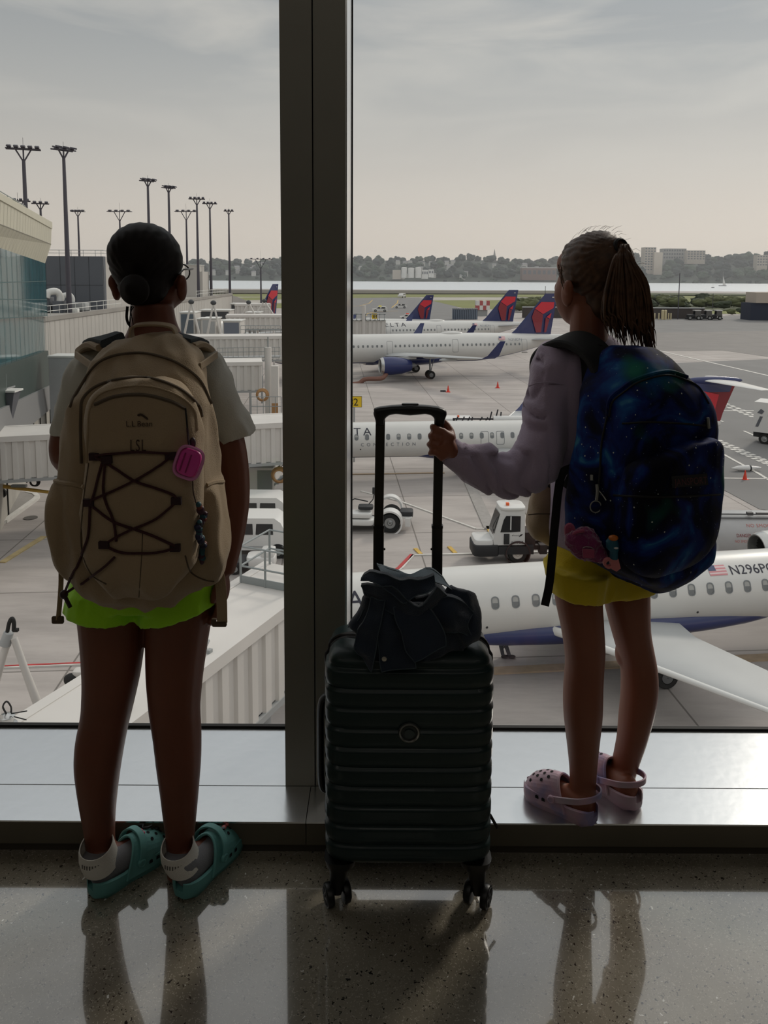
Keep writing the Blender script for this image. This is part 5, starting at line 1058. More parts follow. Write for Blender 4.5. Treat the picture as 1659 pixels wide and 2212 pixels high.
def head(mb, c, psi, s=1.):
    """psi: heading, 0 = away from the camera, + = to the right"""
    Rz = Matrix.Rotation(-psi, 3, 'Z')
    def q(x, y, z): return c+Rz @ (Vector((x, y, z))*s)
    E = lambda x, y, z, rx, ry, rz_: mb.ell(q(x, y, z), (rx*s, ry*s, rz_*s), Rz, 18, 12)
    E(0, -.005, .022, .069, .086, .076); E(0, .018, -.014, .061, .066, .082); E(0, .028, -.034, .058, .056, .058); E(0, .042, -.058, .038, .036, .034); E(0, .062, -.084, .020, .018, .018); E(0, .05, .035, .052, .042, .04)
    mb.cyl(q(0, .084, .012), q(0, .097, -.022), .007*s, .010*s, 10); E(0, .093, -.025, .012, .010, .009); [E(k_*.036, .040, -.034, .028, .034, .036) for k_ in (-1, 1)]
    E(0, .083, -.052, .020, .010, .006); E(0, .081, -.061, .017, .010, .006)
    for sx in (-1, 1): E(sx*.032, .062, -.020, .019, .020, .02); E(sx*.074, -.004, -.030, .010, .018, .030); E(sx*.079, -.012, -.018, .009, .013, .018)
    return q
skin1 = mat('skin_deep_tan', (118, 66, 46), .5, var=.05, vscale=12, sss=.05); skin2 = mat('skin_light_tan', (136, 80, 58), .5, var=.05, vscale=12, sss=.05)
def clog(parent, heel, toe, m_, z0, W=.088, charms=(), side=1, strap_back=True, holes=True):
    """foam clog, heel and toe are world points on the ground"""
    heel, toe = Vector((heel[0], heel[1], z0)), Vector((toe[0], toe[1], z0)); L = (toe-heel).length; f = (toe-heel).normalized(); r_ = Vector((f.y, -f.x, 0))
    def q(x, y, z): return heel+f*(x*L)+r_*y+Vector((0, 0, z))
    def hw(x):   # half width along the length
        return W*.5*float(np.interp(x, [0, .03, .1, .25, .42, .6, .75, .88, .96, 1], [.32, .62, .8, .84, .8, .95, 1.04, .92, .6, .2]))
    xs = [0, .015, .05, .12, .22, .32, .42, .5, .6, .7, .8, .88, .94, .98, 1.0]
    def top(x): return float(np.interp(x, [0, .1, .3, .45, .55, .75, .9, 1], [.042, .04, .034, .036, .04, .042, .040, .034]))
    mb = MB(); R_ = []
    for x in xs:
        w = hw(x); t_ = top(x); zb = .0 if .08 < x < .9 else .006
        R_.append([q(x, y*w, z) for y, z in ((-.86, zb), (.86, zb), (1.0, .012), (1.06, t_*.6), (1.02, t_), (.80, t_+.001), (.78, .022), (-.78, .022), (-.80, t_+.001), (-1.02, t_), (-1.06, t_*.6), (-1.0, .012))])
    base = mb.loft(R_).build('clog', m_, parent, world=True, angle=60)
    # upper: dome with an arched opening
    up = MB(); R_ = []; n = 18
    for i in range(12):
        x = .50+.49*i/11.; w = hw(x)*1.04; h = float(np.interp(x, [.5, .56, .65, .8, .92, .99], [.088, .089, .084, .072, .054, .03])); t0 = .018
        R_.append([q(x-(.10*math.sin(math.pi*(j/(n-1.)))*-1*(1-i/11.)*.0+.16*(1-math.sin(math.pi*j/(n-1.)))*(1-i/11.)), w*math.cos(math.pi*(1-j/(n-1.)))*(1 if True else 1), t0+(h-t0)*math.sin(math.pi*j/(n-1.))**.75) for j in range(n)])
    ins = [[v+(q(.7, 0, .01)-v)*.07 for v in ring] for ring in R_]
    for i in range(11):
        for j in range(n-1): up.add([R_[i][j], R_[i+1][j], R_[i+1][j+1], R_[i][j+1]], [(0, 1, 2, 3)]); up.add([ins[i][j], ins[i][j+1], ins[i+1][j+1], ins[i+1][j]], [(0, 1, 2, 3)])
    for j in range(n-1): up.add([R_[0][j], R_[0][j+1], ins[0][j+1], ins[0][j]], [(0, 1, 2, 3)])
    upo = up.build('upper', m_, base, world=True, angle=180)
    bv = bvh_of(upo)
    # rim bead
    MB().tube([v+Vector((0, 0, .0)) for v in R_[0]], .0035, 6).build('opening_rim', m_, base, world=True)
    if strap_back:
        pts = [q(.50, -W*.52, .046), q(.34, -W*.56, .058), q(.14, -W*.5, .070), q(.0, -W*.28, .078), q(-.045, 0, .080), q(.0, W*.28, .078), q(.14, W*.5, .070), q(.34, W*.56, .058), q(.50, W*.52, .046)]
    else: pts = [q(.50, -W*.53, .046), q(.52, -W*.54, .06), q(.55, -W*.46, .078), q(.58, -W*.24, .091), q(.585, 0, .095), q(.58, W*.24, .091), q(.55, W*.46, .078), q(.52, W*.54, .06), q(.50, W*.53, .046)]
    ribbon(MB(), spline(pts, 5), (0, 0, 1) if strap_back else tuple(f), .015, .0045).build('strap', m_, base, world=True)
    ribbon_ = None
    for s in (-1, 1): MB().lathe([(-.001, .0001), (-.001, .0105), (.004, .0095), (.0055, .007), (.0045, .006), (.0045, .0001)], q(.50, s*W*.535, .046), r_*s, 18).build('rivet', m_, base, world=True)
    if holes:
        hk = MB(); up_ = Vector((0, 0, 1))
        for i, x in enumerate((.62, .70, .78, .86)):
            for j in range(4 if i % 2 else 3):
                y = (j-(1.5 if i % 2 else 1))*.017*(1-.3*(x-.6)); h = bv.ray_cast(q(x, y, .2), -up_)
                if h[0]: nn = h[1] if h[1].z > 0 else -h[1]; u = nn.orthogonal().normalized(); w_ = nn.cross(u); hk.add([h[0]+nn*.0009+(u*math.cos(a)+w_*math.sin(a))*.0042 for a in np.linspace(0, 5.8, 12)], [tuple(range(12))])
        for x in (.62, .71, .80, .88):
            for s in (-1, 1):
                o_ = q(x, s*.12, .034); h = bv.ray_cast(o_, -r_*s)
                if h[0]: nn = (-r_*-s) if False else r_*s; u = f; w_ = Vector((0, 0, 1)); hk.add([h[0]+nn*.0012+(u*a+w_*b_)*.005 for a, b_ in ((-1, -.8), (.9, -.9), (.9, .5), (.2, 1), (-.8, .7))], [(0, 1, 2, 3, 4)])
        hk.build('vent_holes', mat('hole_dark', (14, 16, 18), .9), base, world=True, smooth=False)
    for i, (x, y, kind) in enumerate(charms):
        h = bv.ray_cast(q(x, y, .2), Vector((0, 0, -1)))
        if h[0]:
            cm = MB()
            if kind == 'band': cm.tube([h[0]+r_*a+f*b_+Vector((0, 0, .004)) for a, b_ in ((-.014, -.004), (-.006, .004), (.002, -.003), (.010, .006), (.012, .016))], .003, 6); m2 = blk
            elif kind == 'pink': cm.ell(h[0]+Vector((0, 0, .003)), (.008, .006, .004)).ell(h[0]+r_*.012+Vector((0, 0, .003)), (.006, .006, .004)); m2 = mat('charm_pink', (196, 70, 100), .4)
            elif kind == 'red': cm.ell(h[0]+Vector((0, 0, .003)), (.006, .008, .004)).ell(h[0]+f*.012+Vector((0, 0, .003)), (.005, .005, .004)); m2 = mat('charm_rose', (170, 84, 84), .4)
            else: cm.ell(h[0]+Vector((0, 0, .003)), (.007, .005, .004)).box(h[0]+f*.008+Vector((0, 0, .003)), (.012, .006, .004)); m2 = mat('charm_black', (24, 30, 40), .4)
            cm.build('shoe_charm', m2, base, world=True)
    return base, q
def finger(mb, pts, r0, r1): return mb.tube(spline(pts, 4), list(np.linspace(r0, r1, 4*(len(pts)-1)+1)), 10).ell(pts[-1], r1*1.02, nu=10, nv=6).ell(pts[0], r0, nu=10, nv=6)
# ================================================================== THE LEFT TRAVELLER
g0 = G(310, 1900, 0); PA = thing('person', 'girl in white T-shirt and neon green shorts with a dark low bun', 'person', (g0.x, g0.y, 0))
YL = 1.66
mb = MB()
legL = [(1262, 168, 318, YL, .080), (1311, 170, 313, YL, .078), (1386, 178, 311, YL, .074), (1461, 182, 301, YL, .066), (1536, 179, 284, YL, .058), (1570, 171, 275, YL-.004, .056), (1599, 165, 269, YL-.010, .056), (1650, 163, 260, YL-.016, .055), (1700, 169, 253, YL-.014, .049), (1750, 176, 248, YL-.006, .040), (1800, 185, 246, YL, .034), (1850, 189, 248, YL+.002, .034), (1885, 190, 250, YL-.002, .038)]
legR = [(1262, 315, 465, YL, .080), (1311, 316, 461, YL, .078), (1386, 317, 448, YL, .074), (1461, 318, 437, YL, .066), (1536, 324, 430, YL, .058), (1570, 330, 433, YL-.004, .056), (1599, 334, 434, YL-.010, .056), (1650, 340, 433, YL-.016, .055), (1700, 347, 429, YL-.014, .049), (1750, 352, 425, YL-.006, .040), (1800, 359, 420, YL, .034), (1850, 362, 416, YL+.002, .034), (1885, 362, 418, YL-.002, .038)]
rowloft(mb, legL, res=44); rowloft(mb, legR, res=44)
rowloft(mb, [(745, 235, 395, 1.68, .05), (780, 215, 425, 1.68, .055), (850, 220, 420, 1.68, .065), (950, 222, 420, 1.69, .07), (1060, 216, 428, 1.69, .078), (1150, 196, 446, 1.68, .085), (1230, 172, 462, 1.67, .095), (1290, 170, 462, 1.665, .088)], res=30)
rowloft(mb, [(655, 288, 372, 1.68, .042), (700, 284, 380, 1.68, .044), (735, 268, 400, 1.68, .05), (765, 235, 430, 1.68, .05)], res=12)
# right arm hanging, five fingers
mb.tube(spline([P(425, 800, 1.68), P(458, 860, 1.68), P(492, 960, 1.68), P(505, 1065, 1.68), P(497, 1150, 1.665), P(483, 1238, 1.645)], 5), list(np.interp(np.linspace(0, 1, 26), [0, .2, .45, .62, .8, 1], [.040, .040, .039, .036, .034, .024])), 14)
mb.ell(P(481, 1268, 1.64), (.016, .03, .038), nu=14)
for k, (dx, ln) in enumerate(((-.018, .052), (-.006, .060), (.006, .056), (.017, .044))):
    b0 = P(480, 1288, 1.64)+Vector((-.004, dx, 0)); finger(mb, [b0, b0+Vector((-.003, 0, -ln*.45)), b0+Vector((-.010, 0, -ln*.75)), b0+Vector((-.02, 0, -ln))], .0085, .0065)
b0 = P(476, 1256, 1.615); finger(mb, [b0, b0+Vector((-.010, -.008, -.020)), b0+Vector((-.016, -.006, -.042))], .010, .0075)
# left arm bent, hand forward
mb.tube(spline([P(205, 800, 1.68), P(176, 860, 1.68), P(150, 940, 1.69), P(147, 985, 1.70), P(175, 1002, 1.79), P(215, 985, 1.87)], 5), list(np.interp(np.linspace(0, 1, 26), [0, .2, .45, .62, .8, 1], [.040, .040, .040, .038, .032, .024])), 14)
mb.ell(P(238, 978, 1.895), (.034, .026, .02), nu=14)
for k in range(4):
    b0 = P(262, 970, 1.90)+Vector((0, -.014+.010*k, .004)); finger(mb, [b0, b0+Vector((.022, .004, -.004)), b0+Vector((.036, .0, -.016))], .008, .006)
b0 = P(245, 968, 1.88); finger(mb, [b0, b0+Vector((.012, -.006, .018)), b0+Vector((.024, -.008, .03))], .009, .007)
for lst in (((205, 1905, 1.64), (292, 1868, 1.72)), ((392, 1908, 1.64), (455, 1862, 1.72))):
    a, b_ = G(lst[0][0], lst[0][1]+14, .0), G(lst[1][0], lst[1][1], .0); a.z = b_.z = .045; mb.ell(a.lerp(b_, .18), (.03, .03, .032)).cyl(a.lerp(b_, .2), a.lerp(b_, .95), .033, .026, 12).ell(a.lerp(b_, .95), (.034, .03, .02))
hc = P(323, 592, 1.70); qh = head(mb, hc, math.radians(8), 1.02)
bodyA = blob(mb, 'body', skin1, PA, .0042, 5)
# hair
mh = MB(); RzA = Matrix.Rotation(-math.radians(8), 3, 'Z')
mh.ell(qh(0, -.014, .028), (.0765, .088, .082), RzA, 22, 14).ell(qh(0.004, -.038, -.020), (.054, .058, .050), RzA, 18, 12).ell(qh(.0, -.03, .04), (.074, .08, .07), RzA, 18, 12)
hairA = mat('hair_dark_brown', (22, 16, 14), .6, var=.3, vscale=40, spec=.2)
ho = blob(mh, 'hair', hairA, PA, .005, 4)
me = ho.data
for v in me.vertices:      # combed grooves converging on the bun
    w = wmat(PA) @ v.co; d = w-P(292, 628, 1.60); a = math.atan2(d.z, d.x); v.co += v.normal*(.0006*math.sin(a*40+3*noise.noise(w*20))+.0008*noise.noise(w*60))
mbn = MB()
for k in range(5):
    c_ = P(291, 626, 1.578); rr = .0235-.0042*k; mbn.tube([c_+Vector((rr*math.cos(t), -.004*k-.002, rr*math.sin(t)*1.05)) for t in np.linspace(0, 6.6, 26)], .0085, 8)
mbn.ell(P(291, 626, 1.584), (.0255, .024, .0265), nu=14)
bn = blob(mbn, 'hair_bun', hairA, ho, .004, 2); 
mw = MB(); rn_ = random.Random(2)
for k in range(3):
    t0 = rn_.uniform(0, .15); a = P(276+90*t0, 655+8*rn_.random(), 1.625); mw.tube(spline([a, a+Vector((rn_.uniform(-.006, .006), -.004, -.012)), a+Vector((rn_.uniform(-.012, .012), -.004, -.03-.02*rn_.random()))], 3), [.0012]*6+[.0004], 4)
a = P(275, 662, 1.62); mw.tube(spline([a, P(274, 690, 1.62), P(284, 712, 1.62)], 5), [.003]*8+[.002, .001, .0005], 5)
mw.build('loose_hair', hairA, ho, world=True)['kind'] = 'stuff'
# spectacles
gm = mat('spectacle_frame', (20, 18, 18), .3); mg = MB()
for sx in (-1, 1):
    mg.tube([qh(sx*.033+.021*math.cos(t), .094-.004*abs(math.cos(t)), .004+.0185*math.sin(t)) for t in np.linspace(0, 2*math.pi, 22)], .0018, 6); mg.tube([qh(sx*.054, .088, .010), qh(sx*.074, .06, .012), qh(sx*.077, .0, .010), qh(sx*.075, -.02, .0)], .002, 6)
mg.tube([qh(-.012, .094, .006), qh(0, .1, .009), qh(.012, .094, .006)], .0018, 6); mg.build('spectacles', gm, PA, world=True)
# T-shirt
shirt = mat('white_cotton', (206, 204, 194), .85, bump=.2, bscale=350, sheen=.2)
ms = MB()
rowloft(ms, [(728, 268, 392, 1.68, .052), (745, 225, 420, 1.68, .058), (770, 182, 462, 1.68, .07), (830, 178, 466, 1.68, .085), (950, 188, 452, 1.69, .092), (1100, 190, 450, 1.69, .092), (1210, 168, 470, 1.68, .102)], res=30, e=2.3)
pxrings(ms, [((405, 745), (440, 748), 1.68, .03), ((400, 790), (478, 768), 1.68, .052), ((418, 835), (503, 820), 1.68, .054), ((445, 905), (528, 878), 1.68, .052), ((470, 968), (553, 932), 1.68, .050)])
pxrings(ms, [((205, 748), (240, 745), 1.68, .03), ((158, 775), (240, 790), 1.68, .052), ((136, 825), (222, 835), 1.68, .054), ((122, 885), (205, 892), 1.68, .052), ((112, 936), (194, 940), 1.685, .050)])
tso = blob(ms, 't_shirt', shirt, PA, .0065, 3, fold=(.0075, 17, (1, 1, .6)))
# shorts
neon = mat('neon_green_fabric', (176, 246, 30), .7, sheen=.2, bump=.1, bscale=200); msh = MB()
rowloft(msh, [(1165, 188, 452, 1.68, .092), (1215, 165, 474, 1.67, .104), (1265, 154, 482, 1.665, .106), (1290, 150, 480, 1.665, .102)], res=16)
pxrings(msh, [((156, 1255), (318, 1265), 1.665, .10), ((144, 1300), (312, 1322), YL, .098), ((144, 1306), (312, 1327), YL, .096)]); pxrings(msh, [((300, 1270), (478, 1240), 1.665, .10), ((298, 1332), (480, 1284), YL, .098), ((298, 1337), (480, 1290), YL, .096)])
pxrings(msh, [((470, 1195), (478, 1192), 1.66, .03), ((472, 1215), (496, 1205), 1.655, .03), ((472, 1240), (500, 1232), 1.65, .028), ((474, 1262), (488, 1258), 1.65, .02)])
blob(msh, 'shorts', neon, PA, .0055, 2, fold=(.0022, 24, (1.6, 1, .5)))
# socks and clogs
sockw = mat('sock_white', (222, 218, 208), .9, bump=.3, bscale=500); sockg = mat('sock_grey', (128, 128, 132), .9, bump=.3, bscale=500)
teal = mat('teal_foam', (98, 158, 154), .55, var=.03, vscale=20)
for nm_, xa, xb, hx, hy, tx, ty, ch in (('L', 183, 258, 196, 1940, 318, 1860, ((.70, -.012, 'band'), (.62, .0, 'pink'), (.84, .0, 'black'))), ('R', 356, 428, 388, 1944, 470, 1858, ((.70, .012, 'red'), (.80, -.01, 'black'), (.62, .014, 'black')))):
    heel, toe = G(hx, hy, 0), G(tx, ty, 0); d = (toe-heel).normalized(); L = .205; toe = heel+d*L
    base_, q = clog(PA, heel, toe, teal, 0, .084, ch, strap_back=False)
    a, b_ = heel+d*.032, heel+d*.17; sk = MB()
    s0 = [(z, w) for z, w in ((.026, .028), (.045, .034), (.062, .036))]
    xc = P((xa+xb)/2, 1870, 1.655).x
    sk.loft([[Vector((a.x*(1-u)+xc*u+p[0], a.y+.012+.0*u+p[1], z)) for p in superring(w, w*1.12, 2.1, 24)] for z, w, u in ((.02, .027, 0), (.04, .033, .2), (.062, .036, .5), (.078, .037, .8))]).cyl(a+Vector((0, .01, .045)), b_+Vector((0, 0, .042)), .031, .027, 16)
    blob(sk, 'sock', sockg, PA, .004, 2)
    sk = MB(); sk.loft([[Vector((a.x*(1-u)+xc*u+p[0], a.y+.012+p[1], z+.22*p[1])) for p in superring(w, w*1.1, 2.1, 28)] for z, w, u in ((.058, .0395, .5), (.068, .0400, .7), (.080, .0395, .9), (.096, .0375, 1), (.102, .0362, 1), (.101, .034, 1))], cap=False)
    cf = sk.build('sock_cuff', sockw, PA, world=True); 
    rb = MB()
    for k in range(7): t_ = -math.pi/2+(k-3)*.16; x_, y_ = .0388*math.cos(t_), .0425*math.sin(t_); rb.box((xc+x_, a.y+.012+y_, .086-.0093), (.0030, .001, .009), Matrix.Rotation(t_+math.pi/2, 3, 'Z'))
    rb.build('sock_lettering', mat('sock_print', (110, 106, 100), .9), cf, world=True, smooth=False)
# ------------------------------------------------------------------ khaki backpack
kh = mat('khaki_nylon', (160, 138, 108), .75, var=.05, vscale=6, bump=.25, bscale=420, sheen=.15); khd = mat('khaki_dark_binding', (84, 70, 54), .8); slate = mat('slate_mesh_pad', (62, 68, 72), .85, bump=.4, bscale=500); maroon = mat('maroon_cord', (64, 22, 26), .7, bump=.5, bscale=900)  # darker khaki serves zippers, piping, seams and buckles
gB = P(310, 1300, 1.48); BP = thing('backpack', 'khaki hiking backpack with maroon bungee lacing worn by the left girl', 'backpack', tuple(gB))
mb = MB()
rowloft(mb, [(722, 284, 384, 1.555, .028), (738, 248, 412, 1.545, .042), (765, 212, 440, 1.53, .056), (810, 188, 456, 1.51, .075), (870, 160, 462, 1.495, .090), (940, 142, 466, 1.49, .095), (1010, 134, 472, 1.49, .095), (1080, 134, 476, 1.49, .098), (1150, 138, 478, 1.49, .098), (1215, 146, 470, 1.49, .096), (1255, 168, 450, 1.50, .088), (1285, 212, 415, 1.51, .070), (1303, 262, 368, 1.52, .04)], res=54, e=2.7, n=32)
rowloft(mb, [(1030, 118, 190, 1.49, .05), (1065, 109, 190, 1.485, .07), (1120, 108, 185, 1.485, .072), (1170, 114, 180, 1.485, .068), (1215, 128, 178, 1.49, .055), (1245, 150, 178, 1.50, .04)], res=20, e=2.3)
rowloft(mb, [(1038, 440, 480, 1.49, .05), (1080, 440, 484, 1.485, .068), (1150, 440, 492, 1.485, .072), (1190, 440, 496, 1.485, .066), (1220, 440, 486, 1.49, .055), (1250, 440, 474, 1.50, .04)], res=20, e=2.3)
main = blob(mb, 'main_bag', kh, BP, .0062, 3, fold=(.0085, 13, (1.3, 1, .45)))
mb = MB()
rowloft(mb, [(815, 268, 350, 1.405, .03), (828, 226, 395, 1.40, .04), (860, 194, 424, 1.395, .05), (930, 181, 436, 1.39, .055), (1030, 178, 438, 1.39, .055), (1140, 182, 434, 1.39, .055), (1215, 190, 424, 1.395, .055), (1255, 212, 400, 1.405, .05), (1282, 250, 370, 1.43, .035)], res=46, e=3.0, n=32)
front = blob(mb, 'front_pocket', kh, BP, .0055, 3, fold=(.0055, 13, (1.2, 1, .6)))
bb = bvh_of(main, front)
def cordp(pts, name, m_, r=.0026, parent=BP, off=.003, n=6): return MB().tube(drape(bb, pts, 8, off), r, n).build(name, m_, parent, world=True)
cordp([(152, 880), (165, 850), (216, 782), (291, 763), (366, 777), (427, 817), (456, 872)], 'main_zipper', khd, .0028, off=.001)
cordp([(176, 1000), (175, 900), (182, 858), (225, 828), (309, 816), (381, 837), (427, 874), (436, 900)], 'pocket_zipper', khd, .003, off=.001); cordp([(205, 874), (249, 857), (309, 853), (366, 866), (399, 882)], 'upper_zipper', khd, .0034, off=.001)
cordp([(188, 1000), (190, 940), (196, 880), (228, 846), (309, 834), (378, 852), (418, 885), (426, 930)], 'seam_piping', kh, .002, off=.0005)
for pts in ([(205, 984), (240, 980), (300, 976), (369, 979)], [(208, 986), (250, 1012), (291, 1038), (335, 1053), (374, 1068), (381, 1080)], [(369, 986), (335, 1012), (291, 1038), (240, 1062), (193, 1082)], [(195, 1088), (243, 1124), (288, 1141), (335, 1158), (381, 1180)], [(381, 1084), (339, 1119), (288, 1142), (250, 1160), (226, 1175)], [(228, 1178), (261, 1192), (300, 1194), (336, 1193), (378, 1183)], [(228, 994), (226, 1065), (246, 1125), (252, 1168)], [(222, 1000), (206, 1060), (196, 1088)]):
    cordp(pts, 'bungee_cord', maroon)
cordp([(196, 1092), (194, 1147), (186, 1180), (170, 1216), (155, 1250)], 'bungee_cord', maroon)
e1 = hit(bb, 157, 1246, .004, 1.46); e2 = hit(bb, 200, 1243, .004, 1.45); tg_ = P(138, 1284, 1.455)
MB().tube([e1, tg_], .0026, 6).build('bungee_cord', maroon, BP, world=True); MB().tube(drape(bb, [(249, 1202), (228, 1222), (200, 1243), (178, 1258)], 6, .004)+[P(165, 1266, 1.45), tg_], .0026, 6).build('bungee_cord', maroon, BP, world=True)
MB().ell(tg_, (.008, .008, .009)).tube([tg_, P(146, 1300, 1.455), P(152, 1312, 1.455)], .004, 6).build('cord_toggle', mat('toggle_dark', (40, 18, 18), .5), BP, world=True)
for (x, y) in ((193, 1085), (381, 1081), (226, 1176), (378, 1182), (206, 986), (368, 984), (232, 992)):
    h = hit(bb, x, y, .002); MB().box(h, (.018, .008, .013)).build('cord_tab', mat('tab_dark', (44, 20, 24), .8), BP, world=True, smooth=False)
lt = mat('embroidery_thread', (62, 44, 34), .8)
def dtext(s, px, py, size, name, m_, par, bvh, sx=1., space=1., rot=0, align='LEFT'):
    vs, fs = text_mesh(s, size, align, space); ca, sa = math.cos(rot), math.sin(rot); q_ = []
    for v in vs: x, y = v.x*sx, v.y; q_.append(hit(bvh, px+x*ca+y*sa, py-(y*ca-x*sa), .0022, 1.6))
    return MB().add(q_, fs).build(name, m_, par, world=True, smooth=False)
dtext('L.L.Bean', 272, 921, 17, 'brand_lettering', lt, BP, bb, sx=1.02); dtext('LSL', 281, 974, 36, 'monogram', lt, BP, bb, sx=.62, space=1.15)
MB().tube(drape(bb, [(297, 897), (305, 895), (312, 899), (320, 906)], 4, .002), [.0006]+[.0018]*11+[.0006], 5).build('brand_mountain_mark', lt, BP, world=True)
MB().tube([hit(bb, 398, 882, .004), hit(bb, 400, 900, .005), hit(bb, 402, 925, .006)], .0018, 6).build('zipper_pull', mat('pull_black', (20, 16, 16), .5), BP, world=True)
cordp([(110, 1037), (135, 1042), (160, 1046), (182, 1052)], 'pocket_elastic', kh, .0045, off=.0); cordp([(446, 1048), (462, 1042), (482, 1040)], 'pocket_elastic', kh, .0045, off=.0)
cordp([(192, 1000), (180, 1090), (176, 1180), (196, 1238), (230, 1262)], 'seam_piping', khd, .0016, off=.0); cordp([(400, 1200), (412, 1235), (440, 1252), (462, 1256)], 'seam_piping', khd, .0016, off=.0); cordp([(308, 1150), (306, 1200), (300, 1290)], 'seam_piping', khd, .001, off=.0)
# straps
SD = (1, .15, 0)
for sg, X in ((1, lambda x: x), (-1, lambda x: 632-x)):
    pth = spline([P(X(395), 742, 1.56), P(X(412), 738, 1.60), P(X(430), 748, 1.655), P(X(440), 762, 1.70), P(X(440), 800, 1.755), P(X(432), 900, 1.775), P(X(428), 1020, 1.77)], 5)
    sp_ = ribbon(MB(), pth, (1, .1*sg, -.25*sg), .058, .014).build('shoulder_strap', kh, BP, world=True)
    ribbon(MB(), spline([P(X(388), 735, 1.557), P(X(408), 732, 1.60), P(X(428), 741, 1.65)], 5), (1, .1*sg, -.25*sg), .05, .017).build('strap_pad', slate, sp_, world=True)
    ribbon(MB(), spline([P(X(432), 792, 1.50), P(X(452), 778, 1.56), P(X(468), 766, 1.64)], 4), (0, .3, 1), .014, .005).build('load_lifter', kh, BP, world=True)
ribbon(MB(), spline([P(290, 742, 1.55), P(284, 722, 1.555), P(288, 706, 1.56), P(305, 701, 1.56), P(335, 700, 1.56), P(362, 703, 1.56), P(376, 710, 1.56), P(380, 726, 1.555), P(376, 744, 1.55)], 5), (0, 1, .2), .022, .005).build('grab_handle', kh, BP, world=True)
ribbon(MB(), spline([P(131, 1200, 1.50), P(132, 1250, 1.50), P(130, 1290, 1.50), P(126, 1338, 1.50)], 4), (.5, 1, 0), .012, .002).build('webbing_strap', kh, BP, world=True); MB().rbox(P(125, 1339, 1.50), (.024, .008, .016), .003).build('strap_buckle', khd, BP, world=True)
ribbon(MB(), spline([P(470, 1225, 1.50), P(476, 1260, 1.50), P(479, 1300, 1.50), P(480, 1345, 1.50)], 4), (1, .1, 0), .021, .002).build('webbing_strap', kh, BP, world=True); MB().rbox(P(474, 1348, 1.50), (.030, .009, .011), .003).rbox(P(462, 1342, 1.50), (.010, .009, .012), .002).build('strap_buckle', khd, BP, world=True)
# charms on the backpack
pk = mat('pink_rubber_case', (214, 66, 158), .4, sss=.2); cl = mat('clear_pink_shell', (206, 130, 176), .25)
c_ = hit(bb, 405, 996, .014); rot = Matrix.Rotation(.35, 3, 'Y'); o = thing('earphone_case', 'bright pink rounded case dangling on the khaki backpack', 'case', tuple(c_-Vector((0, 0, .035))))
mb = MB().loft([[c_+rot @ Vector((p[0], y, p[1])) for p in superring(w*.9, w*1.15, 3.4, 28)] for y, w in ((.010, .016), (.008, .021), (-.004, .0225), (-.009, .020), (-.011, .015))]); mb.build('case_body', pk, o, world=True)
mb = MB().tube([c_+rot @ Vector((p[0]*1.02, -.006, p[1]*1.02)) for p in superring(.0225, .028, 3.4, 32)]+[c_+rot @ Vector((superring(.0225, .028, 3.4, 32)[0][0]*1.02, -.006, superring(.0225, .028, 3.4, 32)[0][1]*1.02))], .003, 6); mb.build('case_rim', cl, o, world=True)
for k in (-.010, .001): MB().box(c_+rot @ Vector((k, -.0115, 0)), (.0022, .002, .034), rot).build('case_groove', mat('deep_pink', (140, 30, 90), .5), o, world=True, smooth=False)
MB().tube([hit(bb, 402, 925, .006), hit(bb, 403, 945, .008), c_+Vector((0, 0, .03))], .0022, 6).ell(hit(bb, 411, 955, .010), (.006, .005, .010)).build('lanyard', mat('lanyard_dark', (52, 22, 34), .5), o, world=True)
o = thing('tassel_charm', 'dark multicoloured braided tassel charm hanging at the right of the khaki backpack', 'charm', tuple(hit(bb, 430, 1205, .01)))
MB().tube(drape(bb, [(413, 1032), (414, 1060), (420, 1085)], 4, .004), .0012, 5).build('thread', lt, o, world=True); rn_ = random.Random(9)
cols_ = [mat('bead_teal', (24, 74, 84), .5), mat('bead_navy', (24, 26, 60), .5), mat('bead_rust', (110, 48, 36), .5), mat('bead_plum', (62, 24, 44), .5), mat('bead_black', (18, 18, 22), .5)]
for k in range(30):
    t_ = k/29.; x = 422+10*math.sin(t_*9)*.5+10*t_+rn_.uniform(-3, 3); y = 1088+118*t_; q_ = hit(bb, x, y, .008, 1.44); MB().ell(q_, (rn_.uniform(.004, .008), .006, rn_.uniform(.005, .009)), nu=8, nv=6).build('bead', cols_[rn_.randrange(5)], o, world=True)
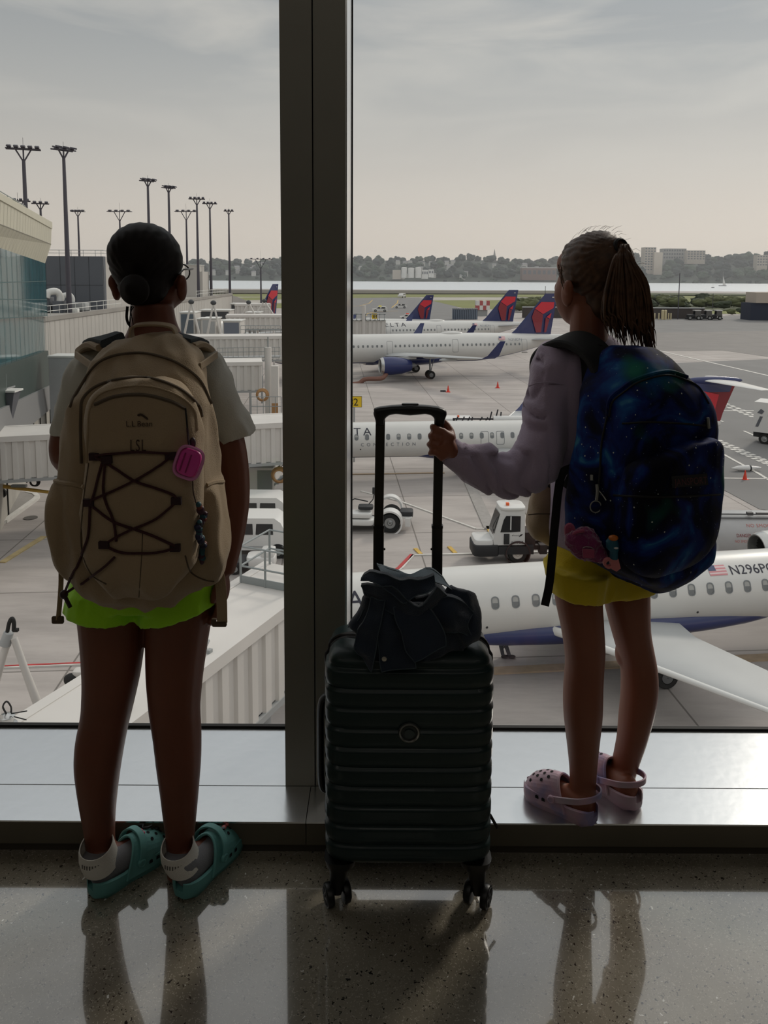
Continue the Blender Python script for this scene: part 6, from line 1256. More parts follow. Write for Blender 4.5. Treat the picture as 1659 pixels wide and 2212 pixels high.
# ================================================================== SUITCASE
def suit():
    Yf, Yb = 1.545, 1.735; Yc = (Yf+Yb)/2; xl, xr = P(701, 1650, Yf+.03).x, P(1065, 1650, Yf+.03).x; xc = (xl+xr)/2; hw = (xr-xl)/2
    zt = P(880, 1352, Yb-.05).z; zb = P(880, 1868, Yf+.01).z
    o = thing('suitcase', 'dark green ribbed hard shell suitcase with raised handle standing between the girls', 'suitcase', (xc, Yc, 0)); hd = (Yb-Yf)/2
    grn = mat('dark_green_shell', (14, 38, 38), .42, coat=.12, spec=.4, bump=.04, bscale=600); blkp_ = mat('black_plastic', (14, 14, 15), .4); zipm = mat('zip_tape', (12, 12, 13), .8)
    grooves = [P(880, y, Yf).z for y in (1449, 1493, 1535, 1579, 1621, 1663, 1705, 1747, 1789, 1830)]
    zs = [zb, zb+.004, zb+.014, zb+.026]; prof = {}
    def ins(z):
        d = 0
        for g_ in grooves:
            u = abs(z-g_); d = max(d, .0055*max(0, 1-u/.0075)**1.0)
            if 0 < z-g_ < .02: d = max(d, .0055*(1-(z-g_)/.02)**2*.9)
        if z > zt-.05: t_ = (z-(zt-.05))/.05; d += .045*(1-math.sqrt(max(0, 1-t_*t_)))+.002*t_
        if z < zb+.03: t_ = (zb+.03-z)/.03; d += .022*(1-math.sqrt(max(0, 1-t_*t_)))
        return d
    zz = sorted(set([zb+.0006*k for k in range(0, 3)]+list(np.linspace(zb, zt, 230))+list(np.linspace(zt-.012, zt, 12))))
    for nm, y0, y1 in (('front_shell', Yf, Yc-.014), ('back_shell', Yc+.014, Yb)):
        mb = MB(); R_ = []
        for z in zz:
            d = ins(z); ring = superring(hw-d, hd-d, 6.5, 72); R_.append([Vector((xc+p[0], min(max(Yc+p[1], y0 if nm[0] == 'b' else -9), y1 if nm[0] == 'f' else 9), z)) for p in ring])
        mb.loft(R_).build(nm, grn, o, world=True, angle=60)
    MB().loft([[Vector((xc+p[0], Yc+p[1]*.3, z)) for p in superring(hw-.004-max(0, ins(z)-.006), .06, 8, 48)] for z in zz[::6]+[zz[-1]]]).build('zip_band', zipm, o, world=True)
    pz = []
    for z in zz[::5]: pz.append(Vector((xc-hw+ins(z)*.9-.0005, Yc, z)))
    pz2 = [Vector((2*xc-p.x, p.y, p.z)) for p in reversed(pz)]; MB().tube(pz+pz2, .0045, 8).build('zipper', blkp_, o, world=True)
    # emblem
    c_ = P(884, 1582, Yf-.001); e = MB().lathe([(0, .0225), (-.004, .0215), (-.005, .0185), (-.003, .0165), (0, .016)], c_, (0, 1, 0), 40).build('emblem_ring', mat('emblem_chrome', (150, 152, 150), .25, .9), o, world=True)
    MB().lathe([(.0, .0235), (-.002, .0235), (-.002, .001)], c_+Vector((0, .001, 0)), (0, 1, 0), 40).build('emblem_disc', mat('emblem_dark', (22, 36, 36), .35), e, world=True)
    MB().prism([c_+Vector((.011*math.cos(a)*(1+.1*math.cos(3*a)), -.0025, .010*math.sin(a)-.002)) for a in np.linspace(.5, math.pi*2+.3, 20)], (0, -.001, 0)).build('emblem_mark', mat('emblem_mark', (52, 64, 64), .4), e, world=True, smooth=False)
    # corner bumpers top
    for s in (-1, 1): MB().rbox((xc+s*(hw-.055), Yc-.035, zt-.018), (.06, .05, .03), .012).build('corner_block', grn, o, world=True)
    # telescopic handle
    Yh = Yb-.035; tube_m = mat('handle_tube', (58, 56, 52), .35, .6)
    for s, xs in ((-1, (822, 818, 817)), (1, (948.5, 944.5, 944))):
        a = P(xs[0], 905, Yh); b_ = P(xs[1], 1137, Yh); c2 = P(xs[2], 1300, Yh); c2.z = zt-.01
        lo = MB().loft([[p+Vector((q[0], q[1], 0)) for q in superring(.0122, .008, 5, 20)] for p in (c2, b_)]).build('lower_tube', tube_m, o, world=True)
        MB().loft([[p+Vector((q[0], q[1], 0)) for q in superring(.0130, .009, 5, 20)] for p in (b_+Vector((0, 0, .0035)), b_-Vector((0, 0, .003)))]).build('collar', blkp_, lo, world=True)
        MB().loft([[p+Vector((q[0], q[1], 0)) for q in superring(.0106, .0068, 5, 20)] for p in (b_, a+Vector((0, 0, .02)))]).build('upper_tube', tube_m, o, world=True)
        MB().ell(P(xs[1]+(12 if s < 0 else -12), 1186, Yh), (.003, .003, .003), nu=8, nv=5).build('release_stud', blkp_, o, world=True)
    mb = MB(); top = [((806, 884), (829, 912)), ((812, 880), (833, 902)), ((822, 878), (842, 896)), ((845, 875), (855, 894)), ((886, 873), (886, 897)), ((925, 875), (918, 894)), ((948, 878), (930, 896)), ((958, 882), (937, 902)), ((965, 887), (939, 910))]
    R_ = []
    for (x0, y0), (x1, y1) in top:
        a, b_ = P(x0, y0, Yh), P(x1, y1, Yh); m_ = (a+b_)/2; u = (a-b_)/2; R_.append([m_+u*p[0]+Vector((0, .014*p[1], 0)) for p in superring(1, 1, 3, 20)])
    mb.loft(R_)
    for x0, x1, x2, x3 in ((806, 830, 811, 831), (939, 966, 938.5, 960.5)):
        a, b_, c3, d_ = P(x0, 888, Yh), P(x1, 900, Yh), P(x2, 908, Yh), P(x3, 908, Yh); e0, e1 = P(x2+.5, 917, Yh), P(x3-.5, 917, Yh)
        mb.loft([[((l+r)/2)+((r-l)/2)*p[0]+Vector((0, .012*p[1], 0)) for p in superring(1, 1, 3, 20)] for l, r in ((P(x0+3, 884, Yh), P(x1-3, 890, Yh)), (P(x0 if x0 < 900 else x0, 893, Yh), P(x1, 893, Yh)), (c3, d_), (e0, e1))])
    g_ = blob(mb, 'grip', blkp_, o, .003, 2); MB().rbox(P(886, 874, Yh), (.038, .014, .006), .002).build('release_button', blkp_, o, world=True)
    # side handle and lock
    hx = xc-hw; MB().tube(spline([(hx+.004, Yc, P(696, 1500, Yc).z), (hx-.012, Yc, P(696, 1520, Yc).z), (hx-.014, Yc, P(696, 1600, Yc).z), (hx-.012, Yc, P(696, 1690, Yc).z), (hx+.004, Yc, P(696, 1705, Yc).z)], 6), .008, 10, flat=((1, 0, 0), 1.6)).build('side_handle', blkp_, o, world=True)
    zp = xc+hw; mbz = MB(); a = P(1068, 1752, Yc); mbz.tube([Vector((zp, Yc, a.z+.004)), Vector((zp+.004, Yc, a.z)), Vector((zp+.006, Yc-.002, a.z-.012))], .0022, 6).cyl(Vector((zp+.005, Yc-.004, a.z-.006)), Vector((zp+.022, Yc-.006, a.z-.036)), .0035, .0035, 8).tube([Vector((zp+.004, Yc, a.z-.01)), Vector((zp+.003, Yc, a.z-.03))], .002, 6).build('zipper_pull', mat('pull_gunmetal', (60, 56, 52), .35, .8), o, world=True)
    # top carry handle
    MB().tube(spline([(xc-.075, Yc+.02, zt-.012), (xc-.06, Yc+.02, zt+.006), (xc, Yc+.02, zt+.01), (xc+.06, Yc+.02, zt+.006), (xc+.075, Yc+.02, zt-.012)], 5), .009, 10, flat=((0, 1, 0), .6)).build('carry_handle', blkp_, o, world=True)
    MB().loft([[Vector((xc+p[0], Yc+p[1], z)) for p in superring(hw-.03+d, hd-.02+d, 5, 40)] for z, d in ((zb-.012, -.01), (zb-.004, 0), (zb+.004, 0))]).build('base_tray', blkp_, o, world=True)
    # casters
    whm = mat('wheel_grey', (46, 46, 46), .5)
    for (sx, Yw, ang) in ((-1, Yf+.035, .35), (1, Yf+.035, -.45), (-1, Yb-.03, .2), (1, Yb-.03, -.3)):
        cx_ = xc+sx*(hw-.035); top_ = Vector((cx_, Yw, zb)); ra = .0255; ax = Vector((math.cos(ang), math.sin(ang), 0)); off = Vector((-math.sin(ang), math.cos(ang), 0))*.012*-1
        ctr = Vector((cx_, Yw, ra))+Vector((sx*.008, 0, 0)); 
        hs = MB().loft([[Vector((cx_+(ctr.x-cx_)*u+p[0], Yw+p[1], z)) for p in superring(w, w*.9, 3, 20)] for z, w, u in ((zb+.004, .036, 0), (zb-.012, .032, 0), (zb-.026, .022, .4), (ra+.016, .015, 1), (ra, .010, 1))]).build('caster_housing', blkp_, o, world=True)
        for s in (-1, 1):
            w_ = MB().lathe([(-.008, .004), (-.008, ra*.8), (-.007, ra*.95), (-.003, ra), (.003, ra), (.007, ra*.95), (.008, ra*.8), (.008, .004)], ctr+ax*s*.019, ax, 32, cap=True).build('caster_wheel', blkp_, o, world=True)
            sp = MB()
            if s*ax.y < .5 or True:
                for k in range(5):
                    a_ = k*2*math.pi/5; u_ = Vector((0, 0, 1)); v_ = ax.cross(u_); fc = ctr+ax*s*.0275*1.0
                    sp.box(fc+(u_*math.sin(a_)+v_*math.cos(a_))*ra*.42, (.0022, .006, ra*.55), Matrix((ax, (u_*math.cos(a_)-v_*math.sin(a_)), (u_*math.sin(a_)+v_*math.cos(a_)))).transposed())
                sp.lathe([(0, ra*.8), (.001, ra*.8), (.001, ra*.7), (0, ra*.7)], ctr+ax*s*.0272, ax*s, 30); sp.build('wheel_spokes', whm, w_, world=True, smooth=False)
    return o, xc, hw, zt, Yf, Yb, Yh
SU, sxc, shw, szt, sYf, sYb, sYh = suit()
# ------------------------------------------------------------------ denim jacket on the suitcase
den = mat('dark_denim', (30, 42, 58), .85, var=.16, vscale=14, bump=.35, bscale=500, sheen=.2); deni = mat('denim_inside', (62, 78, 90), .85, var=.12, vscale=14, bump=.3, bscale=500); thr = mat('denim_seam', (64, 76, 84), .8)
JY = sYf+.045
o = thing('denim_jacket', 'crumpled dark blue denim jacket lying on top of the suitcase', 'jacket', tuple(P(890, 1440, JY)))
mb = MB()
rowloft(mb, [(1268, 855, 950, JY+.05, .05), (1300, 805, 985, JY+.04, .065), (1335, 780, 1008, JY+.035, .075), (1370, 768, 1018, JY+.03, .075), (1395, 772, 1010, JY+.02, .06), (1425, 788, 930, JY-.02, .03)], res=24, e=2.3, n=28)
mb.tube(spline([P(960, 1290, JY+.02), P(1000, 1310, JY+.01), P(1008, 1350, JY), P(985, 1372, JY-.01)], 5), list(np.interp(np.linspace(0, 1, 16), [0, .5, 1], [.035, .038, .032])), 14)
mb.cyl(P(768, 1362, JY), P(808, 1296, JY), .018, .024, 12).ell(P(800, 1272, JY-.01), (.018, .02, .016))
jb = blob(mb, 'back_panel', den, o, .006, 3, fold=(.008, 17, (1, 1, .7)))
def sheet(lst, name, m_, hd=.005, sub=6, e=2.6, fold=None):
    mb = MB(); 
    L_ = [spline([P(x, y, Y) for x, y, Y in [row[k] for row in lst]], 5) for k in range(len(lst[0]))]
    n = len(L_[0]); grid = [[L_[k][i] for k in range(len(L_))] for i in range(n)]; grid = [spline(r_, 5) for r_ in grid]
    m = len(grid[0]); fr = []; bk = []
    for i in range(n):
        for j in range(m):
            v = grid[i][j]+Vector((noise.noise(grid[i][j]*22+Vector((3, 0, 0)))*.008, noise.noise(grid[i][j]*26)*.016+noise.noise(grid[i][j]*60)*.005, noise.noise(grid[i][j]*24+Vector((0, 7, 0)))*.006)); fr.append(v-Vector((0, hd, 0))); bk.append(v+Vector((0, hd, 0)))
    N_ = n*m; mb.add(fr+bk, [(i*m+j, i*m+j+1, (i+1)*m+j+1, (i+1)*m+j) for i in range(n-1) for j in range(m-1)]+[(N_+i*m+j, N_+(i+1)*m+j, N_+(i+1)*m+j+1, N_+i*m+j+1) for i in range(n-1) for j in range(m-1)])
    ed = [(0, j) for j in range(m)]+[(i, m-1) for i in range(1, n)]+[(n-1, j) for j in range(m-2, -1, -1)]+[(i, 0) for i in range(n-2, 0, -1)]
    for (a, b_), (c_, d_) in zip(ed, ed[1:]+ed[:1]): p_, q_ = a*m+b_, c_*m+d_; mb.add([fr[p_], fr[q_], bk[q_], bk[p_]], [(0, 1, 2, 3)])
    ob = mb.build(name, m_, o, world=True, angle=50)
    rim = [fr[a*m+b_]-Vector((0, .0005, 0)) for a, b_ in ed]; MB().tube(rim+[rim[0]], .0011, 5).build('edge_seam', thr, ob, world=True)
    return ob
Y0 = JY-.055
# collar: a broad turned-up band sagging in the middle
sheet([[(784, 1250, Y0+.03), (822, 1262, Y0+.01), (858, 1298, Y0-.005), (896, 1290, Y0), (935, 1262, Y0+.02)], [(788, 1239, Y0+.04), (820, 1236, Y0+.02), (862, 1252, Y0+.01), (900, 1246, Y0+.02), (936, 1240, Y0+.03)]], 'collar', den, .007)
sheet([[(814, 1219, Y0+.06), (838, 1248, Y0+.05), (880, 1250, Y0+.05), (925, 1248, Y0+.05), (975, 1268, Y0+.06)], [(824, 1221, Y0+.09), (846, 1228, Y0+.09), (880, 1240, Y0+.09), (932, 1234, Y0+.09), (956, 1248, Y0+.09)]], 'collar', deni, .005)
sheet([[(785, 1262, Y0+.02), (845, 1270, Y0), (905, 1310, Y0-.01), (937, 1262, Y0+.01)], [(800, 1300, Y0+.03), (850, 1320, Y0+.01), (905, 1330, Y0), (965, 1290, Y0+.03)]], 'yoke', den, .006)
# left flap, centre placket, right flap with pointed tip
sheet([[(800, 1290, Y0+.02), (780, 1350, Y0+.005), (766, 1400, Y0-.005), (786, 1432, Y0-.01)], [(832, 1296, Y0+.01), (822, 1350, Y0-.01), (812, 1400, Y0-.015), (803, 1447, Y0-.018)]], 'left_flap', den, .005)
sheet([[(822, 1300, Y0+.015), (815, 1360, Y0), (818, 1410, Y0-.008), (826, 1446, Y0-.012)], [(880, 1310, Y0+.02), (885, 1360, Y0+.01), (890, 1400, Y0), (898, 1434, Y0-.005)]], 'placket', den, .005)
sheet([[(850, 1310, Y0+.005), (862, 1350, Y0-.01), (876, 1390, Y0-.02), (896, 1427, Y0-.025)], [(925, 1300, Y0+.01), (945, 1340, Y0-.01), (958, 1368, Y0-.02), (961, 1388, Y0-.022)]], 'right_flap', den, .005)
sheet([[(930, 1290, Y0+.02), (985, 1290, Y0+.03), (1022, 1322, Y0+.04)], [(940, 1330, Y0+.02), (975, 1318, Y0+.005), (1012, 1340, Y0+.02)], [(948, 1362, Y0+.02), (985, 1362, Y0+.01), (1018, 1372, Y0+.03)]], 'sleeve', den, .008)
sheet([[(765, 1345, Y0+.06), (752, 1352, Y0+.07)], [(800, 1290, Y0+.05), (790, 1300, Y0+.06)]], 'left_flap', den, .01)
bt = P(830, 1423, Y0-.016); MB().lathe([(0, .0052), (-.002, .005), (-.003, .003), (-.003, .0002)], bt, (0, 1, 0), 20).build('button', mat('button_metal', (196, 190, 178), .3, .7), o, world=True)
# ================================================================== THE RIGHT TRAVELLER
TH = math.radians(33); FW = Vector((-math.sin(TH), math.cos(TH), 0)); RT = Vector((math.cos(TH), math.sin(TH), 0))
YR = 1.755
g0 = P(1290, 1740, 1.84); PR = thing('person', 'girl in lavender sweatshirt and yellow shorts with a long brown ponytail', 'person', (g0.x, 1.84, CH))
def orow(mb, rows, Yc=None, n=28, e=2.3, res=None, sh=Vector((0, 0, 0)), grow=0):
    """rows (py, xl, xr, Y, half depth) of a form turned by TH"""
    rr = lerp_rows(rows, res) if res else rows; R_ = []
    for py, xl, xr, Y, b_ in rr:
        a, c_ = P(xl, py, Y), P(xr, py, Y); m_ = (a+c_)/2; W_ = (c_.x-a.x)/2
        p_ = e/(e-1.); W_ += .0015; aa = max(.01, max(1e-6, W_**p_-(b_*math.sin(TH))**p_)**(1/p_)/math.cos(TH))+grow
        R_.append([m_+RT*p[0]+FW*p[1] for p in superring(aa, b_+grow, e, n)])
    return mb.loft(R_)
mb = MB()
rl = [(1240, 1200, 1300, YR+.02, .06), (1291, 1198, 1299, YR+.01, .064), (1358, 1213, 1303, YR, .058), (1396, 1219, 1306, YR, .055), (1433, 1223, 1304, YR, .052), (1470, 1219, 1301, YR-.008, .052), (1508, 1217, 1301, YR-.014, .052), (1545, 1218, 1300, YR-.014, .050), (1597, 1224, 1294, YR-.008, .043), (1641, 1229, 1290, YR-.002, .035), (1682, 1232, 1287, YR, .031), (1720, 1230, 1286, YR, .032), (1748, 1228, 1288, YR-.002, .034)]
rr = [(1240, 1304, 1402, YR+.07, .06), (1291, 1303, 1401, YR+.07, .064), (1358, 1320, 1402, YR+.075, .058), (1396, 1331, 1409, YR+.08, .055), (1433, 1342, 1417, YR+.08, .052), (1470, 1344, 1420, YR+.075, .052), (1508, 1343, 1417, YR+.07, .052), (1545, 1339, 1409, YR+.07, .050), (1597, 1335, 1395, YR+.075, .043), (1641, 1325, 1381, YR+.085, .035), (1682, 1315, 1369, YR+.09, .031), (1712, 1314, 1366, YR+.088, .034)]
rowloft(mb, rl, res=42); rowloft(mb, rr, res=42); mb.ell(P(1345, 1412, YR+.09), (.018, .03, .034))
orow(mb, [(735, 1225, 1305, 1.84, .05), (770, 1205, 1345, 1.84, .055), (850, 1208, 1350, 1.84, .06), (1000, 1215, 1345, 1.84, .06), (1120, 1210, 1365, 1.84, .07), (1200, 1200, 1395, 1.82, .065), (1262, 1205, 1392, 1.81, .06)], res=24)
hc2 = P(1280, 604, 1.85)
mb.ell(P(1247, 634, 1.875), (.053, .058, .080), None, 20, 14).ell(P(1262, 672, 1.87), (.045, .05, .040))
mb.cyl(P(1272, 660, 1.84), P(1272, 750, 1.83), .042, .047, 18)
PSI = math.radians(27)
qR = head(mb, hc2, -PSI, 1.07)
# right arm hidden on the far side, forward
mb.tube(spline([P(1372, 785, 1.90), P(1378, 880, 1.98), P(1350, 960, 2.0), P(1320, 975, 2.02)], 5), [.042]*6+[.035]*5+[.028]*5, 12)
# left arm, hand round the tube
PX, PYY = 950, sYh
wr = P(972, 975, PYY-.005); el_ = P(1110, 1015, 1.74)
mb.tube(spline([P(1196, 800, 1.80), P(1182, 880, 1.78), P(1150, 990, 1.745), P(1085, 1020, 1.725), P(1030, 1005, 1.715), wr], 5), list(np.interp(np.linspace(0, 1, 26), [0, .3, .5, .6, .85, 1], [.034, .034, .034, .030, .022, .018])), 14)
pc = P(957, 957, PYY-.018)
tube_c = lambda py: P(949 if py < 940 else 947, py, PYY)
mbh = MB()
mb.tube([wr, P(966, 966, PYY-.014), P(952, 953, PYY-.020)], [.021, .022, .017], 14)
mb.tube([P(975, 950, PYY-.012), P(955, 938, PYY-.017)], [.017, .014], 12); mb.tube([P(962, 985, PYY-.012), P(946, 972, PYY-.017)], [.017, .014], 12); mb.ell(P(962, 962, PYY-.015), (.022, .014, .026))
for k, (kx, ky, tx, ty, r_) in enumerate(((948, 929, 934, 922, .0080), (944, 946, 930, 941, .0080), (941, 962, 927, 960, .0078), (942, 978, 929, 979, .0070))):
    a = P(kx+10, ky+3, PYY-.018); b_ = P(kx-5, ky-2, PYY-.021); c_ = P(tx+1, ty, PYY-.010); d_ = P(tx+4, ty+1, PYY+.008); e_ = P(tx+14, ty+3, PYY+.015)
    finger(mb, [a, b_, c_, d_, e_], r_*1.05, r_*.88)
a = P(976, 946, PYY-.004); finger(mb, [a, P(973, 932, PYY+.006), P(966, 920, PYY+.012), P(959, 912, PYY+.014)], .0105, .0080)
# feet
hL, hR = P(1268, 1790, CY0+.004), G(1379, 1752, CH); hL.z = hR.z = CH
hLp = G(1286, 1783, CH); 
tL = G(1150, 1716, CH); tR = G(1285, 1688, CH)
dL, dR = (tL-hLp).normalized(), (tR-hR).normalized()
for (h_, d_, ank) in ((hLp, dL, P(1258, 1738, YR)), (hR, dR, P(1340, 1700, YR+.088))):
    z = CH+.048; a = h_+d_*.035; a.z = z-.004; b_ = h_+d_*.135; b_.z = z-.010; mb.ell(a, (.026, .026, .030)).cyl(a, b_, .028, .020, 14).ell(b_, (.026, .026, .014)); c_ = ank; m2 = h_+d_*.105; m2.z = z+.002; mb.cyl(c_, m2, .029, .022, 12).cyl(c_, a, .029, .026, 12)
bodyR = blob(mb, 'body', skin2, PR, .0036, 4)
# clogs in pale lavender
lav = mat('pale_lavender_foam', (152, 152, 172), .5, var=.05, vscale=9)
t = lav.node_tree; b = t.nodes['Principled BSDF']; nzz = t.nodes.new('ShaderNodeTexNoise'); nzz.inputs['Scale'].default_value = 14; tcn = t.nodes.new('ShaderNodeTexCoord'); t.links.new(tcn.outputs['Object'], nzz.inputs['Vector']); cr_ = t.nodes.new('ShaderNodeValToRGB'); cr_.color_ramp.elements[0].color = lin((138, 132, 172))+(1,); cr_.color_ramp.elements[1].color = lin((170, 176, 178))+(1,); e_ = cr_.color_ramp.elements.new(.62); e_.color = lin((186, 152, 168))+(1,); cr_.color_ramp.elements[0].position = .38; cr_.color_ramp.elements[1].position = .5; t.links.new(nzz.outputs[0], cr_.inputs[0]); t.links.new(cr_.outputs[0], b.inputs['Base Color'])
for h_, d_ in ((hLp, dL), (hR, dR)): clog(PR, h_, h_+d_*.190, lav, CH, .080)
# shorts
yl = mat('yellow_fabric', (222, 196, 24), .75, sheen=.2, bump=.15, bscale=250); mb = MB()
orow(mb, [(1165, 1188, 1395, 1.84, .085), (1200, 1178, 1412, 1.84, .095), (1235, 1174, 1418, 1.84, .1), (1262, 1178, 1418, 1.84, .1)], res=12)
pxrings(mb, [((1172, 1215), (1320, 1230), YR+.02, .085), ((1186, 1268), (1308, 1288), YR+.01, .078), ((1187, 1273), (1308, 1292), YR+.01, .076)]); pxrings(mb, [((1296, 1225), (1420, 1215), YR+.07, .085), ((1300, 1276), (1419, 1256), YR+.07, .078), ((1300, 1280), (1419, 1260), YR+.07, .076)])
so_ = blob(mb, 'shorts', yl, PR, .0052, 2, fold=(.0024, 22, (1.2, 1, .7)))
# sweatshirt
swm = mat('lavender_fleece', (170, 154, 176), .9, sheen=.35, bump=.2, bscale=300); mb = MB()
orow(mb, [(728, 1222, 1315, 1.845, .05), (748, 1196, 1345, 1.845, .065), (775, 1168, 1378, 1.845, .08), (860, 1174, 1385, 1.84, .088), (1000, 1186, 1380, 1.84, .09), (1100, 1188, 1388, 1.84, .095), (1165, 1190, 1398, 1.84, .1), (1182, 1196, 1394, 1.84, .096)], res=30)
pxrings(mb, [((1168, 748), (1222, 735), 1.82, .045), ((1151, 790), (1240, 775), 1.81, .060), ((1144, 835), (1236, 835), 1.80, .060), ((1133, 880), (1228, 895), 1.785, .060), ((1130, 930), (1220, 955), 1.765, .060), ((1118, 960), (1200, 1035), 1.75, .060), ((1098, 985), (1150, 1064), 1.74, .056), ((1080, 978), (1100, 1073), 1.733, .052), ((1058, 960), (1060, 1066), 1.726, .050), ((1030, 962), (1028, 1053), 1.72, .046), ((1010, 964), (996, 1038), 1.715, .042), ((1000, 958), (984, 1024), 1.712, .036), ((990, 950), (968, 1010), 1.708, .029), ((984, 944), (951, 996), 1.704, .027)])
sw = blob(mb, 'sweatshirt', swm, PR, .006, 2)
me = sw.data; mwp = wmat(PR)
for v in me.vertices:      # sleeve folds that ring the arm, soft drape elsewhere
    w = mwp @ v.co; x = w.x; 
    if w.y < 1.80 and P(1175, 900, 1.75).x > x:
        ax = Vector((1, 0, .25)) if w.z < P(1100, 975, 1.73).z else Vector((.1, 0, 1)); s_ = w.dot(ax.normalized()); k = noise.noise(Vector((w.x*14, w.y*14, w.z*14))); f_ = abs(math.sin(s_*62+k*3.6)); v.co += v.normal*(.013*(f_-.5))*(1 if x > P(1000, 990, 1.71).x else .15)
    else: k = noise.noise(w*9); f_ = 1-abs(noise.noise(Vector((w.x*16, w.y*16, w.z*7))))*2; v.co += v.normal*(.006*f_)
me.update()
MB().tube([P(x, y, 1.80) for x, y in ()] or spline([P(1143, 834, 1.745), P(1160, 828, 1.735), P(1190, 826, 1.735), P(1222, 832, 1.745)], 5), .0018, 6).build('shoulder_seam', swm, PR, world=True)
# hair
hb2 = mat('hair_brown', (80, 55, 37), .5, var=.4, vscale=60, spec=.35)
RzR = Matrix.Rotation(PSI, 3, 'Z'); mh = MB(); mh.ell(qR(0, -.014, .028), (.082, .092, .086), RzR, 22, 14).ell(qR(.018, -.036, -.034), (.064, .062, .075), RzR, 18, 12).ell(qR(0, .02, .055), (.062, .06, .046), RzR, 18, 12).ell(qR(-.002, .034, .044), (.056, .046, .044), RzR, 18, 12)
tie = qR(.0, -.082, .070); mh.cyl(qR(0, -.03, .06), tie, .05, .02, 14)
hR_ = blob(mh, 'hair', hb2, PR, .005, 4); me = hR_.data
for v in me.vertices: w = mwp @ v.co; d = w-tie; a = math.atan2(d.z, d.x); v.co += v.normal*(.0011*math.sin(a*40+5*noise.noise(w*24))+.0009*noise.noise(w*70))
me.update(); MB().lathe([(-.008, .017), (-.004, .021), (.004, .021), (.008, .017)], tie, (tie-qR(0, 0, .05)), 16).build('hair_tie', mat('hair_tie_dark', (24, 20, 22), .7), hR_, world=True)
rn_ = random.Random(4); tl = MB(); tie2 = P(1347, 536, tie.y-.012)
for k in range(190):
    t_ = rn_.random(); u_ = rn_.random(); end = (1312+106*t_, 715+48*t_**.5+rn_.uniform(-40, 10)); mid = (1298+96*t_+rn_.uniform(-5, 5), 640+rn_.uniform(-10, 10)); d0 = rn_.uniform(-.022, .022)
    wv = rn_.uniform(2, 8); ph = rn_.uniform(0, 6)
    if end[0] > 1395: end = (end[0]+4, min(end[1]+22, 772))
    pts = [tie2+Vector((rn_.uniform(-.008, .008), rn_.uniform(-.008, .008), rn_.uniform(-.008, .008))), P(1326+44*t_+rn_.uniform(-4, 4), 568+rn_.uniform(-8, 8), tie2.y-.018+d0*.5), P(mid[0]+8, mid[1]-12, tie2.y-.02+d0), P((mid[0]+end[0])/2+wv*math.sin(ph), (mid[1]+end[1])/2, tie2.y-.022+d0), P((mid[0]+end[0]*2)/3+wv*math.sin(ph+2), (mid[1]+2*end[1])/3, tie2.y-.024+d0), P(end[0], end[1], tie2.y-.02+d0)]
    sp_ = spline(pts, 4); r0 = rn_.uniform(.0022, .0056); tl.tube(sp_, [r0*float(np.interp(i/(len(sp_)-1.), [0, .15, .55, .8, 1], [.8, 1, .8, .45, .08])) for i in range(len(sp_))], 5)
tl.build('ponytail', hb2, hR_, world=True, angle=180)
tl = MB()
for k in range(34):      # stray hairs
    a0 = rn_.uniform(-.5, 3.3); a = hc2+Vector((.083*math.cos(a0), -.02+rn_.uniform(-.03, .03), .03+.088*math.sin(a0))); d = (a-hc2).normalized(); tl.tube([a, a+d*.006+Vector((.008, 0, .002)), a+d*rn_.uniform(.004, .014)+Vector((.02, 0, rn_.uniform(-.006, .006)))], [.0005, .0004, .0002], 4)
for k in range(12): a = P(1206+rn_.uniform(0, 10), 575+rn_.uniform(-8, 20), 1.81); tl.tube([a, a+Vector((rn_.uniform(-.003, .006), -.004, -.02)), a+Vector((.012, -.006, -.05))], [.0008, .0006, .0002], 4)
tl.build('stray_hair', hb2, hR_, world=True)['kind'] = 'stuff'
# ------------------------------------------------------------------ galaxy backpack
gal = bpy.data.materials.new('galaxy_print'); gal.use_nodes = True; t = gal.node_tree; b = t.nodes['Principled BSDF']; b.inputs['Roughness'].default_value = .75; b.inputs['Specular IOR Level'].default_value = .15
tcn = t.nodes.new('ShaderNodeTexCoord'); n1 = t.nodes.new('ShaderNodeTexNoise'); n1.inputs['Scale'].default_value = 9; n1.inputs['Detail'].default_value = 6; n1.inputs['Distortion'].default_value = 1.2; t.links.new(tcn.outputs['Object'], n1.inputs['Vector'])
c1 = t.nodes.new('ShaderNodeValToRGB'); cr_ = c1.color_ramp; cr_.elements[0].position = .36; cr_.elements[0].color = lin((6, 7, 20))+(1,); cr_.elements[1].position = .74; cr_.elements[1].color = lin((64, 130, 150))+(1,)
for p_, c_ in ((.46, (9, 14, 46)), (.56, (14, 34, 96)), (.65, (18, 70, 128))): e_ = cr_.elements.new(p_); e_.color = lin(c_)+(1,)
t.links.new(n1.outputs[0], c1.inputs[0]); n2 = t.nodes.new('ShaderNodeTexNoise'); n2.inputs['Scale'].default_value = 6; mpp = t.nodes.new('ShaderNodeMapping'); mpp.inputs['Location'].default_value = (5, 3, 1); t.links.new(tcn.outputs['Object'], mpp.inputs[0]); t.links.new(mpp.outputs[0], n2.inputs['Vector'])
r2 = t.nodes.new('ShaderNodeMapRange'); r2.inputs[1].default_value = .60; r2.inputs[2].default_value = .72; t.links.new(n2.outputs[0], r2.inputs[0]); m2_ = t.nodes.new('ShaderNodeMixRGB'); m2_.inputs[2].default_value = lin((20, 96, 78))+(1,); t.links.new(r2.outputs[0], m2_.inputs[0]); t.links.new(c1.outputs[0], m2_.inputs[1])
last = m2_.outputs[0]
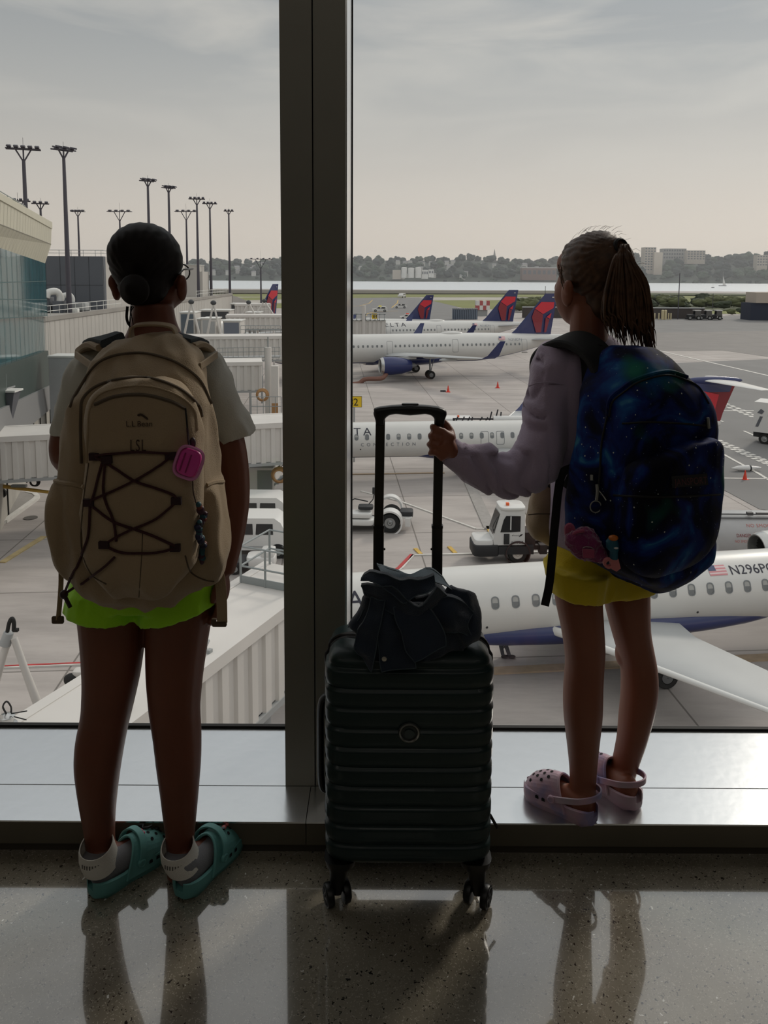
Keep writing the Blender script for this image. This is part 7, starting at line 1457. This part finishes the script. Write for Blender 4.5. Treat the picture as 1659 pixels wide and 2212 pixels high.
for sc_, thr_, col_ in ((46, .075, (200, 205, 190)), (90, .06, (150, 170, 200))):
    v = t.nodes.new('ShaderNodeTexVoronoi'); v.inputs['Scale'].default_value = sc_; t.links.new(tcn.outputs['Object'], v.inputs['Vector']); lt_ = t.nodes.new('ShaderNodeMath'); lt_.operation = 'LESS_THAN'; lt_.inputs[1].default_value = thr_; t.links.new(v.outputs['Distance'], lt_.inputs[0]); x = t.nodes.new('ShaderNodeMixRGB'); x.inputs[2].default_value = lin(col_)+(1,); t.links.new(lt_.outputs[0], x.inputs[0]); t.links.new(last, x.inputs[1]); last = x.outputs[0]
t.links.new(last, b.inputs['Base Color'])
bkf = mat('black_webbing', (12, 12, 14), .8, bump=.2, bscale=500)
gB = P(1390, 1262, 1.66); GB = thing('backpack', 'large dark blue galaxy print backpack worn by the right girl', 'backpack', tuple(gB))
YB = 1.665; mb = MB()
orow(mb, [(748, 1325, 1405, YB+.02, .045), (762, 1305, 1428, YB+.015, .065), (785, 1288, 1453, YB+.01, .09), (812, 1273, 1476, YB, .10), (845, 1259, 1520, YB, .11), (885, 1254, 1542, YB, .112), (950, 1243, 1547, YB, .112), (1020, 1228, 1547, YB, .112), (1090, 1219, 1545, YB, .112), (1150, 1219, 1545, YB, .112), (1195, 1245, 1545, YB, .112), (1214, 1276, 1528, YB, .108), (1232, 1302, 1486, YB, .10), (1248, 1322, 1440, YB+.005, .09), (1262, 1345, 1400, YB+.01, .06)], res=60, e=4.2, n=44)
gm1 = blob(mb, 'main_bag', gal, GB, .0062, 3, fold=(.0026, 13, (1, 1, .8)))
# tilt of the base: lower-left to upper-right handled by a shear of the lower rows
BK = -FW
mb = MB(); R_ = []
for py, xl, xr, b_ in lerp_rows([(950, 1470, 1550, .025), (958, 1400, 1570, .04), (985, 1340, 1580, .055), (1040, 1325, 1580, .06), (1110, 1318, 1574, .06), (1165, 1318, 1566, .058), (1192, 1322, 1556, .052), (1214, 1340, 1530, .045), (1232, 1366, 1480, .03)], 34):
    Y = YB-.105*math.cos(TH); a, c_ = P(xl, py, Y), P(xr, py, Y); m_ = (a+c_)/2; W_ = (c_.x-a.x)/2; p_ = 3.2/2.2; W_ += .002; aa = max(.01, max(1e-6, W_**p_-(b_*math.sin(TH))**p_)**(1/p_)/math.cos(TH)); R_.append([m_+RT*p[0]+FW*p[1] for p in superring(aa, b_, 3.2, 36)])
mb.loft(R_); gf = blob(mb, 'front_pocket', gal, GB, .0055, 3, fold=(.0022, 15, (1, 1, .8)))
gb = bvh_of(gm1, gf)
def gcord(pts, name, m_, r=.0024, off=.001): return MB().tube(drape(gb, pts, 8, off), r, 6).build(name, m_, GB, world=True)
gcord([(1312, 900), (1318, 862), (1345, 838), (1377, 818), (1434, 803), (1472, 810), (1517, 832), (1538, 868)], 'upper_panel_piping', gal, .0042); gcord([(1316, 900), (1324, 868), (1350, 846), (1380, 826), (1434, 811), (1472, 818), (1508, 836), (1530, 872)], 'upper_zipper', bkf, .0022)
gcord([(1345, 915), (1400, 912), (1460, 914), (1528, 920)], 'pocket_zipper', bkf, .002); gcord([(1325, 1070), (1400, 1073), (1480, 1072), (1555, 1068)], 'pocket_zipper', bkf, .0022)
gcord([(1290, 1075), (1296, 1030), (1300, 960), (1312, 900)], 'side_zipper', bkf, .0024)
pz_ = mat('pull_silver', (150, 150, 142), .35, .7)
for pts in ([(1524, 902), (1525, 912), (1526, 925)], [(1293, 1046), (1294, 1062), (1292, 1080)], [(1282, 1026), (1282, 1038)]): MB().tube(drape(gb, pts, 4, .005), .0036, 6).build('zipper_pull', pz_, GB, world=True)
c_ = hit(gb, 1291, 1094, .007); MB().tube([c_+Vector((.0115*math.cos(a), 0, .0125*math.sin(a))) for a in np.linspace(0, 6.3, 20)], .0013, 6).build('key_ring', pz_, GB, world=True); MB().tube(drape(gb, [(1298, 1060), (1306, 1070), (1313, 1080)], 3, .006), .0013, 5).build('key_ring', pz_, GB, world=True)
q4 = [hit(gb, x, y, .0025) for x, y in ((1447, 1028), (1524, 1022), (1526, 1047), (1449, 1053))]
MB().add([q4[0].lerp(q4[1], u).lerp(q4[3].lerp(q4[2], u), v_)+BK*.0015 for v_ in (0, 1) for u in np.linspace(0, 1, 6)], [(i, i+1, 7+i, 6+i) for i in range(5)]).build('logo_patch', mat('patch_black', (16, 14, 16), .7), GB, world=True, smooth=False)
vs_, fs_ = text_mesh('JANSPORT', 1., 'LEFT', 1.); wmx = max(v.x for v in vs_)
def pq(x, y): u, v_ = .05+.9*x/wmx, .82-.62*y/.72; return q4[0].lerp(q4[1], u).lerp(q4[3].lerp(q4[2], u), v_)+BK*.004
MB().add([pq(v.x, v.y) for v in vs_], fs_).build('brand_lettering', mat('patch_maroon', (84, 40, 44), .7), GB, world=True, smooth=False)
# straps
ribbon(MB(), spline([P(1176, 830, 1.915), P(1171, 795, 1.90), P(1176, 762, 1.865), P(1205, 738, 1.815), P(1245, 735, 1.765), P(1285, 760, 1.715), P(1310, 800, 1.69)], 6), lambda i: RT+Vector((0, 0, .3)), .075, .02).build('shoulder_strap', bkf, GB, world=True)
ribbon(MB(), spline([P(1282, 742, 1.74), P(1268, 800, 1.735), P(1262, 900, 1.735), P(1252, 1010, 1.735), P(1232, 1060, 1.74)], 6), FW, .05, .012).build('back_edge', bkf, GB, world=True)
ribbon(MB(), spline([P(1236, 1010, 1.72), P(1215, 1022, 1.72), P(1206, 1060, 1.72), P(1198, 1140, 1.72), P(1192, 1210, 1.72), P(1186, 1265, 1.72), P(1177, 1308, 1.72)], 6), (1, -.2, 0), .019, .003).build('webbing_strap', bkf, GB, world=True)
MB().rbox(P(1424, 1250, 1.66), (.012, .01, .012), .002).build('loop_tab', bkf, GB, world=True)
ribbon(MB(), [P(1545, 1050, 1.72), P(1544, 1090, 1.72), P(1547, 1145, 1.72)], (0, 1, 0), .02, .003).build('compression_strap', bkf, GB, world=True)
# sling bag
sb = thing('sling_bag', 'small khaki pouch at the right girl hip below her sleeve', 'bag', tuple(P(1165, 1178, 1.90))); mb = MB()
rowloft(mb, [(1040, 1152, 1200, 1.88, .02), (1065, 1147, 1205, 1.88, .035), (1100, 1143, 1205, 1.88, .045), (1140, 1136, 1205, 1.88, .045), (1160, 1146, 1205, 1.88, .038), (1176, 1178, 1205, 1.88, .02)], res=20, e=2.8)
so2 = blob(mb, 'pouch', kh, sb, .0055, 2, fold=(.003, 22, (1, 1, .7))); ribbon(MB(), spline([P(1186, 1050, 1.86), P(1180, 1035, 1.86), P(1196, 1020, 1.86), P(1225, 1015, 1.86)], 4), (0, 1, .3), .024, .003).build('waist_strap', bkf, sb, world=True)
MB().tube([P(1141, 1112, 1.868-.03), P(1160, 1110, 1.83), P(1190, 1110, 1.828)], .0016, 5).build('seam', khd, sb, world=True)
# charms on the galaxy backpack
pl = mat('magenta_fur', (120, 30, 84), .95, sheen=.6, bump=.6, bscale=160); plp = mat('dusty_pink_plush', (150, 62, 92), .9, sheen=.4); 
Yp = min(hit(gb, 1275, 1180, .02, 1.585).y, 1.585)-.01; pcx = thing('plush_charm', 'magenta plush pouch hanging at the lower left of the galaxy backpack', 'charm', tuple(P(1265, 1218, 1.60)))
mb = MB(); mb.ell(P(1266, 1180, Yp), (.040, .026, .030), Matrix.Rotation(.35, 3, 'Y'), 18, 12).ell(P(1246, 1168, Yp), (.026, .022, .024)).ell(P(1290, 1196, Yp), (.026, .022, .020)).ell(P(1262, 1155, Yp+.01), (.026, .02, .018))
blob(mb, 'plush_body', pl, pcx, .0045, 2, fold=(.004, 60, (1, 1, 1)))
MB().tube(spline([P(1238, 1168, Yp+.01), P(1227, 1155, Yp+.01), P(1226, 1140, Yp+.01), P(1233, 1137, Yp+.01), P(1238, 1150, Yp+.005)], 5), .007, 8).tube(spline([P(1232, 1172, Yp), P(1242, 1152, Yp-.01), P(1262, 1146, Yp-.012)], 5), .004, 8).build('plush_loop', plp, pcx, world=True)
MB().prism([P(x, y, Yp-.030) for x, y in ((1258, 1186), (1284, 1188), (1284, 1206), (1260, 1205))], (0, .004, 0)).build('plush_patch', plp, pcx, world=True, smooth=False); MB().tube([P(1259, 1183, Yp-.03), P(1266, 1181, Yp-.031), P(1276, 1182, Yp-.031), P(1283, 1186, Yp-.03)], .0009, 5).build('plush_stitch', pz_, pcx, world=True)
rc = thing('rubber_charm', 'teal and pink rubber charm with a round hole beside the magenta plush', 'charm', tuple(P(1325, 1236, 1.585))); Yq = hit(gb, 1322, 1205, .02, 1.56).y-.012
mb = MB().loft([[((P(x0, y, Yq)+P(x1, y, Yq))/2)+Vector(((P(x1, y, Yq).x-P(x0, y, Yq).x)/2*p[0], .010*p[1], 0)) for p in superring(1, 1, 2.4, 18)] for y, x0, x1 in ((1160, 1318, 1330), (1170, 1309, 1335), (1184, 1310, 1337), (1192, 1318, 1334), (1206, 1318, 1334))]); mb.build('upper_part', mat('charm_teal', (24, 84, 104), .5), rc, world=True)
MB().ell(P(1325, 1162, Yq-.006), (.010, .008, .006)).build('orange_cap', mat('charm_orange', (190, 104, 30), .5), rc, world=True); MB().ell(P(1331, 1184, Yq-.010), (.005, .003, .002)).build('white_dot', vw, rc, world=True)
MB().prism([P(x, y, Yq-.008) for x, y in ((1318, 1209), (1336, 1208), (1341, 1228), (1332, 1235), (1322, 1230))], (0, .012, 0)).lathe([(-.005, .0055), (-.005, .0105), (.005, .0105), (.005, .0055), (-.005, .0055)], P(1314, 1216, Yq-.002), (0, 1, 0), 24).build('pink_tag', mat('charm_salmon', (190, 112, 112), .5), rc, world=True)
